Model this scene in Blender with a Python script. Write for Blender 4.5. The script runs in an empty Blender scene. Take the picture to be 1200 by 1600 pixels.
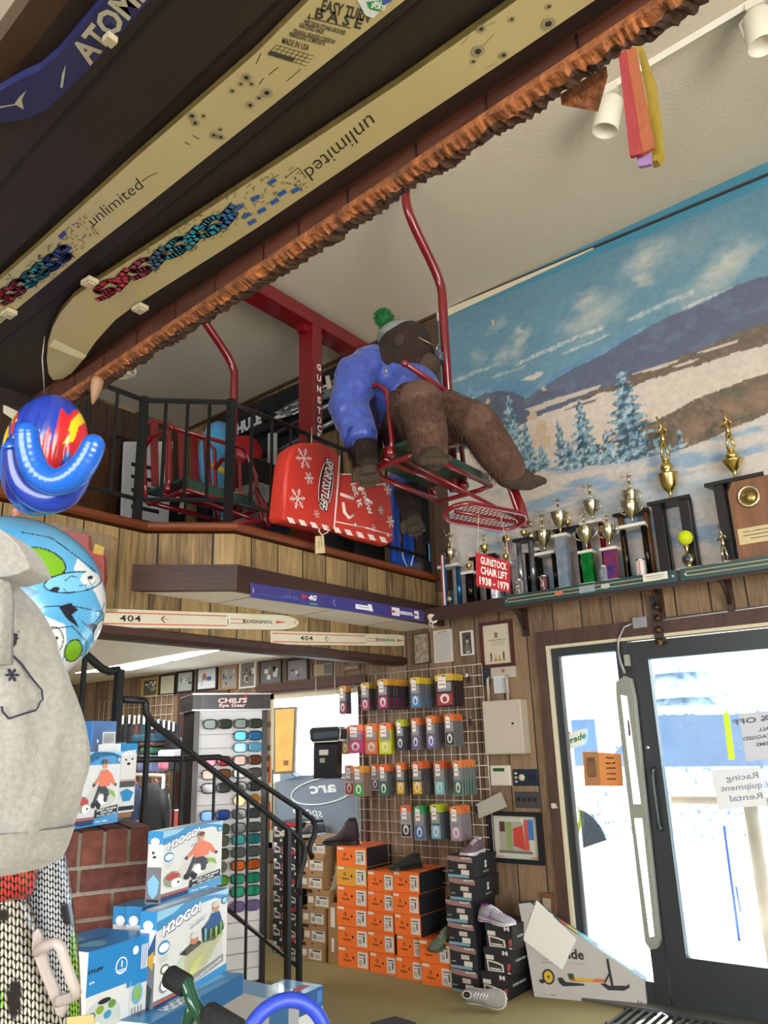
import bpy, math, random
import numpy as np
from mathutils import Vector, Matrix
R = math.radians; PI = math.pi
random.seed(7)
sc = bpy.context.scene; C = sc.collection

# ---------------------------------------------------------------- camera
FPX = 1207.6; CH = 1.5
_pi, _ro, _ya = R(16.617), R(-1.888), R(37.089)
_F = Vector((-math.sin(_ya)*math.cos(_pi), math.cos(_ya)*math.cos(_pi), math.sin(_pi)))
_r = Vector((math.cos(_ya), math.sin(_ya), 0)); _u = _r.cross(_F)
_RT = _r*math.cos(_ro) + _u*math.sin(_ro); _UP = _u*math.cos(_ro) - _r*math.sin(_ro)
EYE = Vector((0, 0, CH))
cd = bpy.data.cameras.new('camera'); cam = bpy.data.objects.new('camera', cd); C.objects.link(cam)
cd.sensor_fit = 'VERTICAL'; cd.sensor_height = 36; cd.sensor_width = 27; cd.lens = 36*FPX/1600; cd.clip_start = .05
cam.matrix_world = Matrix(((_RT.x, _UP.x, -_F.x, 0), (_RT.y, _UP.y, -_F.y, 0), (_RT.z, _UP.z, -_F.z, CH), (0, 0, 0, 1)))
sc.camera = cam
def on(px, py, ax, v):
    """world point where the sight line through a photo pixel meets the plane ax = v"""
    d = _F*FPX + _RT*(px-600) - _UP*(py-800); i = 'XYZ'.index(ax)
    return EYE + d*((v-EYE[i])/d[i])
def oX(px, py, v): return on(px, py, 'X', v)
def oY(px, py, v): return on(px, py, 'Y', v)
def oZ(px, py, v): return on(px, py, 'Z', v)

# ---------------------------------------------------------------- light
sc.view_settings.view_transform = 'Standard'; sc.view_settings.look = 'None'
sc.view_settings.gamma = 1; sc.view_settings.use_curve_mapping = False
sc.view_settings.exposure = 0.62
w = bpy.data.worlds.new('sky'); sc.world = w; w.use_nodes = True
bg = w.node_tree.nodes['Background']; bg.inputs[0].default_value = (.92, .96, 1, 1); bg.inputs[1].default_value = 5.2
def area(name, loc, to, sx, sy, power, col=(1, 1, 1)):
    l = bpy.data.lights.new(name, 'AREA'); l.shape = 'RECTANGLE'; l.size = sx; l.size_y = sy; l.energy = power; l.color = col
    o = bpy.data.objects.new(name, l); C.objects.link(o); o.location = loc
    o.rotation_euler = (Vector(to)-Vector(loc)).to_track_quat('-Z', 'Y').to_euler(); return o
sl = bpy.data.lights.new('sun', 'SUN'); sl.energy = 15; sl.angle = R(.6); sl.color = (1, .95, .86)
so = bpy.data.objects.new('sun', sl); C.objects.link(so); so.rotation_euler = Vector((1.0, -1.45, -1.05)).to_track_quat('-Z', 'Y').to_euler()
area('side_fill_lamp', (3.6, -1.0, 1.7), (-2, 2.6, 2.6), 3.4, 2.0, 52, (.96, .98, 1))  # added fill lamp, stands in for daylight from an unseen side window
area('ceiling_fill_lamp', (3.4, .3, .9), (-1.2, 2.2, 5.0), 3.6, 1.4, 125, (1, .93, .80))  # added warm lamp brightening the ceiling, imitates light thrown up by outdoor snow
area('rear_fill_lamp', (-1.0, -4.2, 2.0), (-2, 4, 2.4), 4.5, 2.2, 55, (.97, .98, 1))  # added fill lamp behind the camera, in place of unseen window light

# ---------------------------------------------------------------- materials
def lin(c):
    if isinstance(c, str): c = tuple(int(c[i:i+2], 16) for i in (0, 2, 4))
    return tuple((x/255/12.92 if x/255 <= .04045 else ((x/255+.055)/1.055)**2.4) for x in c[:3]) + (1,)
_mats = {}
def mat(name, col=None, rough=.5, metal=0, nz=None, bump=None, emit=0, alpha=1, coat=0, stretch=None, c2=None, spec=.5, sheen=0):
    if name in _mats: return _mats[name]
    m = bpy.data.materials.new(name); m.use_nodes = True; nt = m.node_tree; N = nt.nodes; L = nt.links
    b = N['Principled BSDF']; b.inputs['Base Color'].default_value = lin(col); b.inputs['Roughness'].default_value = rough
    b.inputs['Metallic'].default_value = metal; b.inputs['Coat Weight'].default_value = coat; b.inputs['Alpha'].default_value = alpha
    b.inputs['Specular IOR Level'].default_value = spec; b.inputs['Sheen Weight'].default_value = sheen
    if emit: b.inputs['Emission Color'].default_value = lin(col); b.inputs['Emission Strength'].default_value = emit
    if nz or bump:
        tc = N.new('ShaderNodeTexCoord'); mp = N.new('ShaderNodeMapping'); L.new(tc.outputs['Object'], mp.inputs[0])
        if stretch: mp.inputs['Scale'].default_value = stretch
    if nz:
        n = N.new('ShaderNodeTexNoise'); n.inputs['Scale'].default_value = nz[0]; n.inputs['Detail'].default_value = 5; L.new(mp.outputs[0], n.inputs[0])
        r = N.new('ShaderNodeValToRGB'); a = lin(col); k = nz[1]
        r.color_ramp.elements[0].color = lin(c2) if c2 else tuple(x*(1-k) for x in a[:3])+(1,)
        r.color_ramp.elements[0].position = .3; r.color_ramp.elements[1].position = .7
        r.color_ramp.elements[1].color = a if c2 else tuple(min(1, x*(1+k)) for x in a[:3])+(1,)
        L.new(n.outputs[0], r.inputs[0]); L.new(r.outputs[0], b.inputs['Base Color'])
    if bump:
        n = N.new('ShaderNodeTexNoise'); n.inputs['Scale'].default_value = bump[0]; n.inputs['Detail'].default_value = 4; L.new(mp.outputs[0], n.inputs[0])
        bp = N.new('ShaderNodeBump'); bp.inputs['Strength'].default_value = bump[1]; bp.inputs['Distance'].default_value = .01
        L.new(n.outputs[0], bp.inputs['Height']); L.new(bp.outputs[0], b.inputs['Normal'])
    _mats[name] = m; return m
def K(col, rough=.5, **k):
    """plain colour, cached by its value"""
    if not isinstance(col, str): col = '%02x%02x%02x' % tuple(col)
    return mat('paint_%s_%d%s' % (col, int(rough*100), ''.join('_%s%s' % (a, v) for a, v in sorted(k.items()))), col, rough, **k)
def planks(name, axis, width, c1, c2, gap=.03, rough=.7, vert='Z', gapc='1c130c', cell=0):
    """boards running along vert, side by side along axis (world coordinates)"""
    if name in _mats: return _mats[name]
    m = bpy.data.materials.new(name); m.use_nodes = True; nt = m.node_tree; N = nt.nodes; L = nt.links; b = N['Principled BSDF']
    b.inputs['Roughness'].default_value = rough
    g = N.new('ShaderNodeNewGeometry'); s = N.new('ShaderNodeSeparateXYZ'); L.new(g.outputs['Position'], s.inputs[0])
    def M(op, a, bb=None, cc=None):
        n = N.new('ShaderNodeMath'); n.operation = op
        for i, q in enumerate((a, bb, cc)):
            if q is None: continue
            if isinstance(q, (int, float)): n.inputs[i].default_value = q
            else: L.new(q, n.inputs[i])
        return n.outputs[0]
    t = M('DIVIDE', s.outputs[axis], width); fl = M('FLOOR', t); fr = M('FRACT', t)
    wn = N.new('ShaderNodeTexWhiteNoise'); wn.noise_dimensions = '1D'; L.new(fl, wn.inputs['W'])
    cb = N.new('ShaderNodeCombineXYZ'); L.new(M('MULTIPLY', fr, 1.0), cb.inputs[0]); L.new(M('MULTIPLY', s.outputs[vert], .55), cb.inputs[1]); L.new(M('MULTIPLY', wn.outputs[0], 40), cb.inputs[2])
    n1 = N.new('ShaderNodeTexNoise'); n1.inputs['Scale'].default_value = 5; n1.inputs['Detail'].default_value = 7; n1.inputs['Distortion'].default_value = 1.2; L.new(cb.outputs[0], n1.inputs[0])
    n2 = N.new('ShaderNodeTexNoise'); n2.inputs['Scale'].default_value = 1; n2.inputs['Detail'].default_value = 6
    cb2 = N.new('ShaderNodeCombineXYZ'); L.new(M('MULTIPLY', fr, 22), cb2.inputs[0]); L.new(M('MULTIPLY', s.outputs[vert], 2.2), cb2.inputs[1]); L.new(M('MULTIPLY', wn.outputs[0], 17), cb2.inputs[2]); L.new(cb2.outputs[0], n2.inputs[0])
    f = M('ADD', M('MULTIPLY', n1.outputs[0], .6), M('ADD', M('MULTIPLY', n2.outputs[0], .45), M('MULTIPLY', wn.outputs[0], .25)))
    r = N.new('ShaderNodeValToRGB'); r.color_ramp.elements[0].position = .42; r.color_ramp.elements[1].position = .85
    r.color_ramp.elements[0].color = lin(c1); r.color_ramp.elements[1].color = lin(c2); L.new(f, r.inputs[0])
    e = M('MINIMUM', fr, M('SUBTRACT', 1.0, fr)); k = M('LESS_THAN', e, gap)
    mx = N.new('ShaderNodeMix'); mx.data_type = 'RGBA'; L.new(k, mx.inputs['Factor']); L.new(r.outputs[0], mx.inputs[6]); mx.inputs[7].default_value = lin(gapc)
    L.new(mx.outputs[2], b.inputs['Base Color'])
    bp = N.new('ShaderNodeBump'); bp.inputs['Strength'].default_value = .35; bp.inputs['Distance'].default_value = .006
    L.new(M('SUBTRACT', n2.outputs[0], M('MULTIPLY', k, 2.0)), bp.inputs['Height']); L.new(bp.outputs[0], b.inputs['Normal'])
    _mats[name] = m; return m
def glassy(name, tint='f4fbff', gloss=.12, rough=.02):
    """thin clear sheet: lets daylight through and mirrors a little"""
    if name in _mats: return _mats[name]
    m = bpy.data.materials.new(name); m.use_nodes = True; N = m.node_tree.nodes; L = m.node_tree.links; N.clear()
    o = N.new('ShaderNodeOutputMaterial'); t = N.new('ShaderNodeBsdfTransparent'); g = N.new('ShaderNodeBsdfGlossy'); x = N.new('ShaderNodeMixShader'); f = N.new('ShaderNodeLayerWeight')
    t.inputs[0].default_value = lin(tint); g.inputs['Roughness'].default_value = rough; pw = N.new('ShaderNodeMath'); pw.operation = 'POWER'; pw.inputs[1].default_value = 4; L.new(f.outputs['Facing'], pw.inputs[0])
    mu = N.new('ShaderNodeMath'); mu.operation = 'MULTIPLY_ADD'; mu.inputs[1].default_value = .6; mu.inputs[2].default_value = gloss; L.new(pw.outputs[0], mu.inputs[0])
    L.new(mu.outputs[0], x.inputs[0]); L.new(t.outputs[0], x.inputs[1]); L.new(g.outputs[0], x.inputs[2]); L.new(x.outputs[0], o.inputs[0])
    _mats[name] = m; return m
def vcol(name, rough=.6, bump=None, coat=0, sheen=0):
    """colour painted on the surface, stored per vertex"""
    if name in _mats: return _mats[name]
    m = mat(name, 'ffffff', rough, bump=bump, coat=coat, sheen=sheen); N = m.node_tree.nodes
    a = N.new('ShaderNodeAttribute'); a.attribute_name = 'Col'; m.node_tree.links.new(a.outputs['Color'], N['Principled BSDF'].inputs['Base Color'])
    return m

# ---------------------------------------------------------------- mesh building
def V(*a): return Vector(a)
_txt = {}
def text_mesh(s, bold=0, shear=0, space=1.0):
    k = (s, bold, shear, space)
    if k in _txt: return _txt[k]
    cu = bpy.data.curves.new('t', 'FONT'); cu.body = s; cu.size = 1; cu.offset = bold; cu.shear = shear; cu.space_character = space; cu.resolution_u = 2
    cu.align_x = 'LEFT'; o = bpy.data.objects.new('t', cu); C.objects.link(o)
    me = bpy.data.meshes.new_from_object(o.evaluated_get(bpy.context.evaluated_depsgraph_get()))
    vs = [v.co.copy() for v in me.vertices]; fs = [tuple(p.vertices) for p in me.polygons]
    if vs:
        x0 = min(v.x for v in vs); x1 = max(v.x for v in vs); y0 = min(v.y for v in vs); y1 = max(v.y for v in vs)
    else: x0 = x1 = y0 = y1 = 0
    bpy.data.objects.remove(o); bpy.data.meshes.remove(me)
    _txt[k] = (vs, fs, (x0, x1, y0, y1)); return _txt[k]
class MB:
    def __init__(s): s.v = []; s.f = []; s.m = []; s.sm = []; s.mats = []; s.T = None; s.col = None
    def mi(s, m):
        if m not in s.mats: s.mats.append(m)
        return s.mats.index(m)
    def add(s, vs, fs, m, smooth=False):
        n = len(s.v); i = s.mi(m)
        s.v += [(s.T @ Vector(v)) if s.T else Vector(v) for v in vs]
        for f in fs: s.f.append(tuple(a+n for a in f)); s.m.append(i); s.sm.append(smooth)
        return s
    def box(s, x0, x1, y0, y1, z0, z1, m, M=None):
        vs = [Vector((x, y, z)) for x in (x0, x1) for y in (y0, y1) for z in (z0, z1)]
        if M: vs = [M @ v for v in vs]
        return s.add(vs, [(0, 1, 3, 2), (4, 6, 7, 5), (0, 4, 5, 1), (2, 3, 7, 6), (0, 2, 6, 4), (1, 5, 7, 3)], m)
    def cb(s, c, sz, m, M=None): return s.box(c[0]-sz[0]/2, c[0]+sz[0]/2, c[1]-sz[1]/2, c[1]+sz[1]/2, c[2]-sz[2]/2, c[2]+sz[2]/2, m, M)
    def poly(s, pts, m): return s.add(pts, [tuple(range(len(pts)))], m)
    def prism(s, pts, ex, m, smooth=False):
        n = len(pts); ex = Vector(ex); a = [Vector(p) for p in pts]; b = [p+ex for p in a]
        return s.add(a+b, [tuple(range(n-1, -1, -1)), tuple(range(n, 2*n))]+[(i, (i+1) % n, n+(i+1) % n, n+i) for i in range(n)], m, smooth)
    def tube(s, pts, r, m, n=8, closed=False, flat=1, cap=True, up=None):
        P = [Vector(p) for p in pts]; k = len(P); rs = r if isinstance(r, (list, tuple)) else [r]*k
        vs = []; prev = up and Vector(up)
        for i, p in enumerate(P):
            a = P[(i-1) % k] if (closed or i > 0) else p; b = P[(i+1) % k] if (closed or i < k-1) else p
            t = (b-a).normalized() if (b-a).length > 1e-9 else V(0, 0, 1)
            if prev is None: prev = V(0, 0, 1) if abs(t.z) < .9 else V(1, 0, 0)
            x = (prev - t*prev.dot(t));
            if x.length < 1e-6: x = t.orthogonal()
            x.normalize(); y = t.cross(x); prev = x
            for j in range(n):
                q = 2*PI*j/n; vs.append(p + x*math.cos(q)*rs[i] + y*math.sin(q)*rs[i]*flat)
        fs = []
        for i in range(k if closed else k-1):
            for j in range(n):
                a = i*n+j; b = i*n+(j+1) % n; c = ((i+1) % k)*n+(j+1) % n; d = ((i+1) % k)*n+j; fs.append((a, b, c, d))
        if not closed and cap: fs += [tuple(range(n-1, -1, -1)), tuple((k-1)*n+j for j in range(n))]
        return s.add(vs, fs, m, n > 4)
    def lathe(s, prof, c, m, n=20, ax=None, smooth=True, sx=1, sy=1):
        c = Vector(c); q = Vector(ax).to_track_quat('Z', 'Y').to_matrix() if ax else None
        vs = []; k = len(prof)
        for r, z in prof:
            for j in range(n):
                p = V(r*math.cos(2*PI*j/n)*sx, r*math.sin(2*PI*j/n)*sy, z); vs.append(c + (q @ p if q else p))
        fs = [(i*n+j, i*n+(j+1) % n, (i+1)*n+(j+1) % n, (i+1)*n+j) for i in range(k-1) for j in range(n)]
        fs += [tuple(range(n-1, -1, -1)), tuple((k-1)*n+j for j in range(n))]
        return s.add(vs, fs, m, smooth)
    def ball(s, c, r, m, n=16, M=None):
        r = r if isinstance(r, (list, tuple)) else (r, r, r); vs = []; k = n//2
        for i in range(1, k):
            a = PI*i/k
            for j in range(n):
                b = 2*PI*j/n; p = V(r[0]*math.sin(a)*math.cos(b), r[1]*math.sin(a)*math.sin(b), r[2]*math.cos(a)); vs.append((M @ p if M else p)+Vector(c))
        top = len(vs); a = V(0, 0, r[2]); vs += [(M @ a if M else a)+Vector(c), (M @ -a if M else -a)+Vector(c)]
        fs = [(i*n+j, (i+1)*n+j, (i+1)*n+(j+1) % n, i*n+(j+1) % n) for i in range(k-2) for j in range(n)]
        fs += [(top, j, (j+1) % n) for j in range(n)] + [(top+1, (k-2)*n+(j+1) % n, (k-2)*n+j) for j in range(n)]
        return s.add(vs, fs, m, True)
    def text(s, st, o, u, v, size, m, bold=.01, shear=0, cx=True, space=1.0, width=None, depth=0):
        """flat lettering: o = centre (or left) of the line, u = reading direction, v = up"""
        vs, fs, (x0, x1, y0, y1) = text_mesh(st, bold, shear, space); u = Vector(u).normalized(); v = Vector(v).normalized(); o = Vector(o)
        if x1 <= x0: return s
        kx = width/(x1-x0) if width else size; ox = (x0+x1)/2 if cx else x0; oy = (y0+y1)/2
        P = [o + u*(p.x-ox)*kx + v*(p.y-oy)*size for p in vs]
        s.add(P, fs, m)
        if depth:
            n = u.cross(v)*depth; s.add([p+n for p in P], fs, m)
        return s
    def obj(s, name, parent=None, kind=None, bevel=0, recentre=True, mods=None):
        me = bpy.data.meshes.new(name); off = V(0, 0, 0); vs = s.v
        if parent is not None:
            p = parent
            while p is not None: off = off + p.location; p = p.parent
        elif recentre and kind != 'structure' and vs:
            xs = [v.x for v in vs]; ys = [v.y for v in vs]; off = V((min(xs)+max(xs))/2, (min(ys)+max(ys))/2, min(v.z for v in vs))
        me.from_pydata([tuple(v-off) for v in vs], [], s.f)
        for m in s.mats: me.materials.append(m)
        me.polygons.foreach_set('material_index', s.m); me.polygons.foreach_set('use_smooth', s.sm)
        if s.col is not None:
            a = me.color_attributes.new('Col', 'FLOAT_COLOR', 'POINT'); a.data.foreach_set('color', np.asarray(s.col, dtype=np.float32).ravel())
        me.update(); o = bpy.data.objects.new(name, me); C.objects.link(o); o.parent = parent
        if parent is None: o.location = off
        if kind: o['kind'] = kind
        if bevel:
            b = o.modifiers.new('b', 'BEVEL'); b.width = bevel; b.segments = 2; b.limit_method = 'ANGLE'; b.angle_limit = R(50)
        return o
def tag(o, label, cat, group=None, kind=None):
    o['label'] = label; o['category'] = cat
    if group: o['group'] = group
    if kind: o['kind'] = kind
    return o
def root(name, loc, label, cat, group=None):
    o = bpy.data.objects.new(name, None); C.objects.link(o); o.location = loc; o.empty_display_size = .05
    return tag(o, label, cat, group)
def one(mb, name, label, cat, group=None, **k): return tag(mb.obj(name, **k), label, cat, group)
def part(mb, name, parent, label=None, **k):
    o = mb.obj(name, parent, **k)
    if label: o['label'] = label
    return o
def copy_tree(o, parent=None):
    c = o.copy(); C.objects.link(c); c.parent = parent
    for ch in list(o.children): copy_tree(ch, c)
    return c
def sty(mb, name, **k): return mb.obj(name, kind='structure', **k)
def smooth(P, k=4):
    P = [Vector(p) for p in P]; out = []
    for i in range(len(P)-1):
        a, b_, c, d = P[max(0, i-1)], P[i], P[i+1], P[min(len(P)-1, i+2)]
        for j in range(k): u = j/k; out.append(.5*((2*b_)+(c-a)*u+(2*a-5*b_+4*c-d)*u*u+(3*b_-a-3*c+d)*u**3))
    return out+[P[-1]]
class Face:
    """drawing frame lying on a flat face: x right, y up, each 0..1 (or metres when s=1)"""
    def __init__(f, mb, o, u, v, n=None, eps=.0006):
        f.mb = mb; f.o = Vector(o); f.u = Vector(u); f.v = Vector(v); f.n = (Vector(n) if n else f.u.cross(f.v)).normalized(); f.e = eps
    def P(f, x, y, l=1): return f.o + f.u*x + f.v*y + f.n*(f.e*l)
    def poly(f, pts, m, l=1): f.mb.poly([f.P(x, y, l) for x, y in pts], m)
    def rect(f, x0, y0, x1, y1, m, l=1): f.poly([(x0, y0), (x1, y0), (x1, y1), (x0, y1)], m, l)
    def ell(f, cx, cy, rx, ry, m, l=1, n=20, a0=0, a1=360):
        f.poly([(cx+rx*math.cos(R(a0+(a1-a0)*i/n)), cy+ry*math.sin(R(a0+(a1-a0)*i/n))) for i in range(n if a1-a0 == 360 else n+1)], m, l)
    def line(f, pts, w, m, l=2):
        for (a, b), (c, d) in zip(pts, pts[1:]):
            p = f.P(a, b, l); q = f.P(c, d, l); t = (q-p)
            if t.length < 1e-7: continue
            x = t.normalized().cross(f.n)*w/2; f.mb.poly([p-x, q-x, q+x, p+x], m)
    def text(f, st, x, y, h, m, l=2, bold=.015, shear=0, width=None, ang=0, cx=True, flip=False, space=1):
        u = f.u.normalized(); v = f.v.normalized()
        if ang: u, v = u*math.cos(R(ang))+v*math.sin(R(ang)), v*math.cos(R(ang))-u*math.sin(R(ang))
        if flip: u = -u
        f.mb.text(st, f.P(x, y, l), u, v, h, m, bold, shear, cx, space, width)
def noise2(x, y, seed=0):
    def h(i, j):
        t = np.sin(i*127.1+j*311.7+seed*74.7)*43758.5453; return t-np.floor(t)
    i = np.floor(x); j = np.floor(y); fx = x-i; fy = y-j; fx = fx*fx*(3-2*fx); fy = fy*fy*(3-2*fy)
    return (h(i, j)*(1-fx)+h(i+1, j)*fx)*(1-fy)+(h(i, j+1)*(1-fx)+h(i+1, j+1)*fx)*fy
def fbm(x, y, seed=0, o=4):
    r = 0; a = .5; t = 0
    for k in range(o): r = r+a*noise2(x*2**k, y*2**k, seed+k); t += a; a *= .5
    return r/t
class Paint:
    """paints colours over a set of 2-D surface coordinates"""
    def __init__(s, x, y, base):
        s.x = np.asarray(x, float); s.y = np.asarray(y, float); s.c = np.tile(np.array(base, float), (len(s.x), 1))
    def mask(s, pts):
        ins = np.zeros(len(s.x), bool); n = len(pts); j = n-1
        for i in range(n):
            xi, yi = pts[i]; xj, yj = pts[j]
            if yi != yj: ins ^= ((yi > s.y) != (yj > s.y)) & (s.x < (xj-xi)*(s.y-yi)/(yj-yi)+xi)
            j = i
        return ins
    def put(s, m, col, a=1.0):
        col = np.array(col, float); k = (m*a)[:, None] if m.dtype != bool else (m.astype(float)*a)[:, None]
        s.c = s.c*(1-k)+col*k; return s
    def poly(s, pts, col, a=1.0): return s.put(s.mask(pts), col, a)
    def ell(s, cx, cy, rx, ry, col, a=1.0, rot=0, soft=0, ring=None):
        c, q = math.cos(R(rot)), math.sin(R(rot)); dx = s.x-cx; dy = s.y-cy; u = (dx*c+dy*q)/rx; v = (-dx*q+dy*c)/ry; d = np.sqrt(u*u+v*v)
        if ring: m = (np.abs(d-1) < ring)
        elif soft: m = np.clip((1-d)/soft, 0, 1)
        else: m = d < 1
        return s.put(m, col, a)
    def line(s, pts, w, col, a=1.0, taper=False):
        d = np.full(len(s.x), 1e9)
        for k, ((ax, ay), (bx, by)) in enumerate(zip(pts, pts[1:])):
            L2 = (bx-ax)**2+(by-ay)**2+1e-12; t = np.clip(((s.x-ax)*(bx-ax)+(s.y-ay)*(by-ay))/L2, 0, 1)
            d = np.minimum(d, np.hypot(s.x-ax-t*(bx-ax), s.y-ay-t*(by-ay)))
        return s.put(d < w/2, col, a)
    def rgba(s):
        c = np.clip(s.c/255, 0, 1); c = np.where(c <= .04045, c/12.92, ((c+.055)/1.055)**2.4); return np.hstack([c, np.ones((len(c), 1))])
# ================================================================ the setting
WY = 4.95
def wz(px, py): p = oY(px, py, WY); return p.x, p.z
tan = planks('barn_boards_tan', 'Y', .215, '4f3c24', 'a88c5c', .022)
tanx = planks('barn_boards_tan_side', 'X', .235, '4f3c24', 'a88c5c', .028)
brn = planks('barn_boards_brown', 'X', .21, '5c4836', '957a5e', .022)
dkbrn = planks('boards_dark_brown', 'X', .18, '37261b', '54402f', .02)
dkbrny = planks('boards_dark_brown_side', 'Y', .18, '37261b', '54402f', .02)
plaster = mat('textured_plaster', 'c9bda8', .85, bump=(55, .5))
white_tile = mat('white_ceiling_board', 'e6e0d6', .8, nz=(30, .03))
carpet = mat('olive_carpet', '9c8f60', .95, nz=(160, .28), bump=(240, .8))
beam = mat('dark_stained_beam', '382119', .5, nz=(3, .35), stretch=(1, .3, 6), bump=(8, .15))
trimwood = mat('red_brown_trim_wood', '6b3318', .38, nz=(3, .3), stretch=(1, .4, 8))
brontrim = mat('door_trim_brown', '4d362e', .6, nz=(4, .25), stretch=(6, 6, 1))
cream = mat('cream_trim', 'cfc6ab', .6)
alum = mat('dark_bronze_metal', '3c4143', .42, metal=.5)

b = MB(); b.box(-10, 4.2, -4.6, WY+.0, -.1, 0, carpet); sty(b, 'floor')
# right-hand wall with its two windows and the doorway
Z2 = 2.25
DX0, DX1, DZ = -2.37, -.62, 2.10
W1 = (-5.10, -4.05, .68, 1.945); W2 = (-6.24, -5.66, .35, 1.93)
b = MB(); Y0, Y1 = WY, WY+.16
def wallstrip(x0, x1, z0, z1, m): b.box(x0, x1, Y0, Y1, z0, z1, m)
wallstrip(-10, W2[0], 0, 2.45, brn); wallstrip(W2[1], W1[0], 0, 2.45, brn); wallstrip(W1[1], DX0, 0, 2.45, brn); wallstrip(DX1, 4.2, 0, 2.45, brn)
for q in (W1, W2): wallstrip(q[0], q[1], 0, q[2], brn); wallstrip(q[0], q[1], q[3], 2.45, brn)
wallstrip(DX0, DX1, DZ, 2.45, brn)
wallstrip(-10, -3.13, 2.45, 5.4, tanx); wallstrip(-3.13, 4.2, 2.45, 5.4, mat('blue_painted_wall', '3f7f97', .7, nz=(3, .08)))
sty(b, 'wall_right')
b = MB(); b.box(-3.46, -3.10, WY-.02, WY-.001, 2.6, 4.93, dkbrn); sty(b, 'trim_1')            # dark panel left of the mural
b = MB(); b.box(-3.10, 4.2, WY-.018, WY-.001, 4.978, 4.992, K('3a3330')); sty(b, 'trim_2')
b = MB(); b.box(-3.10, -1.4, WY-.016, WY-.0035, 4.905, 4.978, cream)                          # pale strip above the painting's left end
# other walls
b2_ = MB(); b2_.box(-6.5, -6.4, -4.6, WY, 2.6, 5.4, tan); b2_.box(-10.1, -10, -4.6, WY+.1, 0, 2.6, dkbrny); sty(b2_, 'wall_left')
b = MB(); pale = mat('pale_painted_wall', 'cfc3b0', .8, nz=(2, .05))
b.box(-10, 4.2, -4.75, -4.6, 0, .9, pale); b.box(-10, 4.2, -4.75, -4.6, 3.3, 5.4, pale); b.box(-10, -3.2, -4.75, -4.6, .9, 3.3, pale); b.box(1.6, 4.2, -4.75, -4.6, .9, 3.3, pale); sty(b, 'wall_back')
b = MB(); b.box(4.2, 4.35, -4.7, WY, 0, .7, pale); b.box(4.2, 4.35, -4.7, WY, 3.0, 5.6, pale); b.box(4.2, 4.35, 1.0, WY, .7, 3.0, pale); b.box(4.2, 4.35, -4.7, -3.0, .7, 3.0, pale); sty(b, 'wall_front')
# sloping upper ceiling
def cz(x): return 4.977+.041*(x+3.09)
b = MB(); b.prism([(-6.5, -4.75, cz(-6.5)), (4.3, -4.75, cz(4.3)), (4.3, -4.75, cz(4.3)+.1), (-6.5, -4.75, cz(-6.5)+.1)], (0, WY+4.75, 0), plaster); sty(b, 'ceiling')
b = MB(); b.prism([(-6.4, WY-.03, cz(-6.4)-.025), (-3.1, WY-.03, cz(-3.1)-.025), (-3.1, WY-.03, cz(-3.1)), (-6.4, WY-.03, cz(-6.4))], (0, .028, 0), K('4a3526')); sty(b, 'trim_3')
# room under the balcony: low ceiling, its lamp
b = MB(); b.box(-10, -3.62, -4.6, WY, 2.24, 2.3, white_tile); sty(b, 'ceiling_2')
for x in (-5.9, -4.7): pass
# balcony: floor slab, lower header wall, jutting bay with chamfer
b = MB(); b.box(-10, -3.62, -4.6, WY, 2.5, 2.66, K('3a2c22')); b.prism([(-3.62, WY, 2.5), (-3.27, WY, 2.5), (-3.27, 2.88, 2.5), (-3.62, 2.53, 2.5)], (0, 0, .16), K('3a2c22')); sty(b, 'floor_2')
b = MB(); b.box(-3.66, -3.6, -4.6, WY, 2.12, 2.67, tan); sty(b, 'wall_header')
b = MB(); b.box(-3.27, -3.25, 2.88, WY, 2.46, 2.67, tan)
b.prism([(-3.25, 2.88, 2.46), (-3.6, 2.53, 2.46), (-3.6, 2.56, 2.46), (-3.27, 2.89, 2.46)], (0, 0, .21), tan); sty(b, 'wall_bay')
b = MB(); b.prism([(-3.20, 2.86, 2.335), (-3.60, 2.46, 2.335), (-3.60, 2.53, 2.335), (-3.25, 2.88, 2.335), (-3.25, WY, 2.335), (-3.20, WY, 2.335)], (0, 0, .145), beam); sty(b, 'trim_fascia')
b = MB(); b.prism([(-3.25, 2.88, 2.335), (-3.25, WY, 2.335), (-3.6, WY, 2.335), (-3.6, 2.53, 2.335)], (0, 0, .02), white_tile)
for y in (3.05, 3.75, 4.45): b.box(-3.6, -3.25, y, y+.006, 2.333, 2.336, K('8f887c'))
sty(b, 'ceiling_bay')
b = MB(); b.prism([(-3.60, -4.6, 2.07), (-3.56, -4.6, 2.09), (-3.56, -4.6, 2.125), (-3.60, -4.6, 2.14), (-3.68, -4.6, 2.14), (-3.68, -4.6, 2.07)], (0, WY+4.6, 0), beam); sty(b, 'trim_beam')
pr_ = [(0, 2.682), (.03, 2.682), (.045, 2.695), (.045, 2.715), (.03, 2.73), (-.12, 2.73), (-.12, 2.682)]
path = [(-3.6, -4.6), (-3.6, 2.53), (-3.25, 2.88), (-3.25, WY)]; nr = [(1, 0), (.92, -.38), (.92, -.38), (1, 0)]
b = MB(); vs = [(x+n[0]*a, y+n[1]*a, z) for (x, y), n in zip(path, nr) for a, z in pr_]; k = len(pr_)
b.add(vs, [(i*k+j, i*k+(j+1) % k, (i+1)*k+(j+1) % k, (i+1)*k+j) for i in range(3) for j in range(k)]+[tuple(range(k)), tuple(3*k+j for j in range(k))], trimwood); sty(b, 'trim_cap')
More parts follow.
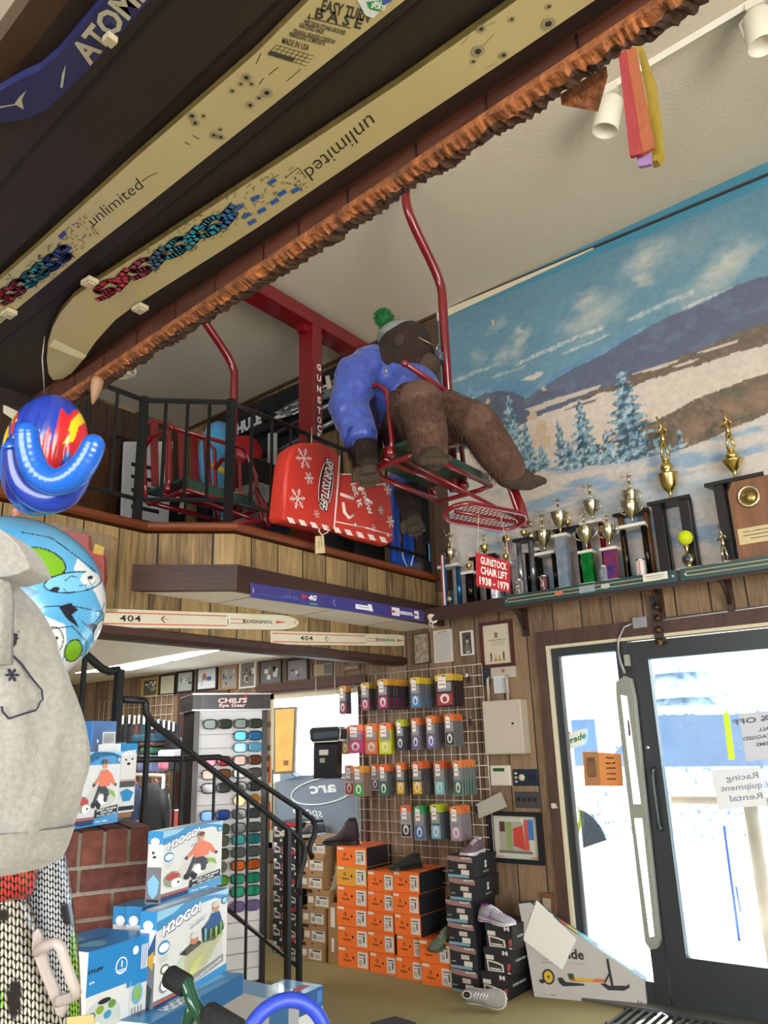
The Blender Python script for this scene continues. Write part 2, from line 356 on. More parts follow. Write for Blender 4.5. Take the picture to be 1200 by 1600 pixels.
# windows
glass = glassy('window_glass', gloss=.03)
def win(n, q, bars=()):
    b = MB(); x0, x1, z0, z1 = q; t = .045
    for a in ((x0, x0+t, z0, z1), (x1-t, x1, z0, z1), (x0, x1, z0, z0+t), (x0, x1, z1-t, z1)): b.box(a[0], a[1], WY+.03, WY+.10, a[2], a[3], cream)
    for a in ((x0-.09, x0, z0-.09, z1+.09), (x1, x1+.06, z0-.09, z1+.09), (x0, x1, z1, z1+.09), (x0, x1, z0-.09, z0)): b.box(a[0], a[1], WY-.02, WY-.001, a[2], a[3], brontrim)
    for x in bars: b.box(x, x+.03, WY+.04, WY+.08, z0, z1, cream)
    o = sty(b, n); g = MB(); g.box(x0+t, x1-t, WY+.062, WY+.066, z0+t, z1-t, glass); g.obj('pane', o)
win('window_1', W1); win('window_2', W2)
# glazed door with side light
b = MB()
b.box(DX0-.07, DX0, WY-.025, WY-.001, 0, DZ, brontrim); b.box(DX0-.07, DX1+.1, WY-.025, WY-.001, DZ, DZ+.10, brontrim)
b.box(DX0, DX0+.022, WY-.03, WY+.1, 0, DZ-.02, cream); b.box(DX0, DX1, WY-.03, WY+.1, DZ-.02, DZ, cream); sty(b, 'trim_door')
b = MB(); SX0, SX1 = DX0+.022, -1.86
b.box(SX0, SX0+.05, WY, WY+.09, 0.001, DZ-.022, alum); b.box(SX1-.03, SX1+.055, WY-.01, WY+.088, 0.001, DZ-.021, alum)
b.box(SX0+.05, SX1-.03, WY, WY+.09, DZ-.075, DZ-.02, alum); b.box(SX0+.05, SX1-.03, WY, WY+.09, 0, .12, alum); b.box(SX0+.05, SX0+.066, WY+.02, WY+.07, .12, DZ-.07, K('b9bcc0', .3, metal=.8))
o = sty(b, 'window_3'); g = MB(); g.box(SX0+.06, SX1-.03, WY+.045, WY+.05, .12, DZ-.075, glass); g.obj('pane', o)
b = MB(); GX0, GX1 = -1.69, -.93; gz0, gz1 = .27, 1.955
b.box(SX1+.06, GX0, WY+.005, WY+.06, .01, DZ-.03, alum); b.box(GX1, DX1, WY+.005, WY+.06, .01, DZ-.03, alum)
b.box(GX0, GX1, WY+.005, WY+.06, gz1, DZ-.03, alum); b.box(GX0, GX1, WY+.005, WY+.06, .01, gz0, alum)
o = sty(b, 'door_1'); g = MB(); g.box(GX0, GX1, WY+.03, WY+.035, gz0, gz1, glass); g.obj('pane', o)
h = MB(); h.tube([(-1.735, WY+.005, 1.30), (-1.735, WY-.05, 1.285), (-1.735, WY-.06, 1.25), (-1.735, WY-.06, 1.0), (-1.735, WY-.05, .965), (-1.735, WY+.005, .95)], .011, alum, 10, up=(1, 0, 0)); h.obj('door_handle', o)
k = MB(); k.lathe([(.014, 0), (.014, .012), (.009, .014), (0.001, .014)], (-1.76, WY+.005, 1.42), K('c9c9c4', .25, metal=1), 14, ax=(0, -1, 0)); k.obj('lock', o)
b = MB(); b.box(DX0, DX1, WY-.14, WY+.16, 0, .018, K('6f6c66', .4, metal=.6)); sty(b, 'trim_threshold')
# outside: snow, a parked car, trees and a long low shed
snow = mat('snow', 'f2f6fb', .8, nz=(2, .04), bump=(6, .4)); b = MB()
n = 40; vs = []; 
for i in range(n+1):
    for j in range(n+1):
        x = -26+50*i/n; y = 5.12+32*j/n; z = -.1 if y < 7 else -.1+.9*float(fbm(np.array([x*.25]), np.array([y*.25]))[0])*min(1, (y-7)/6)
        vs.append((x, y, z))
b.add(vs, [(i*(n+1)+j, (i+1)*(n+1)+j, (i+1)*(n+1)+j+1, i*(n+1)+j+1) for i in range(n) for j in range(n)], snow, True); sty(b, 'ground_snow')
# ================================================================ the mural
def mural():
    x0, x1, z0, z1, d = -3.10, -.20, 2.42, 4.905, .0088
    nx = int((x1-x0)/d)+1; nz = int((z1-z0)/d)+1; X, Z = np.meshgrid(np.linspace(x0, x1, nx), np.linspace(z0, z1, nz)); x = X.ravel(); z = Z.ravel()
    A = lambda pts: [wz(*p) for p in pts]
    p = Paint(x, z, (126, 170, 190)); N1 = fbm(x*2.2, z*5, 3); N2 = fbm(x*9, z*16, 5); N3 = fbm(x*40, z*40, 9)
    h = (z-3.5)/1.5
    p.put(np.clip(h, 0, 1), (98, 140, 160)); p.put(np.clip((3.95-z)/.5, 0, 1)*.7, (168, 202, 212))
    p.put(np.clip((N1-.55)*3, 0, 1)*.35, (78, 126, 150))
    def cloud(cx, cy, rx, ry, rot, a, col=(208, 206, 196)):
        c = wz(cx, cy); q = Paint(x+(N2-.5)*.22, z+(N1-.5)*.20, (0, 0, 0)); q.ell(c[0], c[1], rx, ry, (1, 1, 1), 1, rot, soft=.9); p.put(q.c[:, 0]*np.clip(.25+N2*1.3, 0, 1)*a, col)
    cloud(930, 500, .34, .20, 20, .9); cloud(915, 470, .16, .12, 0, .9); cloud(1010, 405, .26, .16, 10, .85); cloud(1013, 440, .10, .07, 0, .9); cloud(1120, 430, .40, .12, 18, .8)
    cloud(1150, 400, .22, .16, 30, .7); cloud(800, 545, .20, .13, 25, .75); cloud(812, 525, .08, .06, 0, .9); cloud(745, 560, .12, .09, 20, .55); cloud(780, 510, .12, .08, 20, .5)
    cloud(1180, 520, .3, .05, 0, .3); cloud(1060, 400, .5, .2, 10, .3)
    for a, b_, w_, al in (((705, 598), (780, 568), .03, .6), ((810, 568), (940, 512), .032, .75), ((880, 552), (950, 525), .02, .6), ((985, 498), (1080, 458), .035, .6), ((1070, 480), (1150, 448), .025, .7), ((770, 590), (820, 572), .02, .5), ((1000, 520), (1060, 500), .03, .5)):
        q = Paint(x+(N2-.5)*.05, z+(N2-.5)*.03, (0, 0, 0)); q.line([wz(*a), wz(*b_)], w_, (1, 1, 1)); p.put(q.c[:, 0]*al*np.clip(N3*1.6, .3, 1), (226, 220, 212))
    jz = (N2-.5)*.03
    def ext(pts):   # carry the landscape on past the photo's right edge
        o = []; seen = 0
        for x_, y_ in pts:
            if x_ == 1215: o += [(x_, y_), (1500, y_-85)] if not seen else [(1500, y_-85), (x_, y_)]; seen = 1
            else: o.append((x_, y_))
        return o
    def reg(pts, col, a=1, jag=1): pts = ext(pts); q = Paint(x+jz*jag, z+jz*jag, (0, 0, 0)).poly(A(pts), (1, 1, 1)); p.put(q.c[:, 0]*a, col); return q.c[:, 0]
    m = reg([(660, 660), (700, 628), (735, 610), (770, 594), (800, 590), (832, 600), (860, 588), (900, 566), (930, 548), (1000, 512), (1030, 500), (1000, 640), (700, 700)], (104, 150, 186)); p.put(m*np.clip((N2-.5)*4, 0, 1)*.6, (150, 184, 205))
    reg([(812, 596), (840, 583), (850, 585), (835, 594)], (222, 214, 206))
    m = reg([(660, 680), (735, 625), (760, 612), (800, 613), (822, 622), (870, 592), (905, 572), (940, 555), (1020, 506), (1060, 490), (1100, 472), (1150, 446), (1215, 426), (1215, 700), (660, 760)], (98, 108, 130))
    p.put(m*np.clip((N2-.52)*5, 0, 1)*.5, (122, 134, 156)); p.put(m*np.clip((.45-N1)*5, 0, 1)*.5, (78, 86, 106))
    m = reg([(900, 625), (960, 600), (1010, 580), (1060, 560), (1110, 540), (1160, 518), (1215, 498), (1215, 720), (900, 700)], (120, 104, 92)); p.put(m*np.clip((N3-.5)*4, 0, 1)*.5, (150, 128, 110)); p.put(m*np.clip((N2-.55)*5, 0, 1)*.5, (92, 96, 88))
    for q_ in ([(985, 586), (1020, 574), (1062, 562), (1058, 567), (1018, 580)], [(1050, 574), (1080, 562), (1095, 561), (1060, 575)], [(1088, 552), (1130, 538), (1156, 530), (1150, 536), (1100, 551)], [(820, 640), (870, 622), (940, 601), (935, 607), (880, 628), (830, 645)]): reg(q_, (222, 208, 192), .95, .4)
    m = reg([(660, 730), (790, 678), (830, 655), (870, 640), (905, 627), (940, 615), (985, 604), (1040, 588), (1080, 574), (1120, 562), (1170, 545), (1215, 536), (1215, 900), (660, 900)], (226, 214, 200)); p.put(m*np.clip((N1-.5)*3, 0, 1)*.35, (206, 196, 190))
    reg([(880, 642), (905, 632), (935, 622), (930, 628), (900, 638)], (110, 100, 98), .9, .5); reg([(940, 678), (990, 668), (1000, 674), (950, 684)], (120, 110, 104), .8, .5)
    for cx, cy, r_ in ((835, 690, .12), (850, 670, .09), (955, 690, .10), (1000, 655, .08), (900, 690, .08)): c = wz(cx, cy); q = Paint(x+(N2-.5)*.1, z+(N3-.5)*.1, (0, 0, 0)).ell(c[0], c[1], r_, r_*.8, (1, 1, 1), soft=.9); p.put(q.c[:, 0]*.7, (222, 176, 142))
    m = reg([(1000, 668), (1040, 650), (1080, 628), (1120, 610), (1160, 597), (1215, 578), (1215, 720), (990, 730)], (118, 104, 88)); p.put(m*np.clip((N3-.45)*4, 0, 1)*.7, (158, 132, 110)); p.put(m*np.clip((N2-.55)*6, 0, 1)*.6, (92, 98, 82)); 
    for cx, cy, r_ in ((1085, 672, .12), (1140, 640, .12), (1190, 625, .13)): c = wz(cx, cy); q = Paint(x+(N2-.5)*.12, z+(N3-.5)*.12, (0, 0, 0)).ell(c[0], c[1], r_, r_, (1, 1, 1), soft=.8); p.put(q.c[:, 0]*.6, (172, 138, 118))
    def tree(cx, ty, by, hw, dark=(66, 98, 118)):
        t = wz(cx, ty); g = wz(cx, by); H = t[1]-g[1]; f = (t[1]-z)/H; wv = hw*(.08+.92*f)*(.72+.28*np.sin(f*H*95+N2*6))*(.75+.5*N3)
        m = ((f > 0) & (f < 1+.06*(N3-.5)) & (np.abs(x-t[0]-(N2-.5)*.03) < wv)).astype(float); p.put(m, dark)
        p.put(m*np.clip((N3-.42+.16*np.sin(f*H*95+N2*6))*6, 0, 1)*.85, (148, 184, 204)); p.put(m*np.clip((fbm(x*60, z*45, 21)-.56)*9, 0, 1)*.9, (206, 222, 230)); p.put(m*np.clip((.40-fbm(x*30, z*30, 31))*8, 0, 1)*.8, (40, 62, 76))
    tree(735, 604, 700, .10, (96, 138, 165)); tree(872, 655, 736, .09); tree(845, 690, 742, .10, (110, 145, 165)); tree(795, 618, 752, .19, (84, 126, 150)); tree(820, 660, 745, .13, (84, 126, 150)); tree(905, 624, 732, .15); tree(945, 672, 728, .10); tree(888, 690, 738, .12, (90, 125, 145))
    tree(970, 576, 726, .25); tree(930, 690, 730, .10, (96, 130, 150)); tree(1027, 674, 716, .10, (80, 110, 125)); tree(1060, 668, 708, .05); tree(1045, 690, 712, .09, (90, 120, 140)); tree(700, 660, 760, .12, (96, 138, 165))
    m = reg([(660, 766), (740, 752), (800, 744), (850, 737), (905, 732), (960, 726), (1010, 716), (1060, 704), (1100, 690), (1140, 672), (1215, 640), (1215, 990), (660, 1010)], (224, 214, 206))
    p.put(m*np.clip((N1-.50)*5, 0, 1)*.65, (176, 198, 218)); p.put(m*np.clip((fbm(x*3, z*14, 40)-.58)*9, 0, 1)*.8, (140, 176, 212)); p.put(m*np.clip((fbm(x*26, z*34, 50)-.76)*12, 0, 1)*.5, (150, 140, 130))
    e = Paint(x, z, (0, 0, 0)); 
    for pts in ([(700, 742), (760, 752)], [(860, 740), (960, 728), (1060, 706)], [(960, 760), (1100, 735)], [(1060, 735), (1160, 700)]): e.line(A(pts), .03, (1, 1, 1))
    p.put(e.c[:, 0]*.6*N2, (130, 170, 214))
    for cx, cy, r_ in ((832, 650, .035), (846, 668, .04), (852, 690, .045), (742, 628, .015), (763, 625, .02), (850, 606, .02), (767, 650, .018), (752, 688, .03), (1015, 412, .012), (770, 505, .02)): 
        c = wz(cx, cy); q = Paint(x+(N3-.5)*.05, z+(N2-.5)*.05, (0, 0, 0)).ell(c[0], c[1], r_, r_*1.1, (1, 1, 1)); p.put(q.c[:, 0], (214, 192, 160))
    p.c *= (.84+.12*N3)[:, None]
    b = MB(); b.mi(vcol('mural_paint', .62, bump=(30, .25))); y = WY-.004
    b.v = [Vector((a, y, c)) for a, c in zip(x, z)]; b.f = [(j*nx+i, j*nx+i+1, (j+1)*nx+i+1, (j+1)*nx+i) for j in range(nz-1) for i in range(nx-1)]; b.m = [0]*len(b.f); b.sm = [False]*len(b.f); b.col = p.rgba()
    o = one(b, 'landscape_mural', 'large painted winter landscape with snowy firs and mountains above the trophy shelf', 'mural')
mural()
b = MB(); b.prism([(-3.10, WY-.016, 4.905), (-1.7, WY-.016, 4.97), (-1.7, WY-.016, 4.978), (-3.10, WY-.016, 4.978)], (0, .012, 0), cream); sty(b, 'trim_4')

# ================================================================ trophy shelf with its skis and brackets
SZ = 2.425   # top of the shelf
shf = root('trophy_shelf', (-1.7, WY, SZ), 'long dark wooden shelf under the snow mural carrying the trophies', 'shelf')
b = MB(); b.box(-3.19, .4, WY-.26, WY-.002, SZ-.03, SZ, beam); part(b, 'shelf_board', shf)
b = MB(); b.box(-3.19, .4, WY-.285, WY-.262, SZ-.085, SZ+.005, beam); part(b, 'front_edge', shf)
for i, px in enumerate((822, 1034, 1142)):
    c = oY(px, 985-(px-822)*.14, WY-.01); b = MB(); x = c.x
    b.box(x-.02, x+.02, WY-.03, WY-.002, SZ-.24, SZ-.03, beam); b.box(x-.02, x+.02, WY-.22, WY-.03, SZ-.06, SZ-.03, beam)
    b.tube([(x, WY-.03, SZ-.19), (x, WY-.12, SZ-.09), (x, WY-.2, SZ-.06)], .012, beam, 6); part(b, 'bracket', shf)
teal = mat('teal_ski_topsheet', '24484c', .3, coat=.4); gold = K('c9b078', .4)
def shelf_ski(x0, x1, lab, tip):
    b = MB(); y = WY-.30; zc = SZ-.028; h = .036
    pts = [(x0, zc-h), (x1-.25*tip, zc-h), (x1, zc-.01), (x1, zc+.01), (x1-.25*tip, zc+h), (x0, zc+h)] if tip else [(x0, zc-h), (x1, zc-h), (x1, zc+h), (x0, zc+h)]
    b.prism([(a, y, c) for a, c in pts], (0, .013, 0), teal); f = Face(b, (0, y, 0), (1, 0, 0), (0, 0, 1), (0, -1, 0))
    f.rect(x0+.03, zc-.012, x1-.1, zc-.008, gold); f.rect(x0+.03, zc+.012, x1-.1, zc+.016, gold)
    L = x1-x0
    for t, c in ((.35, 'c0704a'), (.62, 'b8b8b0')): f.ell(x0+L*t, zc, .03, .016, K(c), 2)
    f.rect(x0+L*.47, zc-.022, x0+L*.56, zc+.022, K('8f9aa0'), 2)
    for t in (.02, .98): f.ell(x0+L*t, zc, .008, .008, K('c8c8c8', .3, metal=1), 3, 10)
    one(b, 'mounted_ski', lab, 'ski', 'teal skis along the shelf edge')
shelf_ski(-2.52, -1.35, 'dark teal ski with gold stripes fixed to the shelf edge, left one', 0)
shelf_ski(-1.33, .2, 'dark teal ski with gold stripes fixed to the shelf edge, right one over the door', 0)
b = MB(); c = oY(1024, 901, WY-.315); b.cb((c.x, WY-.318, c.z), (.15, .002, .045), K('d8d4c8')); f = Face(b, (c.x-.07, WY-.3195, c.z-.02), (.14, 0, 0), (0, 0, .04), (0, -1, 0)); f.rect(.1, .6, .9, .68, K('555555')); f.rect(.2, .3, .8, .36, K('555555'))
one(b, 'shelf_label', 'small white printed card stuck on the teal ski below the tall trophy', 'label')
# ================================================================ trophies
GOLD = mat('trophy_gold', 'd9c27a', .22, metal=1); SILV = mat('trophy_silver', 'c9c2a8', .25, metal=1); MARB = mat('white_marble', 'd8d4cc', .35, nz=(14, .12)); BLKW = mat('black_lacquer', '17161a', .3); WALN = mat('walnut_wood', '7a5234', .45, nz=(3, .3), stretch=(8, 1, 1))
def column_mat(n, c, c2): return mat('column_foil_'+n, c, .18, metal=.6, nz=(26, .5), c2=c2, stretch=(1, 1, .6))
def figure(b, x, y, z, h, m, kind='archer'):
    """little cast figure of a ball player or archer standing on its knob"""
    s = h; P = lambda a, c, d=0: (x+a*s, y-d*s, z+c*s)
    b.lathe([(.10*s, 0), (.10*s, .04*s), (.05*s, .07*s), (.02*s, .08*s)], (x, y, z), m, 10)
    b.tube([P(-.07, .08), P(-.05, .28, .04), P(-.02, .48)], [.035*s, .03*s, .05*s], m, 6); b.tube([P(.09, .08), P(.07, .28, .03), P(.02, .48)], [.035*s, .03*s, .05*s], m, 6)
    b.tube([P(0, .46), P(.01, .6), P(.0, .76)], [.06*s, .055*s, .075*s], m, 8); b.ball(P(0, .87), .06*s, m, 8)
    if kind == 'batter':
        b.tube([P(.06, .74), P(.15, .68, .06), P(.10, .80, .12)], .026*s, m, 6); b.tube([P(-.06, .74), P(-.12, .66, .08), P(.06, .80, .14)], .026*s, m, 6); b.tube([P(.06, .78, .13), P(-.04, 1.12, .10)], [.014*s, .024*s], m, 6)
    elif kind == 'bowman':
        b.tube([P(-.06, .74), P(-.26, .76, .06)], .024*s, m, 6); b.tube([P(.06, .74), P(.18, .72), P(-.02, .76, .06)], .024*s, m, 6)
        b.tube([P(-.22, .48, .06), P(-.30, .62, .06), P(-.31, .76, .06), P(-.30, .90, .06), P(-.22, 1.04, .06)], .011*s, m, 5); b.tube([P(-.22, .48, .06), P(-.02, .76, .06), P(-.22, 1.04, .06)], .005*s, m, 4)
    else:
        b.tube([P(-.06, .74), P(-.2, .86, .03), P(-.26, 1.02, .03)], .024*s, m, 6); b.tube([P(.06, .74), P(.22, .72, .05), P(.30, .84, .05)], .024*s, m, 6); b.ball(P(-.27, 1.06, .03), .04*s, m, 8)
def cup(b, x, y, z, h, r, m, handles=True):
    b.lathe([(.38*r, 0), (.38*r, .04*h), (.12*r, .10*h), (.10*r, .22*h), (.30*r, .34*h), (.72*r, .55*h), (.92*r, .80*h), (1.0*r, .98*h), (1.05*r, h), (.9*r, h), (.5*r, .98*h), (.12*r, .99*h)], (x, y, z), m, 18)
    if handles:
        for s in (-1, 1): b.tube([(x+s*.62*r, y, z+.48*h), (x+s*1.25*r, y, z+.62*h), (x+s*1.45*r, y, z+.82*h), (x+s*1.15*r, y, z+.95*h), (x+s*.98*r, y, z+.88*h)], .07*r, m, 6)
def tpart(root_, name, fn, label=None):
    b = MB(); fn(b); return part(b, name, root_, label)
def trophy(px, py_base, w, py_top, lab, kind='single', cols=None, cm=None, dy=.13, metal=None, figh=.13, cuph=.13, fig='archer', ybase=None, extra=None, deck=None, level=MARB):
    """px/py = where the base meets the shelf; py_top = pixel of the topmost figure"""
    y = WY-dy; p = oY(px, py_base, y); x = p.x; z = SZ+.001; zt = oY(px, py_top, y).z; m = metal or SILV; w *= 1.1
    t = root('trophy', (x, y, z), lab, 'trophy', 'trophies on the shelf'); H = zt-z+.03; figh *= 1.35; cuph *= 1.2
    tpart(t, 'base', lambda b: b.box(x-w/2, x+w/2, y-.045, y+.045, z, z+.022, MARB if kind == 'single' else BLKW))
    colh = max(.03, H-figh-cuph-.05)
    if kind == 'single':
        tpart(t, 'column', lambda b: b.box(x-w*.34, x+w*.34, y-.028, y+.028, z+.022, z+.022+colh, cm) if cols == 'sq' else b.lathe([(w*.33, 0), (w*.33, colh)], (x, y, z+.022), cm, 14))
        zz = z+.022+colh; tpart(t, 'platform', lambda b: b.box(x-w*.5, x+w*.5, y-.04, y+.04, zz, zz+.018, MARB)); zz += .018
    else:
        for s in (-1, 1) if kind == 'double' else (-1, 0, 1):
            tpart(t, 'column', lambda b, s=s: b.lathe([(.019, 0), (.019, colh)], (x+s*w*.38, y+(.0 if s else .02), z+.022), cm, 12))
        zz = z+.022+colh; tpart(t, 'platform', lambda b: b.prism([(x-w*.55, y-.05, zz), (x+w*.55, y-.05, zz), (x+w*.45, y+.05, zz), (x-w*.45, y+.05, zz)], (0, 0, .02), level)); zz += .02
    tpart(t, 'cup', lambda b: cup(b, x, y, zz, cuph, cuph*.36, m)); zz += cuph
    tpart(t, 'figure', lambda b: figure(b, x, y, zz, figh/1.12, GOLD if metal is GOLD else m, fig))
    if extra: extra(t, x, y, z)
    return t
F_ = column_mat
cB, cK, cG, cR, cS, cN = F_('blue', '2d7fb0', '0e2f55'), F_('black_gold', '141418', '141418'), F_('green', '1fb04c', '0b6a2c'), F_('red', 'a3202c', '5a0e16'), F_('silver', 'c3cfdc', '7fa2c4'), F_('dark_silver', '9aa0a8', '30343a')
stripes = K('c9ab58', .3, metal=1)
def gold_stripes(t, x, y, z, w, h):
    for s in (-1, 1):
        b = MB(); b.box(x+s*w*.38-.006, x+s*w*.38-.003, y-.0205, y-.019, z+.03, z+h, stripes); part(b, 'gold_stripe', t)
def medallion(t, x, y, z, c):
    b = MB(); b.lathe([(.022, 0), (.026, .004), (.02, .008), (.001, .008)], (x, y-.05, z+.075), SILV, 18, ax=(0, -1, 0)); b.lathe([(.016, 0), (.001, .001)], (x, y-.059, z+.075), K(c), 16, ax=(0, -1, 0)); b.lathe([(.022, 0), (.02, .012), (.007, .02), (.01, .05)], (x, y-.045, z+.0), SILV, 12); part(b, 'medallion', t)
# ten rows of winners, from the railing end towards the door
trophy(708, 945, .15, 830, 'trophy with blue twisted columns at the left end of the shelf', 'double', cm=cB, dy=.11, figh=.12, cuph=.10, extra=lambda t, x, y, z: medallion(t, x, y, z, 'eeeeee'))
trophy(762, 932, .19, 833, 'wide black and gold trophy half hidden behind the red chair lift sign', 'triple', cm=cK, dy=.10, figh=.08, cuph=.07, metal=GOLD, level=BLKW, extra=lambda t, x, y, z: gold_stripes(t, x, y, z, .19, .2))
trophy(795, 930, .09, 850, 'small silver column trophy right beside the red sign', 'single', cm=cN, dy=.16, figh=.07, cuph=.05, metal=GOLD)
trophy(826, 924, .11, 812, 'small dark trophy with sparkling columns left of the beer cans', 'double', cm=cN, dy=.185, figh=.07, cuph=.05, metal=GOLD, level=BLKW)
trophy(838, 920, .11, 808, 'slim trophy on a white platform with an archer, between dark columns', 'double', cm=cK, dy=.08, figh=.10, cuph=.10, fig='bowman')
trophy(856, 917, .16, 795, 'black columned trophy with a white platform, archer and silver cup', 'double', cm=cK, dy=.125, figh=.13, cuph=.13, fig='bowman', extra=lambda t, x, y, z: gold_stripes(t, x, y, z, .16, .24))
trophy(884, 913, .10, 773, 'silver archer trophy on a blue and silver square column', 'single', 'sq', cS, dy=.19, figh=.10, cuph=.13, fig='bowman')
trophy(896, 908, .17, 798, 'low wide black trophy behind the silver and green ones', 'double', cm=cK, dy=.055, figh=.06, cuph=.05, level=BLKW, metal=GOLD)
trophy(922, 906, .09, 800, 'trophy with a bright green column and silver cup', 'single', 'sq', cG, dy=.20, figh=.09, cuph=.13)
trophy(936, 900, .13, 749, 'tall trophy with red columns and an archer behind the green one', 'double', cm=cR, dy=.08, figh=.12, cuph=.12, fig='bowman')
trophy(958, 900, .10, 800, 'trophy with a red white and blue foil column and gold figure', 'single', 'sq', mat('flag_foil', 'b03a4c', .2, metal=.4, nz=(14, .5), c2='2b3f8c'), dy=.20, figh=.08, cuph=.12)
trophy(998, 893, .16, 755, 'black columned trophy with white platform and a beer can between its columns', 'double', cm=cK, dy=.15, figh=.10, cuph=.13, fig='bowman', extra=lambda t, x, y, z: gold_stripes(t, x, y, z, .16, .3))
trophy(1000, 890, .20, 732, 'dark wooden trophy with a slim silver archer behind the white platform', 'double', cm=WALN, dy=.07, figh=.12, cuph=.12, fig='bowman', level=BLKW)
trophy(736, 938, .09, 868, 'small dark column trophy between the blue columned one and the red sign', 'single', cm=cK, dy=.15, figh=.06, cuph=.05, metal=GOLD)
# tall black frame trophy with gold cup and batter
def tall(px, pb, w, hcol, lab, cm, cuph, figh, deckw):
    y = WY-.095; x = oY(px, pb, y).x; z = SZ+.001; zt = oY(px, hcol, y).z
    t = root('trophy', (x, y, z), lab, 'trophy', 'trophies on the shelf'); tpart(t, 'base', lambda b: b.box(x-w/2-.02, x+w/2+.02, y-.07, y+.07, z, z+.025, BLKW))
    for s in (-1, 1):
        for q in (-1, 1): tpart(t, 'column', lambda b, s=s, q=q: b.box(x+s*w*.4-.028, x+s*w*.4+.028, y+q*.035-.02, y+q*.035+.02, z+.025, zt, cm))
    tpart(t, 'platform', lambda b: b.prism([(x-deckw/2, y-.07, zt), (x+deckw/2, y-.07, zt), (x+deckw/2-.03, y+.08, zt), (x-deckw/2+.03, y+.08, zt)], (0, 0, .022), BLKW)); zz = zt+.022
    tpart(t, 'cup', lambda b: (b.lathe([(.03, 0), (.03, .01), (.012, .02), (.012, .05), (.03, .07), (.05, .10), (.062, cuph*.62), (.066, cuph*.62+.01), (.03, cuph*.66), (.02, cuph*.7), (.04, cuph*.76), (.042, cuph*.86), (.02, cuph*.96), (.01, cuph)], (x, y, zz), GOLD, 20))); zz += cuph
    tpart(t, 'figure', lambda b: figure(b, x, y, zz, figh, GOLD, 'batter')); return t
tall(1062, 872, .21, 785, 'tallest trophy, black open frame with gold cup and batter', BLKW, .27, .27, .27)
tall(1170, 868, .24, 752, 'big black trophy behind the walnut plaque with a gold batter on an urn', BLKW, .19, .24, .34)
# walnut plaque with wreath
y = WY-.20; a = oY(1148, 868, y); x0, x1 = a.x, a.x+.34; t = root('plaque_trophy', ((x0+x1)/2, y, SZ), 'walnut plaque with a gold wreath and engraved plate at the right end of the shelf', 'plaque')
b = MB(); b.box(x0-.03, x1+.05, y-.05, y+.028, SZ+.001, SZ+.025, WALN); part(b, 'base', t)
b = MB(); zt = oY(1150, 752, y).z; b.prism([(x0+.02, y, SZ+.025), (x1, y, SZ+.025), (x1, y, zt), (x0+.05, y, zt), (x0+.02, y, zt-.06)], (0, .025, 0), WALN); part(b, 'board', t)
c = oY(1170, 776, y); b = MB(); b.tube([(c.x+.055*math.cos(q), y-.006, c.z+.058*math.sin(q)) for q in [2*PI*i/28 for i in range(28)]], [.008 if i % 2 else .0125 for i in range(28)], mat('pale_brass', 'cfc7a0', .3, metal=1), 8, closed=True, up=(0, 1, 0)); b.lathe([(.04, 0), (.038, .004), (.001, .006)], (c.x, y, c.z), mat('old_brass', '93814e', .35, metal=1), 20, ax=(0, -1, 0)); part(b, 'wreath', t)
c0 = oY(1156, 852, y-.002); b = MB(); b.box(c0.x, c0.x+.26, y-.004, y-.0005, c0.z, c0.z+.095, mat('brass_plate', 'c9b78a', .4, metal=.4)); f = Face(b, (c0.x, y-.0042, c0.z), (.26, 0, 0), (0, 0, .095), (0, -1, 0)); ik = K('4b4030')
f.text('NEW HAMPSHIRE STATE', .5, .75, .013, ik, width=.2); f.rect(.1, .50, .85, .55, ik); f.rect(.25, .28, .6, .33, ik); part(b, 'engraved_plate', t)
# batter statuette
y = WY-.225; x = oY(1132, 867, y).x; t = root('batter_statuette', (x, y, SZ), 'small golden batter statuette standing left of the walnut plaque', 'statuette'); b = MB(); b.box(x-.03, x+.03, y-.03, y+.03, SZ+.001, SZ+.02, MARB); part(b, 'base', t); b = MB(); figure(b, x, y, SZ+.02, .2, SILV, 'batter'); part(b, 'figure', t)
# tennis-ball trophy
y = WY-.212; x = oY(1076, 876, y).x; t = root('ball_trophy', (x, y, SZ), 'small trophy holding a yellow tennis ball in front of the tallest trophy', 'trophy', None)
b = MB(); b.box(x-.075, x+.075, y-.04, y+.04, SZ+.001, SZ+.02, MARB); part(b, 'base', t)
b = MB(); b.lathe([(.012, 0), (.02, .02), (.012, .03)], (x, y, SZ+.02), GOLD, 12); b.lathe([(.034, 0), (.036, .006), (.001, .012)], (x, y-.008, SZ+.075), mat('pale_brass', 'cfc7a0', .3, metal=1), 18, ax=(0, -1, 0)); b.lathe([(.02, 0), (.001, .001)], (x, y-.021, SZ+.075), K('4a5a8a'), 16, ax=(0, -1, 0)); b.lathe([(.01, 0), (.008, .03), (.02, .05), (.006, .06), (.022, .075)], (x, y, SZ+.105), GOLD, 12); part(b, 'stand', t)
b = MB(); b.ball((x, y, SZ+.21), .045, mat('tennis_felt', 'cfe01c', .95, bump=(300, .6)), 24); part(b, 'tennis_ball', t)
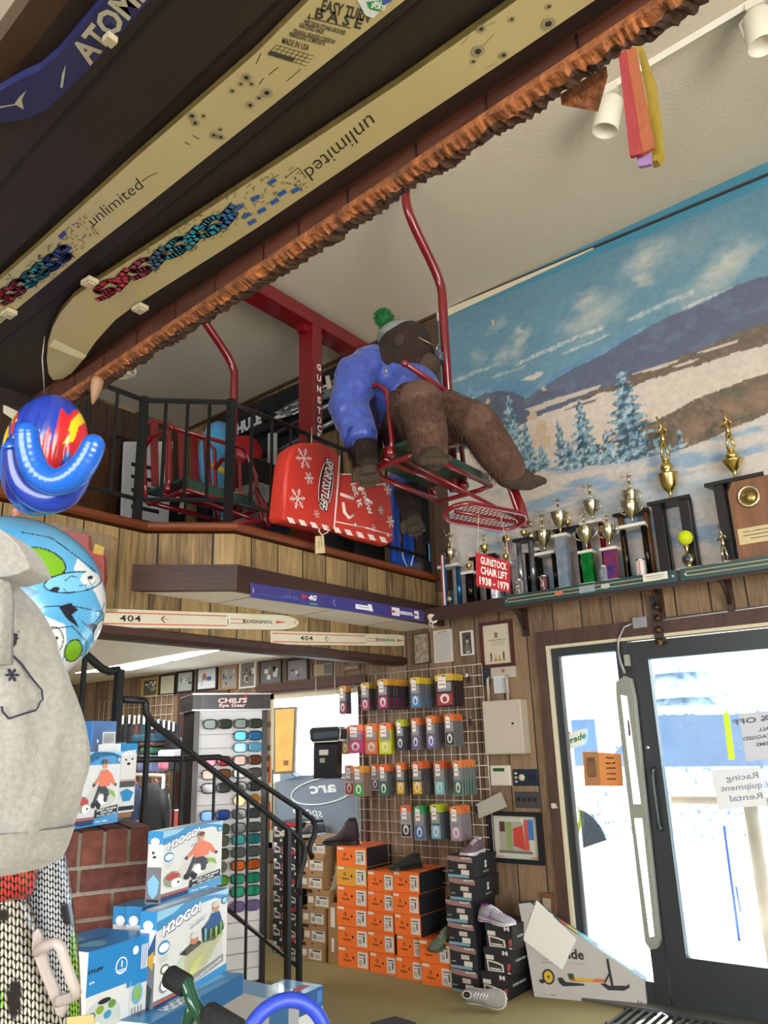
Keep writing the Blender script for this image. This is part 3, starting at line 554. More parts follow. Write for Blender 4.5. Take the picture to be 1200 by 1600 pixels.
# beer cans used as prizes
def can(px, pb, lab, c1, c2, txt, tc, dy=.228):
    y = WY-dy; x = oY(px, pb, y).x; z = SZ+.001; t = root('beer_can', (x, y, z), lab, 'can', 'drink cans among the trophies'); al = K('c8ccd0', .25, metal=1)
    b = MB(); b.lathe([(.026, 0), (.032, .006), (.032, .012)], (x, y, z), al, 20); b.lathe([(.032, .012), (.0325, .013), (.0325, .108), (.032, .109)], (x, y, z), K(c1, .3, metal=.5), 20); b.lathe([(.032, .109), (.027, .12), (.026, .122), (.024, .119), (.001, .119)], (x, y, z), al, 20); part(b, 'body', t)
    b = MB(); vs, fs, (a0, a1, b0, b1) = text_mesh(txt, .02); k = .085/(a1-a0)
    b.add([(x+.0332*math.sin(-(v.y-(b0+b1)/2)*k*1.0/.0332), y-.0332*math.cos((v.y-(b0+b1)/2)*k/.0332), z+.02+(v.x-a0)*k) for v in vs], fs, K(tc)); part(b, 'lettering', t)
    b = MB(); vs = []
    for q in range(9): aq = R(-50+100*q/8); vs += [(x+.0328*math.sin(aq), y-.0328*math.cos(aq), z+.02), (x+.0328*math.sin(aq), y-.0328*math.cos(aq), z+.10)]
    b.add(vs, [(2*i, 2*i+2, 2*i+3, 2*i+1) for i in range(8)], K(c2)); part(b, 'printed_label', t)
can(812, 922, 'silver drink can standing right of the red sign', 'aab0b4', '5a4a48', 'DRY', 'd8d8d8')
can(851, 915, 'dark red and silver drink can reading LIGHT between black columns', '4a2b30', '5e1f28', 'LIGHT', 'e6e6e6', .215)
can(1002, 890, 'white and red drink can standing under the white trophy platform', 'd9d0cc', 'd9d0cc', 'Budweiser', 'a8242c', .225)
can(944, 903, 'small silver drink can beside the green column trophy', '8e949a', '7b8288', 'ALE', '444444', .215)
can(775, 935, 'white and blue drink can below the red sign', 'd5dae0', 'e8e8ee', 'BUD', '2b4c9c', .225)
# hanging medal ribbons at the railing end and by the sign
for (px, py, py2, lab, cs, pz) in ((691, 868, 947, 'red white and blue medal ribbon hanging at the far end of the shelf', ('a83a46', 'e6e2dc', '3a4c8c'), .25), (791, 842, 868, 'striped medal ribbon draped behind the red sign', ('3a4c8c', 'e6e2dc', 'a83a46'), .10)):
    a = oY(px, py, WY-pz); c = oY(px-3, py2, WY-pz); b = MB()
    for i, q in enumerate(cs): b.box(a.x-.018+i*.012, a.x-.006+i*.012, a.y, a.y+.002, max(c.z, SZ+.002) if pz < .2 else c.z, a.z, K(q, .6))
    if pz > .2: b.box(a.x-.02, a.x+.02, a.y-.004, a.y+.012, a.z, a.z+.015, SILV)
    else: b.lathe([(.03, 0), (.03, .004), (.001, .005)], (a.x, a.y-.002, a.z+.0), GOLD, 18, ax=(0, -1, 0))
    one(b, 'medal_ribbon', lab, 'ribbon')
# ================================================================ balcony railing
iron = mat('black_iron', '1b1d1f', .45, metal=.3, bump=(60, .1))
def railing(pts, zt, zb, zf, lab, sp=.185, name='balcony_railing', ends=(1, 1)):
    t = root(name, (pts[0][0], pts[0][1], zf), lab, 'railing')
    b = MB(); n = len(pts)
    for (x, y), (u, v) in zip(pts, pts[1:]): b.tube([(x, y, zt), (u, v, zt)], .018, iron, 4, up=(0, 0, 1))
    part(b, 'top_rail', t); b = MB()
    for (x, y), (u, v) in zip(pts, pts[1:]): b.tube([(x, y, zb), (u, v, zb)], .013, iron, 4, up=(0, 0, 1))
    part(b, 'bottom_rail', t)
    for i, (x, y) in enumerate(pts):
        if (i == 0 and not ends[0]) or (i == n-1 and not ends[1]): continue
        b = MB(); b.box(x-.02, x+.02, y-.02, y+.02, zf, zt+.02, iron); part(b, 'post', t)
    for (x, y), (u, v) in zip(pts, pts[1:]):
        L = math.hypot(u-x, v-y); k = 3 if .4 < L < .6 else int(L/sp)
        for j in range(1, k+1):
            f = j/(k+1); a, c = x+(u-x)*f, y+(v-y)*f; b = MB(); b.box(a-.0075, a+.0075, c-.0075, c+.0075, zb, zt, iron); part(b, 'baluster', t)
    return t
railing([(-3.66, -.2), (-3.66, 2.51), (-3.30, 2.87), (-3.30, 4.92)], 3.50, 2.88, 2.731, 'black iron railing along the balcony edge around the chair lift display', ends=(0, 1))
# ================================================================ the chair lift
RED = mat('chairlift_red', '740f19', .28, coat=.6, nz=(6, .12)); GRN = mat('seat_green', '1c4535', .35, coat=.3, nz=(5, .2)); steel = mat('worn_steel', 'a8a39a', .35, metal=.9)
def chair(o, py, zp, zbend, lab, W=.74, g='chair lift chairs', rest=None, bend=.41, lean=0):
    """single lift chair: o = front near corner of the seat; the hanger rises at depth py"""
    ox, oy, oz = o; P = lambda x, y, z: (ox+x, oy+y, oz+z); t = root('lift_chair', (ox-.2, oy+W/2, oz), lab, 'chair', None)
    b = MB(); D = .40
    prof = [(-D, .015), (-D+.05, -.012), (-.10, -.012), (-.02, -.005), (.03, -.045), (.045, -.10), (.03, -.105), (.01, -.06), (-.03, -.030), (-.10, -.03), (-D, -.03)]
    b.prism([P(x, 0.02, z) for x, z in prof], (0, W-.04, 0), GRN, False); part(b, 'seat', t)
    r = .0155
    b = MB(); b.tube([P(-.44, .0, .46), P(-.46, .06, .53), P(-.46, W-.06, .53), P(-.44, W, .46), P(-.40, W, 0), P(-.36, W, -.08)], r, RED, 8); b.tube([P(-.44, 0, .46), P(-.42, 0, .12), P(-.38, 0, -.10)], r, RED, 8); part(b, 'back_frame', t)
    for j in range(5):
        y = W*(.12+.76*j/4); b = MB(); b.prism([P(-.455, y-.03, .52), P(-.455, y+.03, .52), P(-.395, y+.03, .02), P(-.395, y-.03, .02)], (.008, 0, 0), RED); part(b, 'back_slat', t)
    for y in (0, W):
        b = MB(); b.tube([P(-.43, y, .30), P(-.36, y, .36), P(-.22, y, .36), P(-.16, y, .30), P(-.14, y, .0), P(-.15, y, -.07)], r, RED, 8); part(b, 'armrest', t)
        b = MB(); b.tube([P(-.40, y, .05), P(-.40, y, -.09), P(-.34, y, -.13), P(-.05, y, -.12), P(.035, y, -.11)], r, RED, 8); part(b, 'side_frame', t)
    b = MB(); b.tube([P(.035, 0, -.11), P(.035, W, -.11)], r, RED, 8); b.tube([P(-.36, -.0, -.11), P(-.36, W, -.11)], r*1.2, RED, 8); part(b, 'seat_frame', t)
    b = MB(); b.tube([P(-.2, 0, -.085), P(-.2, W+.03, -.085)], .018, RED, 8); b.lathe([(.034, -.02), (.034, .02)], P(-.16, 0, -.06), RED, 14, ax=(0, 1, 0)); b.lathe([(.034, -.02), (.034, .02)], P(-.16, W, -.06), RED, 14, ax=(0, 1, 0)); part(b, 'cross_tube', t)
    # hanger pole
    x = zp; b = MB(); top = cz(ox+x)-.002
    z0 = -.1; pts = [P(x, py, z0), (ox+x, oy+py, zbend)]
    for k in range(1, 13):
        f = k/12; s = f*f*(3-2*f); pts.append((ox+x, oy+py-bend*s, zbend+.50*f))
    pts.append((ox+x, oy+py-bend, top)); b.tube(pts, .030, RED, 14); b.box(ox+x-.05, ox+x+.05, oy+py-bend-.05, oy+py-bend+.05, top-.02, top, RED); part(b, 'hanger_pole', t)
    b = MB(); b.tube([P(x, py, -.085), P(-.2, W-.02, -.085)], .018, RED, 8); part(b, 'hanger_foot', t)
    # lap bar and footrest in one swinging frame
    a, c, d, f1, f2 = rest
    b = MB(); b.tube([a, c, (c[0]-.02, c[1]+.07, c[2]-.05), (d[0], d[1], d[2]+.10), d, f2], .0145, RED, 10); b.ball(a, .021, RED, 10); part(b, 'lap_bar', t)
    b = MB(); b.tube([d, (f2[0]-.01, f2[1]+.035, f2[2]+.10), (f2[0], f2[1]+.03, f2[2]-.01)], [.02, .028, .034], RED, 10); part(b, 'footrest_arm', t)
    A = Vector(f1); B_ = Vector(f2); u = (B_-A); L = u.length; u.normalize(); v = V(1, 0, .25); v = (v-u*v.dot(u)).normalized(); n = u.cross(v)
    ring = []; hw = .095
    for q in range(10): aa = PI/2+PI*q/9; ring.append(A+u*(hw+hw*math.cos(aa))+v*(hw*math.sin(aa)))
    for q in range(10): aa = -PI/2+PI*q/9; ring.append(B_+u*(-hw+hw*math.cos(aa))+v*(hw*math.sin(aa)))
    b = MB(); b.tube(ring, .014, RED, 8, closed=True); b.tube([A+u*.05, B_-u*.05], .012, RED, 8)
    m = Matrix((( u.x, v.x, n.x, 0), (u.y, v.y, n.y, 0), (u.z, v.z, n.z, 0), (0, 0, 0, 1)))
    fr = part(b, 'footrest', t)
    b = MB(); k = int((L-.1)/.03)
    for s in (1, -1):
        for q in range(k+4):
            p0 = A+u*(.02+q*.03)+v*(-s*.085); p1 = p0+u*.085+v*(s*.17)
            if (p1-A).dot(u) > L-.02: continue
            b.tube([p0, p1], .0022, RED, 4)
    part(b, 'footrest_mesh', fr)
    b = MB(); e = P(-.15, W*.15, -.07); b.tube([e, (d[0]-.02, d[1]-.0, d[2]-.02)], .009, mat('pale_red_rod', 'b8877c', .3, metal=.5), 8); b.tube([e, (f2[0]-.02, f2[1]+.02, f2[2]+.03)], .011, RED, 8); part(b, 'linkage', t)
    return t
c2 = chair((-2.15, 3.12, 3.05), .70, -.20, 4.32, 'red lift chair with a green seat hanging outside the railing, carrying the gorilla', W=.74,
      rest=((-2.10, 3.00, 3.40), (-2.15, 3.62, 3.42), (-2.13, 3.93, 3.30), tuple(oZ(700, 797, 2.66)), tuple(oZ(815, 818, 2.66))), bend=.37)
c1 = chair((-3.86, 2.97, 3.20), .62, -.24, 4.22, 'empty red lift chair standing on the balcony behind the railing corner', W=.62,
      rest=(tuple(oX(268, 668, -3.82)), tuple(oX(380, 700, -3.84)), tuple(oX(400, 765, -3.78)), tuple(oZ(318, 832, 2.78)), tuple(oZ(412, 822, 2.86))), bend=.42)
# tower
t = root('lift_tower', (-3.80, 4.13, 2.66), 'tall red steel tower post with white upright letters and a crossarm under the ceiling', 'tower')
b = MB(); X0, X1, Y0_, Y1_ = -3.87, -3.75, 4.06, 4.17
X1, Y0_ = -3.735, 4.085; X0, Y1_ = -3.905, 4.185
Y1_ = 4.19
b.prism([(X0, Y0_, 2.66), (X1, Y0_, 2.66), (X1, Y1_, 2.66), (X0, Y1_, 2.66)], (0, 0, 2.16), RED); part(b, 'post', t, bevel=.012)
b = MB(); f = Face(b, (X1, Y0_, 0), (0, 1, 0), (0, 0, 1), (1, 0, 0), eps=.002)
for ch, py in zip('GUNSTOCK', (576, 593, 610, 627, 643, 658, 671, 683)):
    z = oX(497.5, py-2, X1).z; f.text(ch, .056, z, .074, K('efe9dc'), bold=.04, width=.048)
part(b, 'lettering', t, 'white upright letters')
b = MB(); zt = 4.74; b.prism([(-3.91, 3.05, zt), (-3.73, 3.05, zt), (-3.73, 3.05, zt+.12), (-3.91, 3.05, zt+.12)], (0, 1.75, 0), RED); part(b, 'crossarm', t, bevel=.006)
b = MB(); b.box(-3.86, -3.78, 4.02, 4.25, 4.68, 4.74, RED); part(b, 'head_plate', t)
# hanging sign
t = root('hanging_sign', tuple(oX(770, 893, -2.0)), 'small red sign with white lettering and years hanging by strings from the footrest', 'sign')
X_ = -2.0; q = [oX(*p, X_) for p in ((744, 863), (797, 878), (797, 926), (745, 915))]
b = MB(); b.prism(q, (-.004, 0, 0), mat('sign_red', 'b8232f', .5)); bd = part(b, 'board', t)
b = MB(); u = q[1]-q[0]; v = q[0]-q[3]; f = Face(b, q[3], u, v, (1, 0, 0), eps=.0008); wh = K('f2eee8')
for s, yy, w_ in (('GUNSTOCK', .80, .78), ('CHAIR LIFT', .50, .78), ('1938 - 1979', .18, .86)): f.text(s, .5, yy, .056, wh, width=w_*u.length, bold=.03)
part(b, 'lettering', t)
for i, (s, e) in enumerate(((q[0], (748, 800)), (q[1], (782, 805)))):
    b = MB(); b.tube([s+V(0, .01, -.005), oZ(*e, 2.655)], .0016, K('bdb6a4'), 5); part(b, 'string', t)
# ================================================================ plush gorilla
FUR = mat('dark_fur', '2b1a14', .95, nz=(26, .35), bump=(70, .9)); FURB = mat('brown_fur', '5c4236', .95, nz=(30, .3), bump=(70, .9)); SKIN = mat('plush_skin', '3c3022', .9, nz=(20, .15)); JKT = mat('blue_nylon', '344a9a', .42, nz=(5, .08), bump=(9, .5), sheen=.2); NAVY = mat('blue_lining', '223a8c', .7)
nt_ = FURB.node_tree; N_ = nt_.nodes; L_ = nt_.links; bs_ = N_['Principled BSDF']; old = bs_.inputs['Base Color'].links[0].from_socket
def _m(op, a, v):
    n = N_.new('ShaderNodeMath'); n.operation = op; L_.new(a, n.inputs[0])
    if isinstance(v, float): n.inputs[1].default_value = v
    else: L_.new(v, n.inputs[1])
    return n.outputs[0]
tc_ = N_.new('ShaderNodeTexCoord'); sx_ = N_.new('ShaderNodeSeparateXYZ'); L_.new(tc_.outputs['Object'], sx_.inputs[0])
k_ = _m('MULTIPLY', _m('GREATER_THAN', sx_.outputs[0], .04), _m('LESS_THAN', sx_.outputs[2], .36))   # brown shins and thighs, dark trunk, arms and head
mx_ = N_.new('ShaderNodeMix'); mx_.data_type = 'RGBA'; mx_.inputs[6].default_value = lin('281913'); L_.new(k_, mx_.inputs['Factor']); L_.new(old, mx_.inputs[7]); L_.new(mx_.outputs[2], bs_.inputs['Base Color'])
def remesh(o, vox=.012, sm=4):
    m = o.modifiers.new('r', 'REMESH'); m.mode = 'VOXEL'; m.voxel_size = vox; m.use_smooth_shade = True
    s = o.modifiers.new('s', 'SMOOTH'); s.iterations = sm; s.factor = .5; return o
def limb(b, pts, rs, m):
    b.tube(pts, rs, m, 14)
    for p, r in zip(pts, rs): b.ball(p, r*.98, m, 14)
rf = random.Random(3); FURD = mat('dark_fur_tufts', '241611', 1); FURL = mat('brown_fur_tufts', '5f4337', 1)
def fuzz(b, pts, rs, m, n, ln=.03, dirn=(0, 0, -1)):
    """short tufts standing out of a limb"""
    P = [Vector(p) for p in pts]; L = [(q-p).length for p, q in zip(P, P[1:])]; T = sum(L)
    for _ in range(n):
        d = rf.random()*T; i = 0
        while i < len(L)-1 and d > L[i]: d -= L[i]; i += 1
        f = d/L[i]; c = P[i].lerp(P[i+1], f); r = rs[i]+(rs[i+1]-rs[i])*f; t = (P[i+1]-P[i]).normalized(); x = t.orthogonal().normalized(); y = t.cross(x); a = rf.random()*2*PI
        nn = x*math.cos(a)+y*math.sin(a); s = t.cross(nn)*.0028; p = c+nn*r*.96; tip = p+(nn*.55+Vector(dirn)*.75+t*.3+V(rf.uniform(-.4, .4), rf.uniform(-.4, .4), rf.uniform(-.3, .3)))*ln*rf.uniform(.6, 1.2)
        b.add([p-s, p+s, tip], [(0, 1, 2)], FURD if m is FUR else FURL)
G = root('plush_gorilla', (-2.35, 3.47, 3.05), 'big brown plush gorilla in a blue jacket and pompom hat riding the lift chair', 'stuffed animal')
hc = V(-2.315, 3.32, 3.662)
# trunk, thighs and upper body (dark fur), one continuous surface
b = MB()
nl = [(-2.36, 3.36, 3.20), (-2.20, 3.20, 3.26), (-2.07, 3.08, 3.20), (-2.05, 3.10, 3.04), (-2.05, 3.125, 2.93)]; nlr = [.15, .135, .120, .112, .098]
fl = [(-2.36, 3.52, 3.24), (-2.18, 3.50, 3.31), (-1.98, 3.50, 3.19), (-1.95, 3.62, 3.06), (-1.93, 3.73, 2.97)]; flr = [.15, .14, .122, .118, .104]
trunk = [(-2.38, 3.44, 3.22), (-2.42, 3.42, 3.38), (-2.40, 3.36, 3.52), (-2.37, 3.34, 3.62)]; tr = [.18, .185, .17, .12]
na = [(-2.50, 3.13, 3.53), (-2.52, 3.06, 3.30), (-2.44, 3.05, 3.06), (-2.41, 3.05, 2.94)]; nar = [.10, .092, .082, .066]
fa = [(-2.52, 3.58, 3.52), (-2.68, 3.76, 3.34), (-2.69, 3.80, 3.06), (-2.66, 3.80, 2.86)]; far_ = [.10, .09, .085, .065]
limb(b, nl, nlr, FURB); limb(b, fl, flr, FURB); limb(b, trunk, tr, FUR); limb(b, na, nar, FUR); limb(b, fa, far_, FUR)
b.ball(hc, (.168, .170, .172), FUR, 20); b.ball(hc+V(.02, .0, .09), (.13, .13, .10), FUR, 16); b.ball(hc+V(-.08, -.07, -.06), (.12, .12, .10), FUR, 16); b.tube([hc+V(-.02, 0, -.1), trunk[-1]], .10, FUR, 12)
body = part(b, 'body', G); remesh(body, .013, 5)
# face, ears, hands, feet (bare plush skin)
b = MB(); fd = V(.86, .38, -.33).normalized(); rt = fd.cross(V(0, 0, 1)).normalized(); up = rt.cross(fd)
M3 = Matrix((rt, fd, up)).transposed()
b.ball(hc+fd*.135-up*.045, (.088, .09, .072), SKIN, 18, M3); b.ball(hc+fd*.10+up*.035, (.10, .06, .05), FUR, 16, M3)
b.ball(hc+fd*.20-up*.02, (.04, .03, .024), SKIN, 12, M3)
face = part(b, 'face', G); remesh(face, .009, 3)
b = MB()
for s in (-1, 1): b.ball(hc+fd*.232-up*.012+rt*s*.016, .009, K('120c0a'), 8)
b.tube([hc+fd*.175-up*.088+rt*-.05, hc+fd*.212-up*.094, hc+fd*.175-up*.088+rt*.05], .004, K('1b110d'), 6); part(b, 'mouth_and_nostrils', face)
for s in (-1, 1): b = MB(); b.ball(hc+rt*s*.165+fd*.0, (.02, .035, .045), K('33251c', .9), 12, M3); part(b, 'ear', G)
def hand(wr, d, side, name, foot=False, thick=1.0):
    wr = Vector(wr); d = Vector(d).normalized(); side = Vector(side); side = (side-d*side.dot(d)).normalized(); n = d.cross(side); b = MB()
    b.ball(wr+d*.05, (.05, .05, .05), SKIN, 12); b.tube([wr, wr+d*.09], [.048, .052], SKIN, 12)
    for k in range(4):
        s = side*(k-1.5)*.028; l = (.075, .09, .085, .065)[k]*(1 if not foot else .6); p = wr+d*.09+s
        limb(b, [p, p+d*l*.55+n*.006, p+d*l*.8+n*.03], [.0165*thick, .016*thick, .013*thick], SKIN)
    p = wr+d*.035-side*.04; limb(b, [p, p-side*.035+d*.03, p-side*.04+d*.07], [.019*thick, .018*thick, .015*thick], SKIN)
    o = part(b, name, G); remesh(o, .0055, 2); return o
hand((-2.41, 3.05, 2.95), (.12, .03, -1), (.75, .6, 0), 'hand'); hand((-2.66, 3.80, 2.87), (.25, .05, -1), (.8, .5, 0), 'hand')
def foot(an, d, side, name):
    an = Vector(an); d = Vector(d).normalized(); side = Vector(side); side = (side-d*side.dot(d)).normalized(); n = side.cross(d); b = MB()
    limb(b, [an-d*.02, an+d*.07, an+d*.13], [.075, .070, .058], SKIN)
    for k in range(4): p = an+d*.16+side*(k-1.5)*.034; limb(b, [p, p+d*.045], [.026, .022], SKIN)
    p = an+d*.05-side*.05; limb(b, [p, p+d*.05-side*.03, p+d*.085-side*.035], [.024, .022, .018], SKIN); o = part(b, name, G); remesh(o, .0065, 2)
foot((-2.05, 3.13, 2.90), (.50, -.68, -.42), (-.8, -.6, 0), 'foot'); foot((-1.93, 3.75, 2.93), (.35, .9, -.08), (.9, -.3, 0), 'foot')
b = MB(); fuzz(b, nl[1:], nlr[1:], FURB, 2600); fuzz(b, fl[1:], flr[1:], FURB, 2600); fuzz(b, [na[2], na[3]], [.086, .07], FUR, 700); fuzz(b, [fa[2], fa[3]], [.09, .07], FUR, 600)
fuzz(b, [hc-V(.0, 0, .10), hc+V(0, 0, .10)], [.16, .15], FUR, 500, .02)
part(b, 'fur', G, kind='stuff')
# jacket
b = MB(); limb(b, [(-2.40, 3.42, 3.37), (-2.40, 3.40, 3.47), (-2.40, 3.36, 3.52), (-2.43, 3.32, 3.56)], [.215, .222, .205, .16], JKT); b.ball((-2.30, 3.34, 3.41), .175, JKT, 16)
limb(b, [(-2.46, 3.18, 3.58), (-2.51, 3.10, 3.51), (-2.53, 3.05, 3.30), (-2.45, 3.045, 3.10)], [.12, .122, .115, .10], JKT); limb(b, [(-2.46, 3.55, 3.56), (-2.55, 3.60, 3.50), (-2.69, 3.76, 3.33), (-2.69, 3.80, 3.12)], [.12, .12, .112, .10], JKT)
jk = part(b, 'jacket', G); remesh(jk, .013, 3)
dm = jk.modifiers.new('folds', 'DISPLACE'); tx = bpy.data.textures.new('folds', 'CLOUDS'); tx.noise_scale = .055; tx.noise_depth = 3; dm.texture = tx; dm.strength = .032; dm.mid_level = .5
for a, c, r in (((-2.455, 3.045, 3.12), (-2.44, 3.045, 3.045), .095), ((-2.69, 3.80, 3.13), (-2.685, 3.80, 3.05), .092)): b = MB(); b.tube([a, c], [r, r*.93], NAVY, 18); part(b, 'cuff', jk)
b = MB(); p = oX(603, 573, -2.22); b.tube([p, p+V(0.0, .004, -.04)], .006, steel, 6); part(b, 'zip_pull', jk)
# hat
b = MB(); KN = mat('grey_knit', '7a827a', .9, bump=(90, .8), nz=(18, .2)); top = hc+up*.0+V(-.03, 0, .105)
ax_ = V(-.10, -.05, 1).normalized()
b.lathe([(.125, -.01), (.135, .01), (.135, .045), (.125, .055), (.11, .07), (.06, .085), (.001, .09)], top, KN, 26, ax=ax_); hat = part(b, 'knit_hat', G)
b = MB(); b.ball(top+V(-.05, -.09, .115), .052, mat('green_pompom', '17642a', .95, bump=(60, 1.0)), 20)
pc = top+V(-.05, -.09, .115)
for _ in range(900): a = V(rf.gauss(0, 1), rf.gauss(0, 1), rf.gauss(0, 1)).normalized(); s = a.orthogonal().normalized()*.002; b.add([pc+a*.055-s, pc+a*.055+s, pc+a*.07], [(0, 1, 2)], mat('green_pompom', '17642a'))
part(b, 'pompom', hat)
# sunglasses
lens = mat('blue_mirror_lens', '2f86d8', .08, metal=1); wire = mat('gold_wire', 'cdbf98', .25, metal=1)
b = MB(); gc = hc+fd*.20+up*.035
for s in (-1, 1): b.tube([gc+rt*(s*.052+.036*math.cos(q))+up*.032*math.sin(q) for q in [2*PI*i/16 for i in range(16)]], .0028, wire, 6, closed=True); b.tube([gc+rt*s*.08, hc+rt*s*.15+fd*.02+up*.07], .0025, wire, 6)
b.tube([gc+rt*.02+up*.012, gc+up*.018, gc-rt*.02+up*.012], .0025, wire, 6); sg = part(b, 'sunglasses', G)
for s in (-1, 1): b = MB(); b.poly([gc+rt*(s*.052+.035*math.cos(q))+up*.031*math.sin(q)+fd*.001 for q in [2*PI*i/16 for i in range(16)]], lens); part(b, 'lens', sg)
# ================================================================ inflatable sled hung on the railing
t = root('inflatable_sled', tuple(oX(530, 780, -3.12)), 'red inflatable snow sled with white snowflakes and an oval logo hung on the railing', 'sled')
RV = mat('red_vinyl', 'c8362a', .5, coat=.1, bump=(22, .35)); WV = K('f3ddd8', .4); X_ = -3.10
def pv(px, py, dx=0): return oX(px, py, X_+dx)
o1 = [(441, 806), (450, 722), (457, 700), (470, 691), (500, 691), (522, 699), (532, 712), (530, 750), (524, 826), (519, 829), (443, 812)]
o2 = [(524, 826), (531, 738), (552, 738), (566, 748), (574, 757), (586, 759), (603, 752), (610, 765), (615, 800), (616, 845), (606, 852), (560, 840)]
for o_, nm, th in ((o1, 'head_cushion', .13), (o2, 'foot_cushion', .09)):
    b = MB(); b.prism([pv(*p) for p in o_], (-th, 0, 0), RV, True); oo = part(b, nm, t); bv = oo.modifiers.new('b', 'BEVEL'); bv.width = .028; bv.segments = 4; bv.limit_method = 'ANGLE'; bv.angle_limit = R(60)
def A2(px, py): p = pv(px, py, .0035); return p
b = MB()
def fl2(cx, cy, r, m=WV, w=.0095):
    c = A2(cx, cy); rr = r*.0038
    for k in range(6):
        a = PI*k/3+.25; d = V(0, math.cos(a), math.sin(a)); s = V(0, -math.sin(a), math.cos(a))*w/2; b.add([c-s, c+d*rr-s, c+d*rr+s, c+s], [(0, 1, 2, 3)], m)
        for f_, l_ in ((.45, .3), (.72, .22)):
            for sg_ in (-1, 1):
                e = V(0, math.cos(a+sg_*.9), math.sin(a+sg_*.9)); p = c+d*rr*f_; b.add([p-s*.8, p+e*rr*l_-s*.8, p+e*rr*l_+s*.8, p+s*.8], [(0, 1, 2, 3)], m)
for a_ in ((475, 716, 19), (483, 747, 11), (465, 779, 18), (595, 797, 9), (606, 765, 12), (610, 815, 12), (495, 803, 8, WV, .003), (584, 825, 8, WV, .003)): b = MB(); fl2(*a_); part(b, 'snowflake', t)
b = MB(); c = A2(509, 757); yv = (A2(505, 795)-A2(516, 720)); L = yv.length; yd = yv.normalized(); xd = V(1, 0, 0).cross(yd)
for k, (r1, r2, m) in enumerate(((.52, .16, K('e8e2e0')), (.50, .142, K('191919')), (.47, .115, RV))): b.poly([c+yd*L*r1*math.cos(q)+xd*L*r2*math.sin(q)*1.15+V(.0012*(k+1), 0, 0) for q in [2*PI*i/28 for i in range(28)]], m)
b.text('SPORTSSTUFF', c+V(.006, 0, 0), yd, V(1, 0, 0).cross(yd), .105, K('191919'), bold=.08, shear=.2, width=L*1.03); b.text('SPORTSSTUFF', c+V(.0075, 0, 0), yd, V(1, 0, 0).cross(yd), .10, K('f2f0ee'), bold=.02, shear=.2, width=L*1.0); part(b, 'logo', t, 'oval black and white logo')
b = MB()
for a, c_ in (((531, 712), (522, 826)), ((534, 741), (552, 741)), ((552, 741), (576, 760)), ((576, 760), (605, 755)), ((524, 815), (570, 824)), ((570, 824), (612, 836)), ((522, 826), (530, 740))): b.tube([A2(*a), A2(*c_)], .0045, WV, 6)
part(b, 'white_piping', t)
b = MB()
for k in range(9):
    x = 448+k*18; y0 = 806+(x-441)*.21
    if x > 605: break
    b.poly([A2(x, y0), A2(x+9, y0+2), A2(x+14, y0+11), A2(x+4, y0+9)], WV)
part(b, 'candy_stripes', t)
b = MB()
for x_, y_ in ((554, 741), (600, 757), (555, 820), (606, 836)): b.lathe([(.014, 0), (.012, .006), (.001, .008)], A2(x_, y_), K('c9c4d4', .3), 12, ax=(1, 0, 0))
part(b, 'grommets', t)
b = MB(); f0 = A2(566, 785)
for st, dx, dy, h, an in (('let it', -8, -12, .09, -62), ('snow', 6, -2, .09, -62)): q = A2(566+dx, 785+dy); a = R(an); u_ = V(0, math.cos(a), math.sin(a)); b.text(st, q+V(.001, 0, 0), u_, V(1, 0, 0).cross(u_), h, WV, bold=.03)
for (x0, y0, x1, y1) in ((532, 772, 552, 779), (560, 765, 571, 757), (572, 780, 581, 786)): b.tube([A2(x0, y0), A2(x1, y1)], .012, WV, 6)
b.tube([A2(536, 785), A2(538, 800), A2(545, 809), A2(552, 804)], .012, WV, 6); part(b, 'candy_cane_print', t)
b = MB(); b.tube([pv(487, 668, -.15), pv(487, 692, -.05)], .003, K('cfc8b0'), 6); part(b, 'hanging_cord', t)
b = MB(); pts = [pv(513, 822, .01), pv(512, 832, .02), pv(503, 836, .02), pv(498, 830, .02), pv(500, 825, .01)]; b.tube(pts, .004, K('e6dcd0'), 6); part(b, 'tow_rope', t)
b = MB(); q = [pv(493, 838, .03), pv(506, 837, .03), pv(508, 864, .03), pv(493, 865, .03)]; b.prism(q, (-.002, 0, 0), mat('manila_tag', 'd6c296', .7)); tg = part(b, 'price_tag', t); 
b = MB(); f = Face(b, q[3], q[2]-q[3], q[0]-q[3], (1, 0, 0)); f.rect(.3, .3, .36, .75, K('6a6050')); f.rect(.6, .35, .65, .8, K('6a6050')); f.ell(.5, .9, .07, .04, K('4a4030'), 2, 8); part(b, 'handwriting', tg)
# ================================================================ overhead canopy with the old skis
CZ = 2.45; dk = mat('smoky_dark_boards', '261a15', .55, nz=(2.5, .45), stretch=(.5, 5, 1), bump=(5, .1)); lipm = mat('canopy_lip_wood', '4a2413', .6, nz=(5, .4), stretch=(1, 1, 3), bump=(20, .3)); bark = mat('rough_live_edge', '7a451f', .8, nz=(35, .6), bump=(45, 1.0)); barkd = mat('rough_live_edge_dark', '3a2112', .9, nz=(28, .6), bump=(40, 1.0))
def cp(px, py, z=CZ): return oZ(px, py, z)
L0 = cp(200, 520); L1 = cp(800, 117); ld = (L1-L0).normalized(); ln = V(-ld.y, ld.x, 0)      # lip direction, outward normal
E0 = oZ(84, 648, 2.40); s0 = (E0-L0).dot(ld)-.03; s1 = 1.75
A_ = L0+ld*s0; B_ = L0+ld*s1
bk = [cp(0, 140), cp(150, 5)]; bd = (bk[1]-bk[0]).normalized()
def bline(p, d, q, e):  # intersection of two lines in plan
    t = ((q.x-p.x)*e.y-(q.y-p.y)*e.x)/(d.x*e.y-d.y*e.x); return p+d*t
W_ = -(bk[0]-L0).dot(ln)
C_ = A_-ln*W_; D_ = B_-ln*W_
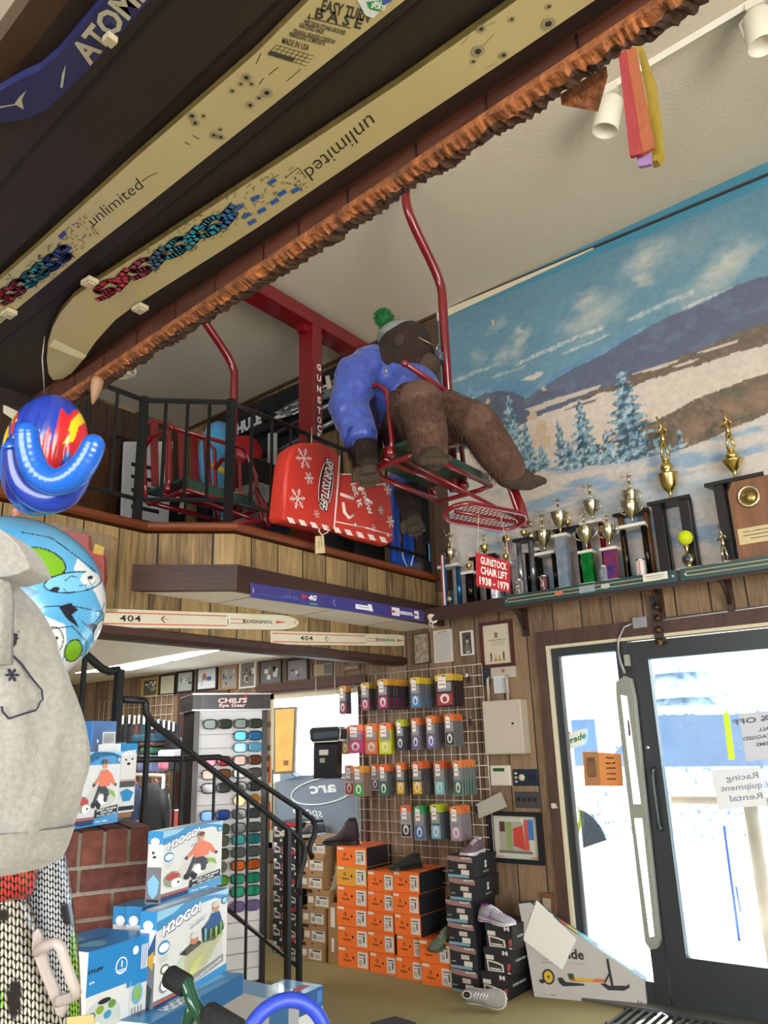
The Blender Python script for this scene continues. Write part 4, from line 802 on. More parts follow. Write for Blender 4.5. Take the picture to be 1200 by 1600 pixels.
can_ = root('wooden_canopy', tuple((A_+B_)/2), 'dark wooden overhead canopy with a rough live edge carrying the white skis', 'canopy')
b = MB(); b.prism([A_, B_, D_, C_], (0, 0, .04), dk)
for f_ in (.36, .62, .82): p, q = A_-ln*W_*f_, B_-ln*W_*f_; b.prism([p+V(0, 0, -.001), q+V(0, 0, -.001), q-ln*.006+V(0, 0, -.001), p-ln*.006+V(0, 0, -.001)], (0, 0, .002), K('0c0807'))
part(b, 'underside', can_)
rl = random.Random(5)
def lipbottom(s): f = (s-s0)/(s1-s0); return 2.385+.035*f
n = 90; b = MB(); vs = []; fs = []
for i in range(n+1):
    s = s0+(s1-s0)*i/n; zb = lipbottom(s); p = L0+ld*s; vs += [p+V(0, 0, CZ-p.z+.02), V(p.x, p.y, zb)]
    q = p+ln*.03; vs += [V(q.x, q.y, zb), q+V(0, 0, CZ-p.z+.02)]
for i in range(n):
    a = i*4
    for j in range(4): fs.append((a+j, a+(j+1) % 4, a+4+(j+1) % 4, a+4+j))
b.add(vs, fs+[(0, 1, 2, 3), (4*n, 4*n+1, 4*n+2, 4*n+3)], lipm)
s = s0+.1
while s < s1:
    p = L0+ld*s; b.add([p-ln*.001+V(0, 0, -.004), p-ln*.001+ld*.004+V(0, 0, -.004), V(p.x+ld.x*.004, p.y+ld.y*.004, lipbottom(s))-ln*.001, V(p.x, p.y, lipbottom(s))-ln*.001], [(0, 1, 2, 3)], K('1d0e08')); s += rl.uniform(.1, .16)
part(b, 'fascia', can_)
b = MB(); vs = []; n = 420
for i in range(n+1):
    s = s0+(s1-s0)*i/n; zb = lipbottom(s); p = L0+ld*s; w1 = .012+.012*rl.random(); w2 = .036+.012*float(noise2(np.array([s*14]), np.array([1.]))[0])+.012*rl.random(); h1 = .006+.008*rl.random()
    vs += [V(p.x, p.y, zb+.006)-ln*.002, V(p.x, p.y, zb-h1*.5), V(p.x, p.y, zb-h1)+ln*w1, V(p.x, p.y, zb-.004-.01*rl.random())+ln*(w1+.010), V(p.x, p.y, zb-.001)+ln*w2, V(p.x, p.y, zb+.02)+ln*(w2+.004), V(p.x, p.y, zb+.03)+ln*.03]
k = 7; fa = []; fb_ = []
for i in range(n):
    for j in range(k): (fa if j < 2 else fb_).append((i*k+j, i*k+(j+1) % k, (i+1)*k+(j+1) % k, (i+1)*k+j))
b.add(vs, fa, bark); o_ = len(b.v)-len(vs); 
for f in fb_: b.f.append(tuple(x+o_ for x in f)); b.m.append(b.mi(barkd)); b.sm.append(False)
part(b, 'live_edge', can_)
b = MB(); p = cp(890, 128, 2.41)+ln*.03; b.prism([p-ld*.03, p+ld*.045, p+ld*.012+ln*.03-V(0, 0, .02)], (0, 0, .02), bark); part(b, 'splinter', can_)
b = MB(); b.prism([C_, D_, D_-ln*.035, C_-ln*.035], (0, 0, .045), mat('canopy_back_trim', '3f2814', .6, nz=(5, .3))); part(b, 'back_trim', can_)
b = MB(); p, q = A_+ln*.03, C_; e = -ld*.012; b.prism([p, q, q+e, p+e], (0, 0, -.045), K('1d1411', .4)); part(b, 'end_board', can_)

cream1 = mat('aged_white_ski_base', 'ad9f74', .38, nz=(3.5, .07), coat=.15); sidew = mat('dull_brass_sidewall', '6f6034', .4, metal=.4, nz=(30, .3)); ink = K('1e1c1c'); GZ = CZ-.022
def pxpoly(pts, z): return [cp(x, y, z) for x, y in pts]
def ski_body(pts, th=.013, name='base'):
    b = MB(); P = pxpoly(pts, GZ); n = len(P); up = [p+V(0, 0, th) for p in P]
    b.add(P+up, [tuple(range(n)), tuple(range(2*n-1, n-1, -1))], cream1); b.add(P+up, [(i, (i+1) % n, n+(i+1) % n, n+i) for i in range(n)], sidew); return b
class PF:
    """drawing on the underside plane of the skis through photo-traced points"""
    def __init__(s, b, z): s.b = b; s.z = z
    def P(s, x, y, l=1): return cp(x, y, s.z-.0005*l)
    def poly(s, pts, m, l=1): s.b.poly([s.P(x, y, l) for x, y in pts], m)
    def line(s, pts, w, m, l=1):
        for a, c in zip(pts, pts[1:]):
            p, q = s.P(*a, l), s.P(*c, l); t = (q-p)
            if t.length < 1e-6: continue
            x = V(-t.y, t.x, 0).normalized()*w/2; t = t.normalized()*w*.3; s.b.poly([p-x-t, q-x+t, q+x+t, p+x-t], m)
    def text(s, st, a, c, h, m, bold=.0, shear=0, l=1, flip=1, space=1):
        p, q = s.P(*a, l), s.P(*c, l); u = (q-p); v = V(-u.y, u.x, 0).normalized()*-1*flip; s.b.text(st, (p+q)/2, u, v, h, m, bold, shear, True, space, u.length)
    def dot(s, x, y, r, m, ring=None, l=2):
        c = s.P(x, y, l)
        if ring: s.b.poly([c+V(math.cos(q), math.sin(q), 0)*ring for q in [-2*PI*i/14 for i in range(14)]], K('8d8468')); c = c-V(0, 0, .0004)
        s.b.poly([c+V(math.cos(q), math.sin(q), 0)*r for q in [-2*PI*i/12 for i in range(12)]], m)
def lerp(a, c, f): return (a[0]+(c[0]-a[0])*f, a[1]+(c[1]-a[1])*f)
def swirls(f, a, c, n, wpx, cols, seed, curl=1):
    """bold graffiti squiggles running along the ski"""
    r = random.Random(seed); dx, dy = c[0]-a[0], c[1]-a[1]; L = math.hypot(dx, dy); ux, uy = dx/L, dy/L; vx, vy = -uy, ux
    for pas, (w, l) in enumerate(((.0135, 3), (.0085, 4))):
        for i in range(n):
            t = (i+.5)/n; m = K(cols[min(len(cols)-1, int(t*len(cols)))]) if pas else K('2a2630'); cx, cy = lerp(a, c, t); s = L/n
            if i % 2 == 0 or curl: pts = [(-.45, .55), (.1, .75), (.35, .35), (-.2, -.05), (-.3, -.5), (.2, -.8), (.55, -.5)]
            else: pts = [(-.4, .8), (.3, .1), (-.35, -.1), (.4, -.8)]
            f.line([(q_.x, q_.y) for q_ in smooth([(cx+ux*p*s*1.15+vx*q*wpx, cy+uy*p*s*1.15+vy*q*wpx, 0) for p, q in pts], 4)], w, m, l)
def dashes(f, a, c, n, wpx, seed, lw=.0012, big=None):
    r = random.Random(seed); dx, dy = c[0]-a[0], c[1]-a[1]; L = math.hypot(dx, dy); ux, uy = dx/L, dy/L
    for _ in range(n):
        t = r.random(); o = r.uniform(-1, 1)*wpx; x, y = a[0]+dx*t-uy*o, a[1]+dy*t+ux*o
        if r.random() < .5: f.line([(x, y), (x+ux*5, y+uy*5)], lw, ink, 2)
        else: f.line([(x, y), (x-uy*4, y+ux*4)], lw, ink, 2)
sk1 = root('white_ski', tuple(cp(300, 220)), 'worn cream ski base with a block of small print, upper of two on the canopy', 'ski')
part(ski_body([(-60, 490), (43, 400), (220, 240), (400, 83), (483, 0), (700, -206), (870, -186), (633, 0), (400, 185), (240, 312), (127, 400), (25, 484), (-60, 560)]), 'base', sk1)
b = MB(); f = PF(b, GZ)
f.text('unlimited', (139, 348), (222, 283), .032, ink, shear=.35, bold=-.006); f.line([(222, 283), (232, 276), (246, 270)], .0014, ink)
f.text('EASY TURN', (503, 8), (578, 27), .024, K('3a3630'), bold=.03); f.text('B A S E', (493, 20), (566, 38), .022, K('3a3630'), bold=.03)
f.line([(480, 27), (548, 44)], .0012, ink); f.line([(484, 22), (482, 34)], .0012, ink)
for i, (s_, x_, y_, w_) in enumerate((('PRECISION STONE-GROUND', 475, 34, 65), ('SINTERED BASE', 468, 39, 38), ('TRIAXIAL BRAIDED CARBON/', 458, 48, 66), ('FIBERGLASS COMPOSITE', 452, 53, 56), ('MADE IN USA', 441, 63, 42))): f.text(s_, (x_, y_), (x_+w_, y_+w_*.24+2), .010 if i < 4 else .014, K('3a3630'), bold=.02)
for k in range(8): x0, y0 = 432+k*7.2, 70+k*2.2; f.line([(x0, y0), (x0-13, y0+14)], .0008, ink)
for k in range(4): f.line([(432-k*4.4, 70+k*5), (492-k*4.4, 88+k*5)], .0008, ink)
f.poly([(423, 79), (462, 91), (457, 97), (419, 85)], K('3a3630'), 2)
for a, c in (((435, 105), (420, 117)), ((470, 108), (448, 127)), ((405, 132), (412, 122)), ((408, 83), (400, 100))): f.line([a, c], .0011, ink)
for x, y, r in ((385, 121, .0035), (393, 131, .002), (376, 131, .002), (363, 142, .0022), (391, 164, .003), (405, 153, .0022), (417, 145, .004), (300, 181, .0035), (305, 192, .003), (334, 211, .003), (345, 214, .003), (318, 181, .002), (344, 202, .002)): f.dot(x, y, r, K('2a241c'), r*2.2)
for a, c in (((289, 222), (296, 226)), ((301, 212), (311, 217))): f.line([a, c], .002, K('5a4a34'))
swirls(f, (0, 470), (106, 392), 6, 12, ('a0202c', '8c2a44', '2a7f9a', '2f8fa8', '28589a', '2a3f86'), 1)
dashes(f, (60, 425), (140, 350), 110, 20, 2); dashes(f, (0, 460), (80, 410), 60, 22, 3)
for x, y in ((96, 366), (104, 388), (88, 392)): f.poly([(x-5, y+3), (x+5, y-5), (x+9, y), (x-1, y+8)], K('2a3f86'), 3)
part(b, 'printed_graphics', sk1)
b = MB(); P = [cp(x, y, GZ-.001) for x, y in ((557, -2), (603, -6), (612, 0), (583, 29), (571, 24))]; b.poly(P, K('c9cfd2')); b.poly([cp(x, y, GZ-.0015) for x, y in ((572, 3), (607, 0), (594, 18), (578, 14))], K('1f8a4c')); b.poly([cp(x, y, GZ-.002) for x, y in ((595, -4), (612, -2), (612, 2), (600, 8))], K('3a52a8')); f = PF(b, GZ-.002); f.text('and', (585, 3), (596, 5), .008, K('e8efe8'), 0.03); f.text('SPORTS', (580, 8), (602, 13), .010, K('e8efe8'), .03); part(b, 'shop_sticker', sk1)

sk2 = root('white_ski', tuple(cp(450, 290)), 'worn cream ski base with a rounded tip, lower of two on the canopy', 'ski')
part(ski_body([(213, 400), (400, 278), (620, 133), (800, 6), (1100, -215), (1240, -208), (930, 0), (800, 88), (620, 208), (400, 357), (333, 400), (260, 446), (207, 480), (180, 500), (150, 533), (130, 562), (112, 583), (98, 592), (83, 594), (76, 584), (73, 562), (75, 536), (82, 512), (95, 488), (115, 465), (137, 449), (170, 428)]), 'base', sk2)
b = MB(); f = PF(b, GZ)
f.text('unlimited', (586, 186), (478, 277), .040, ink, shear=.35, bold=-.006, flip=1); f.line([(478, 277), (466, 262), (448, 276)], .0014, ink)
swirls(f, (150, 462), (370, 330), 8, 13, ('b01c2c', 'a8243c', '8c2a48', '3a5a7a', '22809c', '2289a4', '2a88a4', '27649a'), 4, 0)
dashes(f, (220, 410), (470, 270), 190, 24, 5); 
for x, y in ((373, 322), (384, 335), (398, 308), (408, 327), (424, 282), (428, 313), (461, 295), (440, 300), (393, 345)): f.poly([(x-7, y+3), (x+5, y-4), (x+9, y+1), (x-3, y+8)], K('27509a'), 3)
for x, y, r in ((747, 80, .0045), (752, 45, .003), (787, 86, .003), (857, 37, .0045), (800, 30, .002), (740, 96, .002), (858, 10, .002)): f.dot(x, y, r, K('2a241c'), r*2.1)
for a, c in (((755, 72), (773, 52)), ((757, 107), (775, 99)), ((733, 55), (722, 70)), ((760, 40), (775, 34))): f.line([a, c], .0009, K('6d6450'))
f.poly([(76, 541), (85, 530), (136, 555), (130, 562)], mat('clear_tape', 'd8cca4', .15, coat=.5), 1)
part(b, 'printed_graphics', sk2)
clr = mat('clear_plastic_clip', 'a89c80', .15, coat=.6)
for n_, (x, y, w) in enumerate(((140, 441, 0), (219, 482, 1), (14, 490, 2))):
    p = cp(x, y, GZ-.008); b = MB(); b.cb(p, (.030, .022, .010), clr, None); b.cb(p+V(0, 0, -.006), (.02, .014, .003), clr)
    one(b, 'ski_clip', ('clear plastic clip above the tip of the lower cream ski', 'clear plastic clip below the tip of the lower cream ski', 'clear plastic clip under the upper cream ski at the photo edge')[n_], 'clip', 'clear clips holding the skis')
# blue ski
bl = mat('blue_ski_topsheet', '20254e', .3, nz=(4, .2), coat=.3); b = MB(); P = pxpoly([(-60, 150), (0, 142), (35, 122), (62, 110), (92, 84), (165, -2), (190, -30), (262, -30), (235, 0), (140, 106), (96, 150), (74, 170), (45, 185), (0, 192), (-60, 180)], CZ-.03); n = len(P)
t = root('blue_ski', tuple(cp(120, 100)), 'dark blue ski with pale capitals and an arrow mark, in the upper left corner', 'ski')
b.add(P+[p+V(0, 0, .014) for p in P], [tuple(range(n)), tuple(range(2*n-1, n-1, -1))]+[(i, (i+1) % n, n+(i+1) % n, n+i) for i in range(n)], bl); part(b, 'base', t)
b = MB(); f = PF(b, CZ-.03); gy = K('a39d88'); f.text('ATOMIC', (124, 92), (236, -44), .043, gy, bold=.03, shear=.1); f.poly([(98, 137), (94, 137), (97, 115), (103, 101)], gy); f.poly([(0, 166), (22, 163), (30, 152), (41, 141), (34, 156), (37, 171), (25, 164), (0, 169)], gy); part(b, 'lettering', t, 'pale lettering and an arrow mark')
b = MB(); b.cb(cp(172, 62, CZ-.042), (.014, .014, .010), clr); one(b, 'ski_clip', 'small clip holding the dark blue ski', 'clip', 'clear clips holding the skis')
# white pulley wheel and peg under the canopy end
t = root('pulley_wheel', tuple(oZ(180, 588, 2.36)), 'pale round wheel with holes hanging below the canopy end', 'wheel'); c = oY(182, 578, 1.05); wm = mat('grey_plastic', 'b2aea2', .5)
b = MB(); b.tube([c+V(.045*math.cos(q), .045*math.sin(q), 0) for q in [2*PI*i/24 for i in range(24)]], .006, wm, 8, closed=True)
for k in range(5): q = 2*PI*k/5; b.tube([c, c+V(.043*math.cos(q), .043*math.sin(q), 0)], .006, wm, 6)
b.lathe([(.014, -.006), (.014, .006)], c, wm, 14); b.tube([c, c+V(0, 0, .05)], .004, wm, 6); part(b, 'wheel', t)
b = MB(); c = oY(150, 607, .96); b.lathe([(.003, -.04), (.010, -.015), (.014, .0), (.015, .02), (.010, .03)], c, mat('wooden_peg', '8a6a4c', .6), 12, ax=(.25, 0, 1)); part(b, 'peg', t)
# white shelf-tag holder
t = root('shelf_tag_holder', tuple(oZ(100, 655, 2.33)), 'white plastic tag holder with a curved flap hanging from the canopy end', 'holder'); wp = K('cfcbb8', .4)
b = MB(); P = [oY(x, y, .99) for x, y in ((5, 632), (52, 655), (100, 668), (100, 686), (60, 677), (30, 662), (5, 645))]; b.prism(P, (0, .004, 0), wp); part(b, 'strip', t)
b = MB(); P = [oY(x, y, .98) for x, y in ((86, 650), (92, 628), (110, 641), (112, 652), (105, 667), (92, 678), (70, 672))]; b.prism(P, (0, .003, 0), wp); part(b, 'flap', t)
b = MB(); P = [oY(x, y, .985) for x, y in ((66, 650), (62, 662), (57, 660), (61, 650))]; b.prism(P, (0, .001, 0), K('222222')); part(b, 'seam', t)
# windsock
t = root('windsock', tuple(oY(990, 250, 1.75)), 'red orange yellow and purple nylon windsock hanging near the ceiling', 'windsock')
def strip(pts, m, Yv, nm, th=.012):
    b = MB(); b.prism([oY(x, y, Yv) for x, y in pts], (0, th, 0), m); o = part(b, nm, t)
ny = lambda n_, c: mat(n_, c, .6, bump=(30, .6))
strip([(966, 84), (977, 78), (1003, 240), (984, 244)], ny('red_nylon', '8e2c30'), 1.75, 'red_panel'); strip([(976, 78), (992, 72), (1022, 230), (1003, 240)], ny('orange_nylon', '94502e'), 1.757, 'orange_panel')
strip([(993, 70), (1002, 70), (1010, 95), (1020, 120), (1026, 165), (1034, 240), (1027, 250), (1016, 253), (1012, 160), (1000, 95)], ny('yellow_nylon', '8c7620'), 1.79, 'yellow_panel', .03); strip([(994, 238), (1016, 234), (1017, 256), (997, 260)], ny('purple_nylon', '8d6a9c'), 1.77, 'purple_panel')
b = MB(); b.tube([oY(1000, 70, 1.79), V(oY(1000, 70, 1.79).x, 1.79, cz(-.4))], .0015, K('cccccc'), 4); part(b, 'string', t)
# track light with two spots
wht = K('d9d3c3', .4); t = root('track_light', tuple(oZ(1060, 90, 4.95)), 'white ceiling track with two cylinder spotlights near the mural', 'light'); a = oZ(930, 163, 4.975); c = oZ(1204, 6, 5.0); c = a+(c-a)*1.6
a.z = cz(a.x)-.02; c.z = cz(c.x)-.02; u = (c-a).normalized(); b = MB(); b.tube([a, c], .024, wht, 4, up=(0, 0, 1)); part(b, 'track', t)
def spot(px, py, d, nm):
    p = a+u*(((oZ(px, py, a.z))-a).dot(u)); b = MB(); b.box(p.x-.045, p.x+.045, p.y-.02, p.y+.02, p.z-.05, p.z-.0, wht); b.tube([p+V(-.03, 0, -.05), p+V(-.085, 0, -.10), p+V(-.075, 0, -.20)], .008, wht, 6); s = part(b, 'spotlight', t)
    h = p+V(.0, .0, -.09); d = Vector(d).normalized(); b = MB(); b.lathe([(.03, 0), (.062, .006), (.072, .02), (.074, .20), (.071, .205), (.066, .20), (.05, .16), (.001, .15)], h, wht, 24, ax=d); part(b, 'lamp_head', s)
spot(962, 150, (-.30, -.05, -1), ''); spot(1186, 22, (-.03, 0, -1), '')
# security camera under the fascia
t = root('security_camera', tuple(oX(672, 968, -3.22)), 'small white security camera under the corner of the balcony fascia', 'camera'); p = oX(667, 963, -3.20)
b = MB(); b.lathe([(.03, 0), (.028, .012), (.02, .018), (.001, .018)], p, wht, 18, ax=(1, -.4, 0)); b.tube([p+V(.015, -.005, 0), p+V(.035, -.01, .0)], .012, wht, 8); part(b, 'mount', t)
b = MB(); q = p+V(.035, -.01, 0); d = V(.62, -.35, -.42).normalized(); b.lathe([(.001, -.02), (.02, -.018), (.032, -.01), (.034, .0), (.034, .07), (.030, .072), (.028, .068), (.001, .066)], q, wht, 22, ax=d); b.lathe([(.024, .067), (.001, .0675)], q, K('20241f', .15), 18, ax=d); part(b, 'housing', t)
b = MB(); b.tube([p+V(.01, 0, -.02), p+V(.02, -.0, -.06), p+V(.03, .02, -.075)], .005, wht, 6); b.tube([p+V(.03, .02, -.0), p+V(.03, .03, -.09)], .004, wht, 6); part(b, 'cable', t)
# ================================================================ skis on the balcony front
def wall_ski(p0, p1, w, lab, m, tipr, X_, name='wall_ski', deco=None, grp=None):
    """p0,p1: centre line ends (pixels) in the plane X = X_; tip at p1"""
    a, c = oX(*p0, X_), oX(*p1, X_); u = (c-a); L = u.length; u.normalize(); v = V(1, 0, 0).cross(u); v = -v if v.z < 0 else v
    t = root(name, tuple(a), lab, 'ski', grp); b = MB(); pts = [(0, -w/2), (L-tipr, -w/2)]+[(L-tipr+tipr*math.sin(q), -w/2*math.cos(q)) for q in [PI*i/10 for i in range(1, 10)]]+[(L-tipr, w/2), (0, w/2)]
    b.prism([a+u*x+v*y for x, y in pts], (-.012, 0, 0), m); part(b, 'body', t, bevel=.002)
    b = MB(); f = Face(b, a+V(0, 0, 0), u, v, (1, 0, 0), eps=.0008); deco(f, L, w); part(b, 'printed_graphics', t); return t
orn = K('d2532c'); blk = K('1c1c1e')
def d404(f, L, w):
    for s in (1, -1): f.rect(.01, s*w*.30-.003, L*.62, s*w*.30+.003, orn); f.rect(L*.635, s*w*.12-.002, L*.72, s*w*.12+.002, orn)
    f.text('404', L*.21, 0, w*.48, blk, width=L*.08, space=1.1); f.line([(L*.36, 0), (L*.33, w*.05)], .004, orn); f.line([(L*.345, w*.2), (L*.33, w*.02), (L*.345, -w*.2)], .006, blk)
    f.rect(L*.615, -w*.3, L*.632, w*.3, K('e8e4d8'), 2); f.line([(L*.62, w*.28), (L*.625, 0), (L*.618, -w*.28)], .004, blk, 3); f.line([(L*.62, w*.05), (L*.63, -w*.28)], .004, blk, 3)
    f.text('ROSSIGNOL', L*.775, 0, w*.30, blk, width=L*.155, bold=.02); f.poly([(L*.87, w*.10), (L*.93, 0), (L*.87, -w*.10)], orn); f.line([(L*.985, w*.14), (L*.97, 0), (L*.985, -w*.14)], .004, K('8c3a2c'))
bone = mat('bone_white_ski', 'd6cfba', .35, nz=(6, .04))
wall_ski((110, 964), (467, 973), .098, 'cream ski with orange lines on the header wall, longer left one', bone, .20, -3.585, deco=d404, grp='cream skis on the header wall')
wall_ski((424, 996), (644, 1001), .088, 'cream ski with orange lines on the header wall, right one by the corner', bone, .20, -3.585, deco=d404, grp='cream skis on the header wall')
def d4g(f, L, w):
    wh = K('e6e4ea'); rd = K('c22838')
    f.text('AREA', .012, 0, .012, wh, ang=90); f.line([(L*.03, -w*.2), (L*.23, -w*.2)], .002, K('3a86b8')); f.text('EMPIRE', L*.17, -w*.08, .010, K('8a94d8'), width=.12, space=1.4); f.poly([(L*.225, w*.28), (L*.26, w*.08), (L*.22, -w*.02)], rd)
    f.text('4G', L*.275, w*.10, w*.48, wh, bold=.05, shear=.25, width=.075); f.text('SERIES', L*.28, -w*.33, w*.16, K('58b8a8'), width=.07, bold=.04); f.line([(L*.385, w*.25), (L*.38, 0), (L*.39, -w*.25)], .004, K('b8b4dc')); f.ell(L*.385, 0, .012, w*.36, K('4a4a96'), 1)
    f.rect(L*.50, -w*.22, L*.59, w*.14, wh); f.poly([(L*.57, w*.30), (L*.592, w*.28), (L*.60, -w*.25), (L*.58, -w*.25)], wh, 2); f.rect(L*.51, -w*.05, L*.57, w*.0, K('888888'), 3)
    for x in (.715, .862): f.rect(L*x, -w*.32, L*(x+.05 if x < .8 else x+.03), w*.34, wh); f.poly([(L*(x+.002), w*.15), (L*(x+.028), 0), (L*(x+.002), -w*.15)], rd, 2)
    f.text('ROSSIGNOL', L*.80, 0, w*.36, wh, bold=.06, width=L*.108)
wall_ski((393, 922), (678, 965), .085, 'purple blue ski with white lettering on the dark balcony fascia', mat('violet_ski_topsheet', '3f3a80', .3, coat=.4), .16, -3.187, deco=d4g)
# ================================================================ wire grid and its hanging packs
chrome = mat('chromed_wire', 'd2cdc6', .35, metal=.4)
def grid(x0, x1, z0, z1, y, lab, sp=.0762, name='wire_grid_panel'):
    b = MB(); n = int(round((x1-x0)/sp)); k = int(round((z1-z0)/sp))
    for i in range(n+1): x = x0+(x1-x0)*i/n; b.tube([(x, y, z0), (x, y, z1)], .003, chrome, 5)
    for i in range(k+1): z = z0+(z1-z0)*i/k; b.tube([(x0, y+.006, z), (x1, y+.006, z)], .003, chrome, 5)
    return one(b, name, lab, 'wire grid')
gx0, gz1 = wz(557, 1061); gx1 = wz(757, 1048)[0]
grid(gx0, gx1, .55, gz1+.02, WY-.035, 'tall chromed wire grid panel on the wall right of the window')
def pack(top, body, item, shape=0):
    """clear blister pack on a coloured card; stands in local x/z, faces -y"""
    b = MB(); w, h, t = .078, .148, .011; m = K(top, .35); cl = K(body, .25); it = K(item, .4); wh = K('e6e0dc')
    b.box(-w/2, w/2, 0, t, .0, h*.78, cl); b.box(-w/2, w/2, -.001, t*.8, h*.78, h*.97, m); b.box(-w*.35, w*.35, 0, t*.8, h*.97, h, m)
    f = Face(b, (-w/2, -.001, 0), (w, 0, 0), (0, 0, h), (0, -1, 0))
    f.rect(.08, .04, .92, .40, it); f.ell(.5, .24, .26, .15, K('d9d4d0', .3), 2, 14); f.ell(.5, .22, .13, .09, it, 3, 12); f.rect(.12, .46, .88, .74, K('8f8e92', .3)); f.rect(.16, .56, .6, .92, wh, 2); f.rect(.2, .66, .55, .69, K('9a4a3a'), 3); f.rect(.2, .78, .5, .80, K('777777'), 3); f.ell(.5, .93, .12, .02, K('222222'), 3, 8)
    return b
def solve_y(pxr, py, x, back):
    return back
ORD = ['front', 'second', 'third', 'fourth', 'fifth', 'sixth', 'seventh', 'eighth', 'ninth', 'tenth', 'eleventh']
PACKS = [ # u0,u1,u2(stack right),v0,v1, n, top, body, item, words
 (45, 95, 145, 148, 350, 3, 'c9893a', '57535a', '8a2148', 'orange topped ones farthest left on the top row'),
 (200, 262, 320, 125, 325, 4, 'd1a82c', '5b5258', 'b02a62', 'short magenta ones, second hook of the top row'),
 (320, 395, 555, 100, 315, 9, 'cf9a34', '3d3b42', 'b02a62', 'long row of magenta ones on the top row'),
 (555, 625, 735, 88, 305, 6, 'd8b830', '6a6a6e', '2f7fb8', 'yellow topped blue ones on the top row'),
 (735, 865, 945, 65, 295, 5, 'c8a83a', '3a3034', 'a03038', 'wide dark red ones, right end of the top row'),
 (65, 112, 125, 445, 640, 1, 'd8582c', '8a7a6c', 'b88a2c', 'ochre blister pack farthest left on the second row'),
 (105, 218, 226, 428, 632, 2, 'e07a4c', 'c8447a', 'c8447a', 'rounded pink ones at the left of the second row'),
 (228, 322, 330, 420, 640, 2, 'e2713a', 'd9703c', 'e0825c', 'rounded all orange ones in the second row'),
 (328, 420, 450, 415, 640, 3, 'e2713a', 'b8b430', 'c9c83c', 'rounded orange and lime ones in the second row'),
 (452, 510, 555, 392, 612, 4, 'b9b832', '4a4c52', '2f3c4e', 'lime topped dark ones in the second row'),
 (562, 620, 665, 380, 605, 4, 'dc7440', '77747c', '5a4c88', 'violet ones right beside the lime topped, second row'),
 (668, 735, 798, 362, 600, 5, 'dc6f3c', '6f6c74', '6a5c98', 'violet ones next to the black ones, second row'),
 (800, 870, 940, 350, 580, 6, 'dd7038', '6f7274', '34363a', 'black ones at the right end of the second row'),
 (85, 150, 160, 718, 935, 1, 'e08a60', 'c9b4ac', 'b04a48', 'clear pack with an orange rim farthest left on the third row'),
 (145, 222, 275, 725, 945, 4, 'dc9a3c', '9a7a6c', '2f9a44', 'green ones at the left of the third row'),
 (275, 330, 340, 710, 900, 2, 'dd6030', 'c2b4b4', '4a4668', 'white labelled ones, second hook of the third row'),
 (330, 395, 445, 712, 940, 4, 'dd6a38', '5e6066', '2a6a4a', 'dark green ones left of the yellow, third row'),
 (452, 515, 555, 700, 935, 3, 'dd6c30', '5a5a5c', 'd0a020', 'short row of yellow ones in the third row'),
 (567, 640, 720, 692, 935, 6, 'd9683a', '55565a', 'd0a020', 'long row of yellow ones in the third row'),
 (725, 800, 860, 690, 935, 4, 'd45a38', '84898e', '7ac0cc', 'pale blue ones in the third row'),
 (862, 925, 1055, 685, 940, 6, 'd9824c', '6e7a7c', '3a6a54', 'orange topped ones, right end of the third row'),
 (485, 560, 580, 1005, 1240, 2, 'd8694a', 'a8a0a2', '38363a', 'clear ones at the left of the bottom row'),
 (582, 655, 695, 1010, 1260, 4, '2f9a62', '8a8a90', '3a68a8', 'green topped ones in the bottom row'),
 (698, 775, 840, 1000, 1255, 5, 'b4bc34', '5a6268', '7aaac8', 'lime topped ones in the bottom row'),
 (840, 920, 1000, 1012, 1265, 5, 'df7f44', '8e8a8e', 'b08aa4', 'pink ones at the right of the bottom row')]
def Pu(u, v): return 520+u/4.615, 1040+v/4.615
for u0, u1, u2, v0, v1, n, top, body, item, words in PACKS:
    px0, py0 = Pu(u0, v0); px1, py1 = Pu(u1, v1); px2, _ = Pu(u2, v1)
    best = None
    for k in range(1, 60):       # length of the hook so that the back pack stands just off the grid
        yf = WY-.05-k*.008; a = oY(px0, py0, yf); c = oY(px1, py0, yf); back = oY(px2, py0, WY-.055); e = abs(back.x-c.x)
        if best is None or e < best[0]: best = (e, yf, a, c)
    _, yf, a, c = best; yf = max(yf, WY-.40); a = oY(px0, py0, yf); c = oY(px1, py0, yf); zb = oY((px0+px1)/2, py1, yf).z; wd = c.x-a.x; h = a.z-zb
    pb = pack(top, body, item); sx, sz = wd/.078, h/.148
    for v in pb.v: v.x *= sx; v.z *= sz
    hang = words; grp = 'packs on the hook: '+words; xs = (a.x+c.x)/2; n = max(1, n); pitch = min(.035, (WY-.055-yf)/max(1, n))
    o = pb.obj('blister_pack', recentre=False); o.location = (xs, yf, zb); tag(o, ('front pack of the ' if n > 1 else '')+words, 'package', grp)
    for k in range(1, n):
        q = o.copy(); C.objects.link(q); q.location = (xs+.002*math.sin(k*2.1), yf+k*pitch, zb+.001*math.cos(k*3)); q['label'] = (('hindmost' if k == n-1 else ORD[k])+' pack of the '+words)
    b = MB(); b.tube([(xs, yf-.02, zb+h*.95+.006), (xs, yf-.012, zb+h*.95), (xs, WY-.035, zb+h*.95)], .0022, chrome, 6); one(b, 'peg_hook', 'hook of the '+words, 'hook', None)
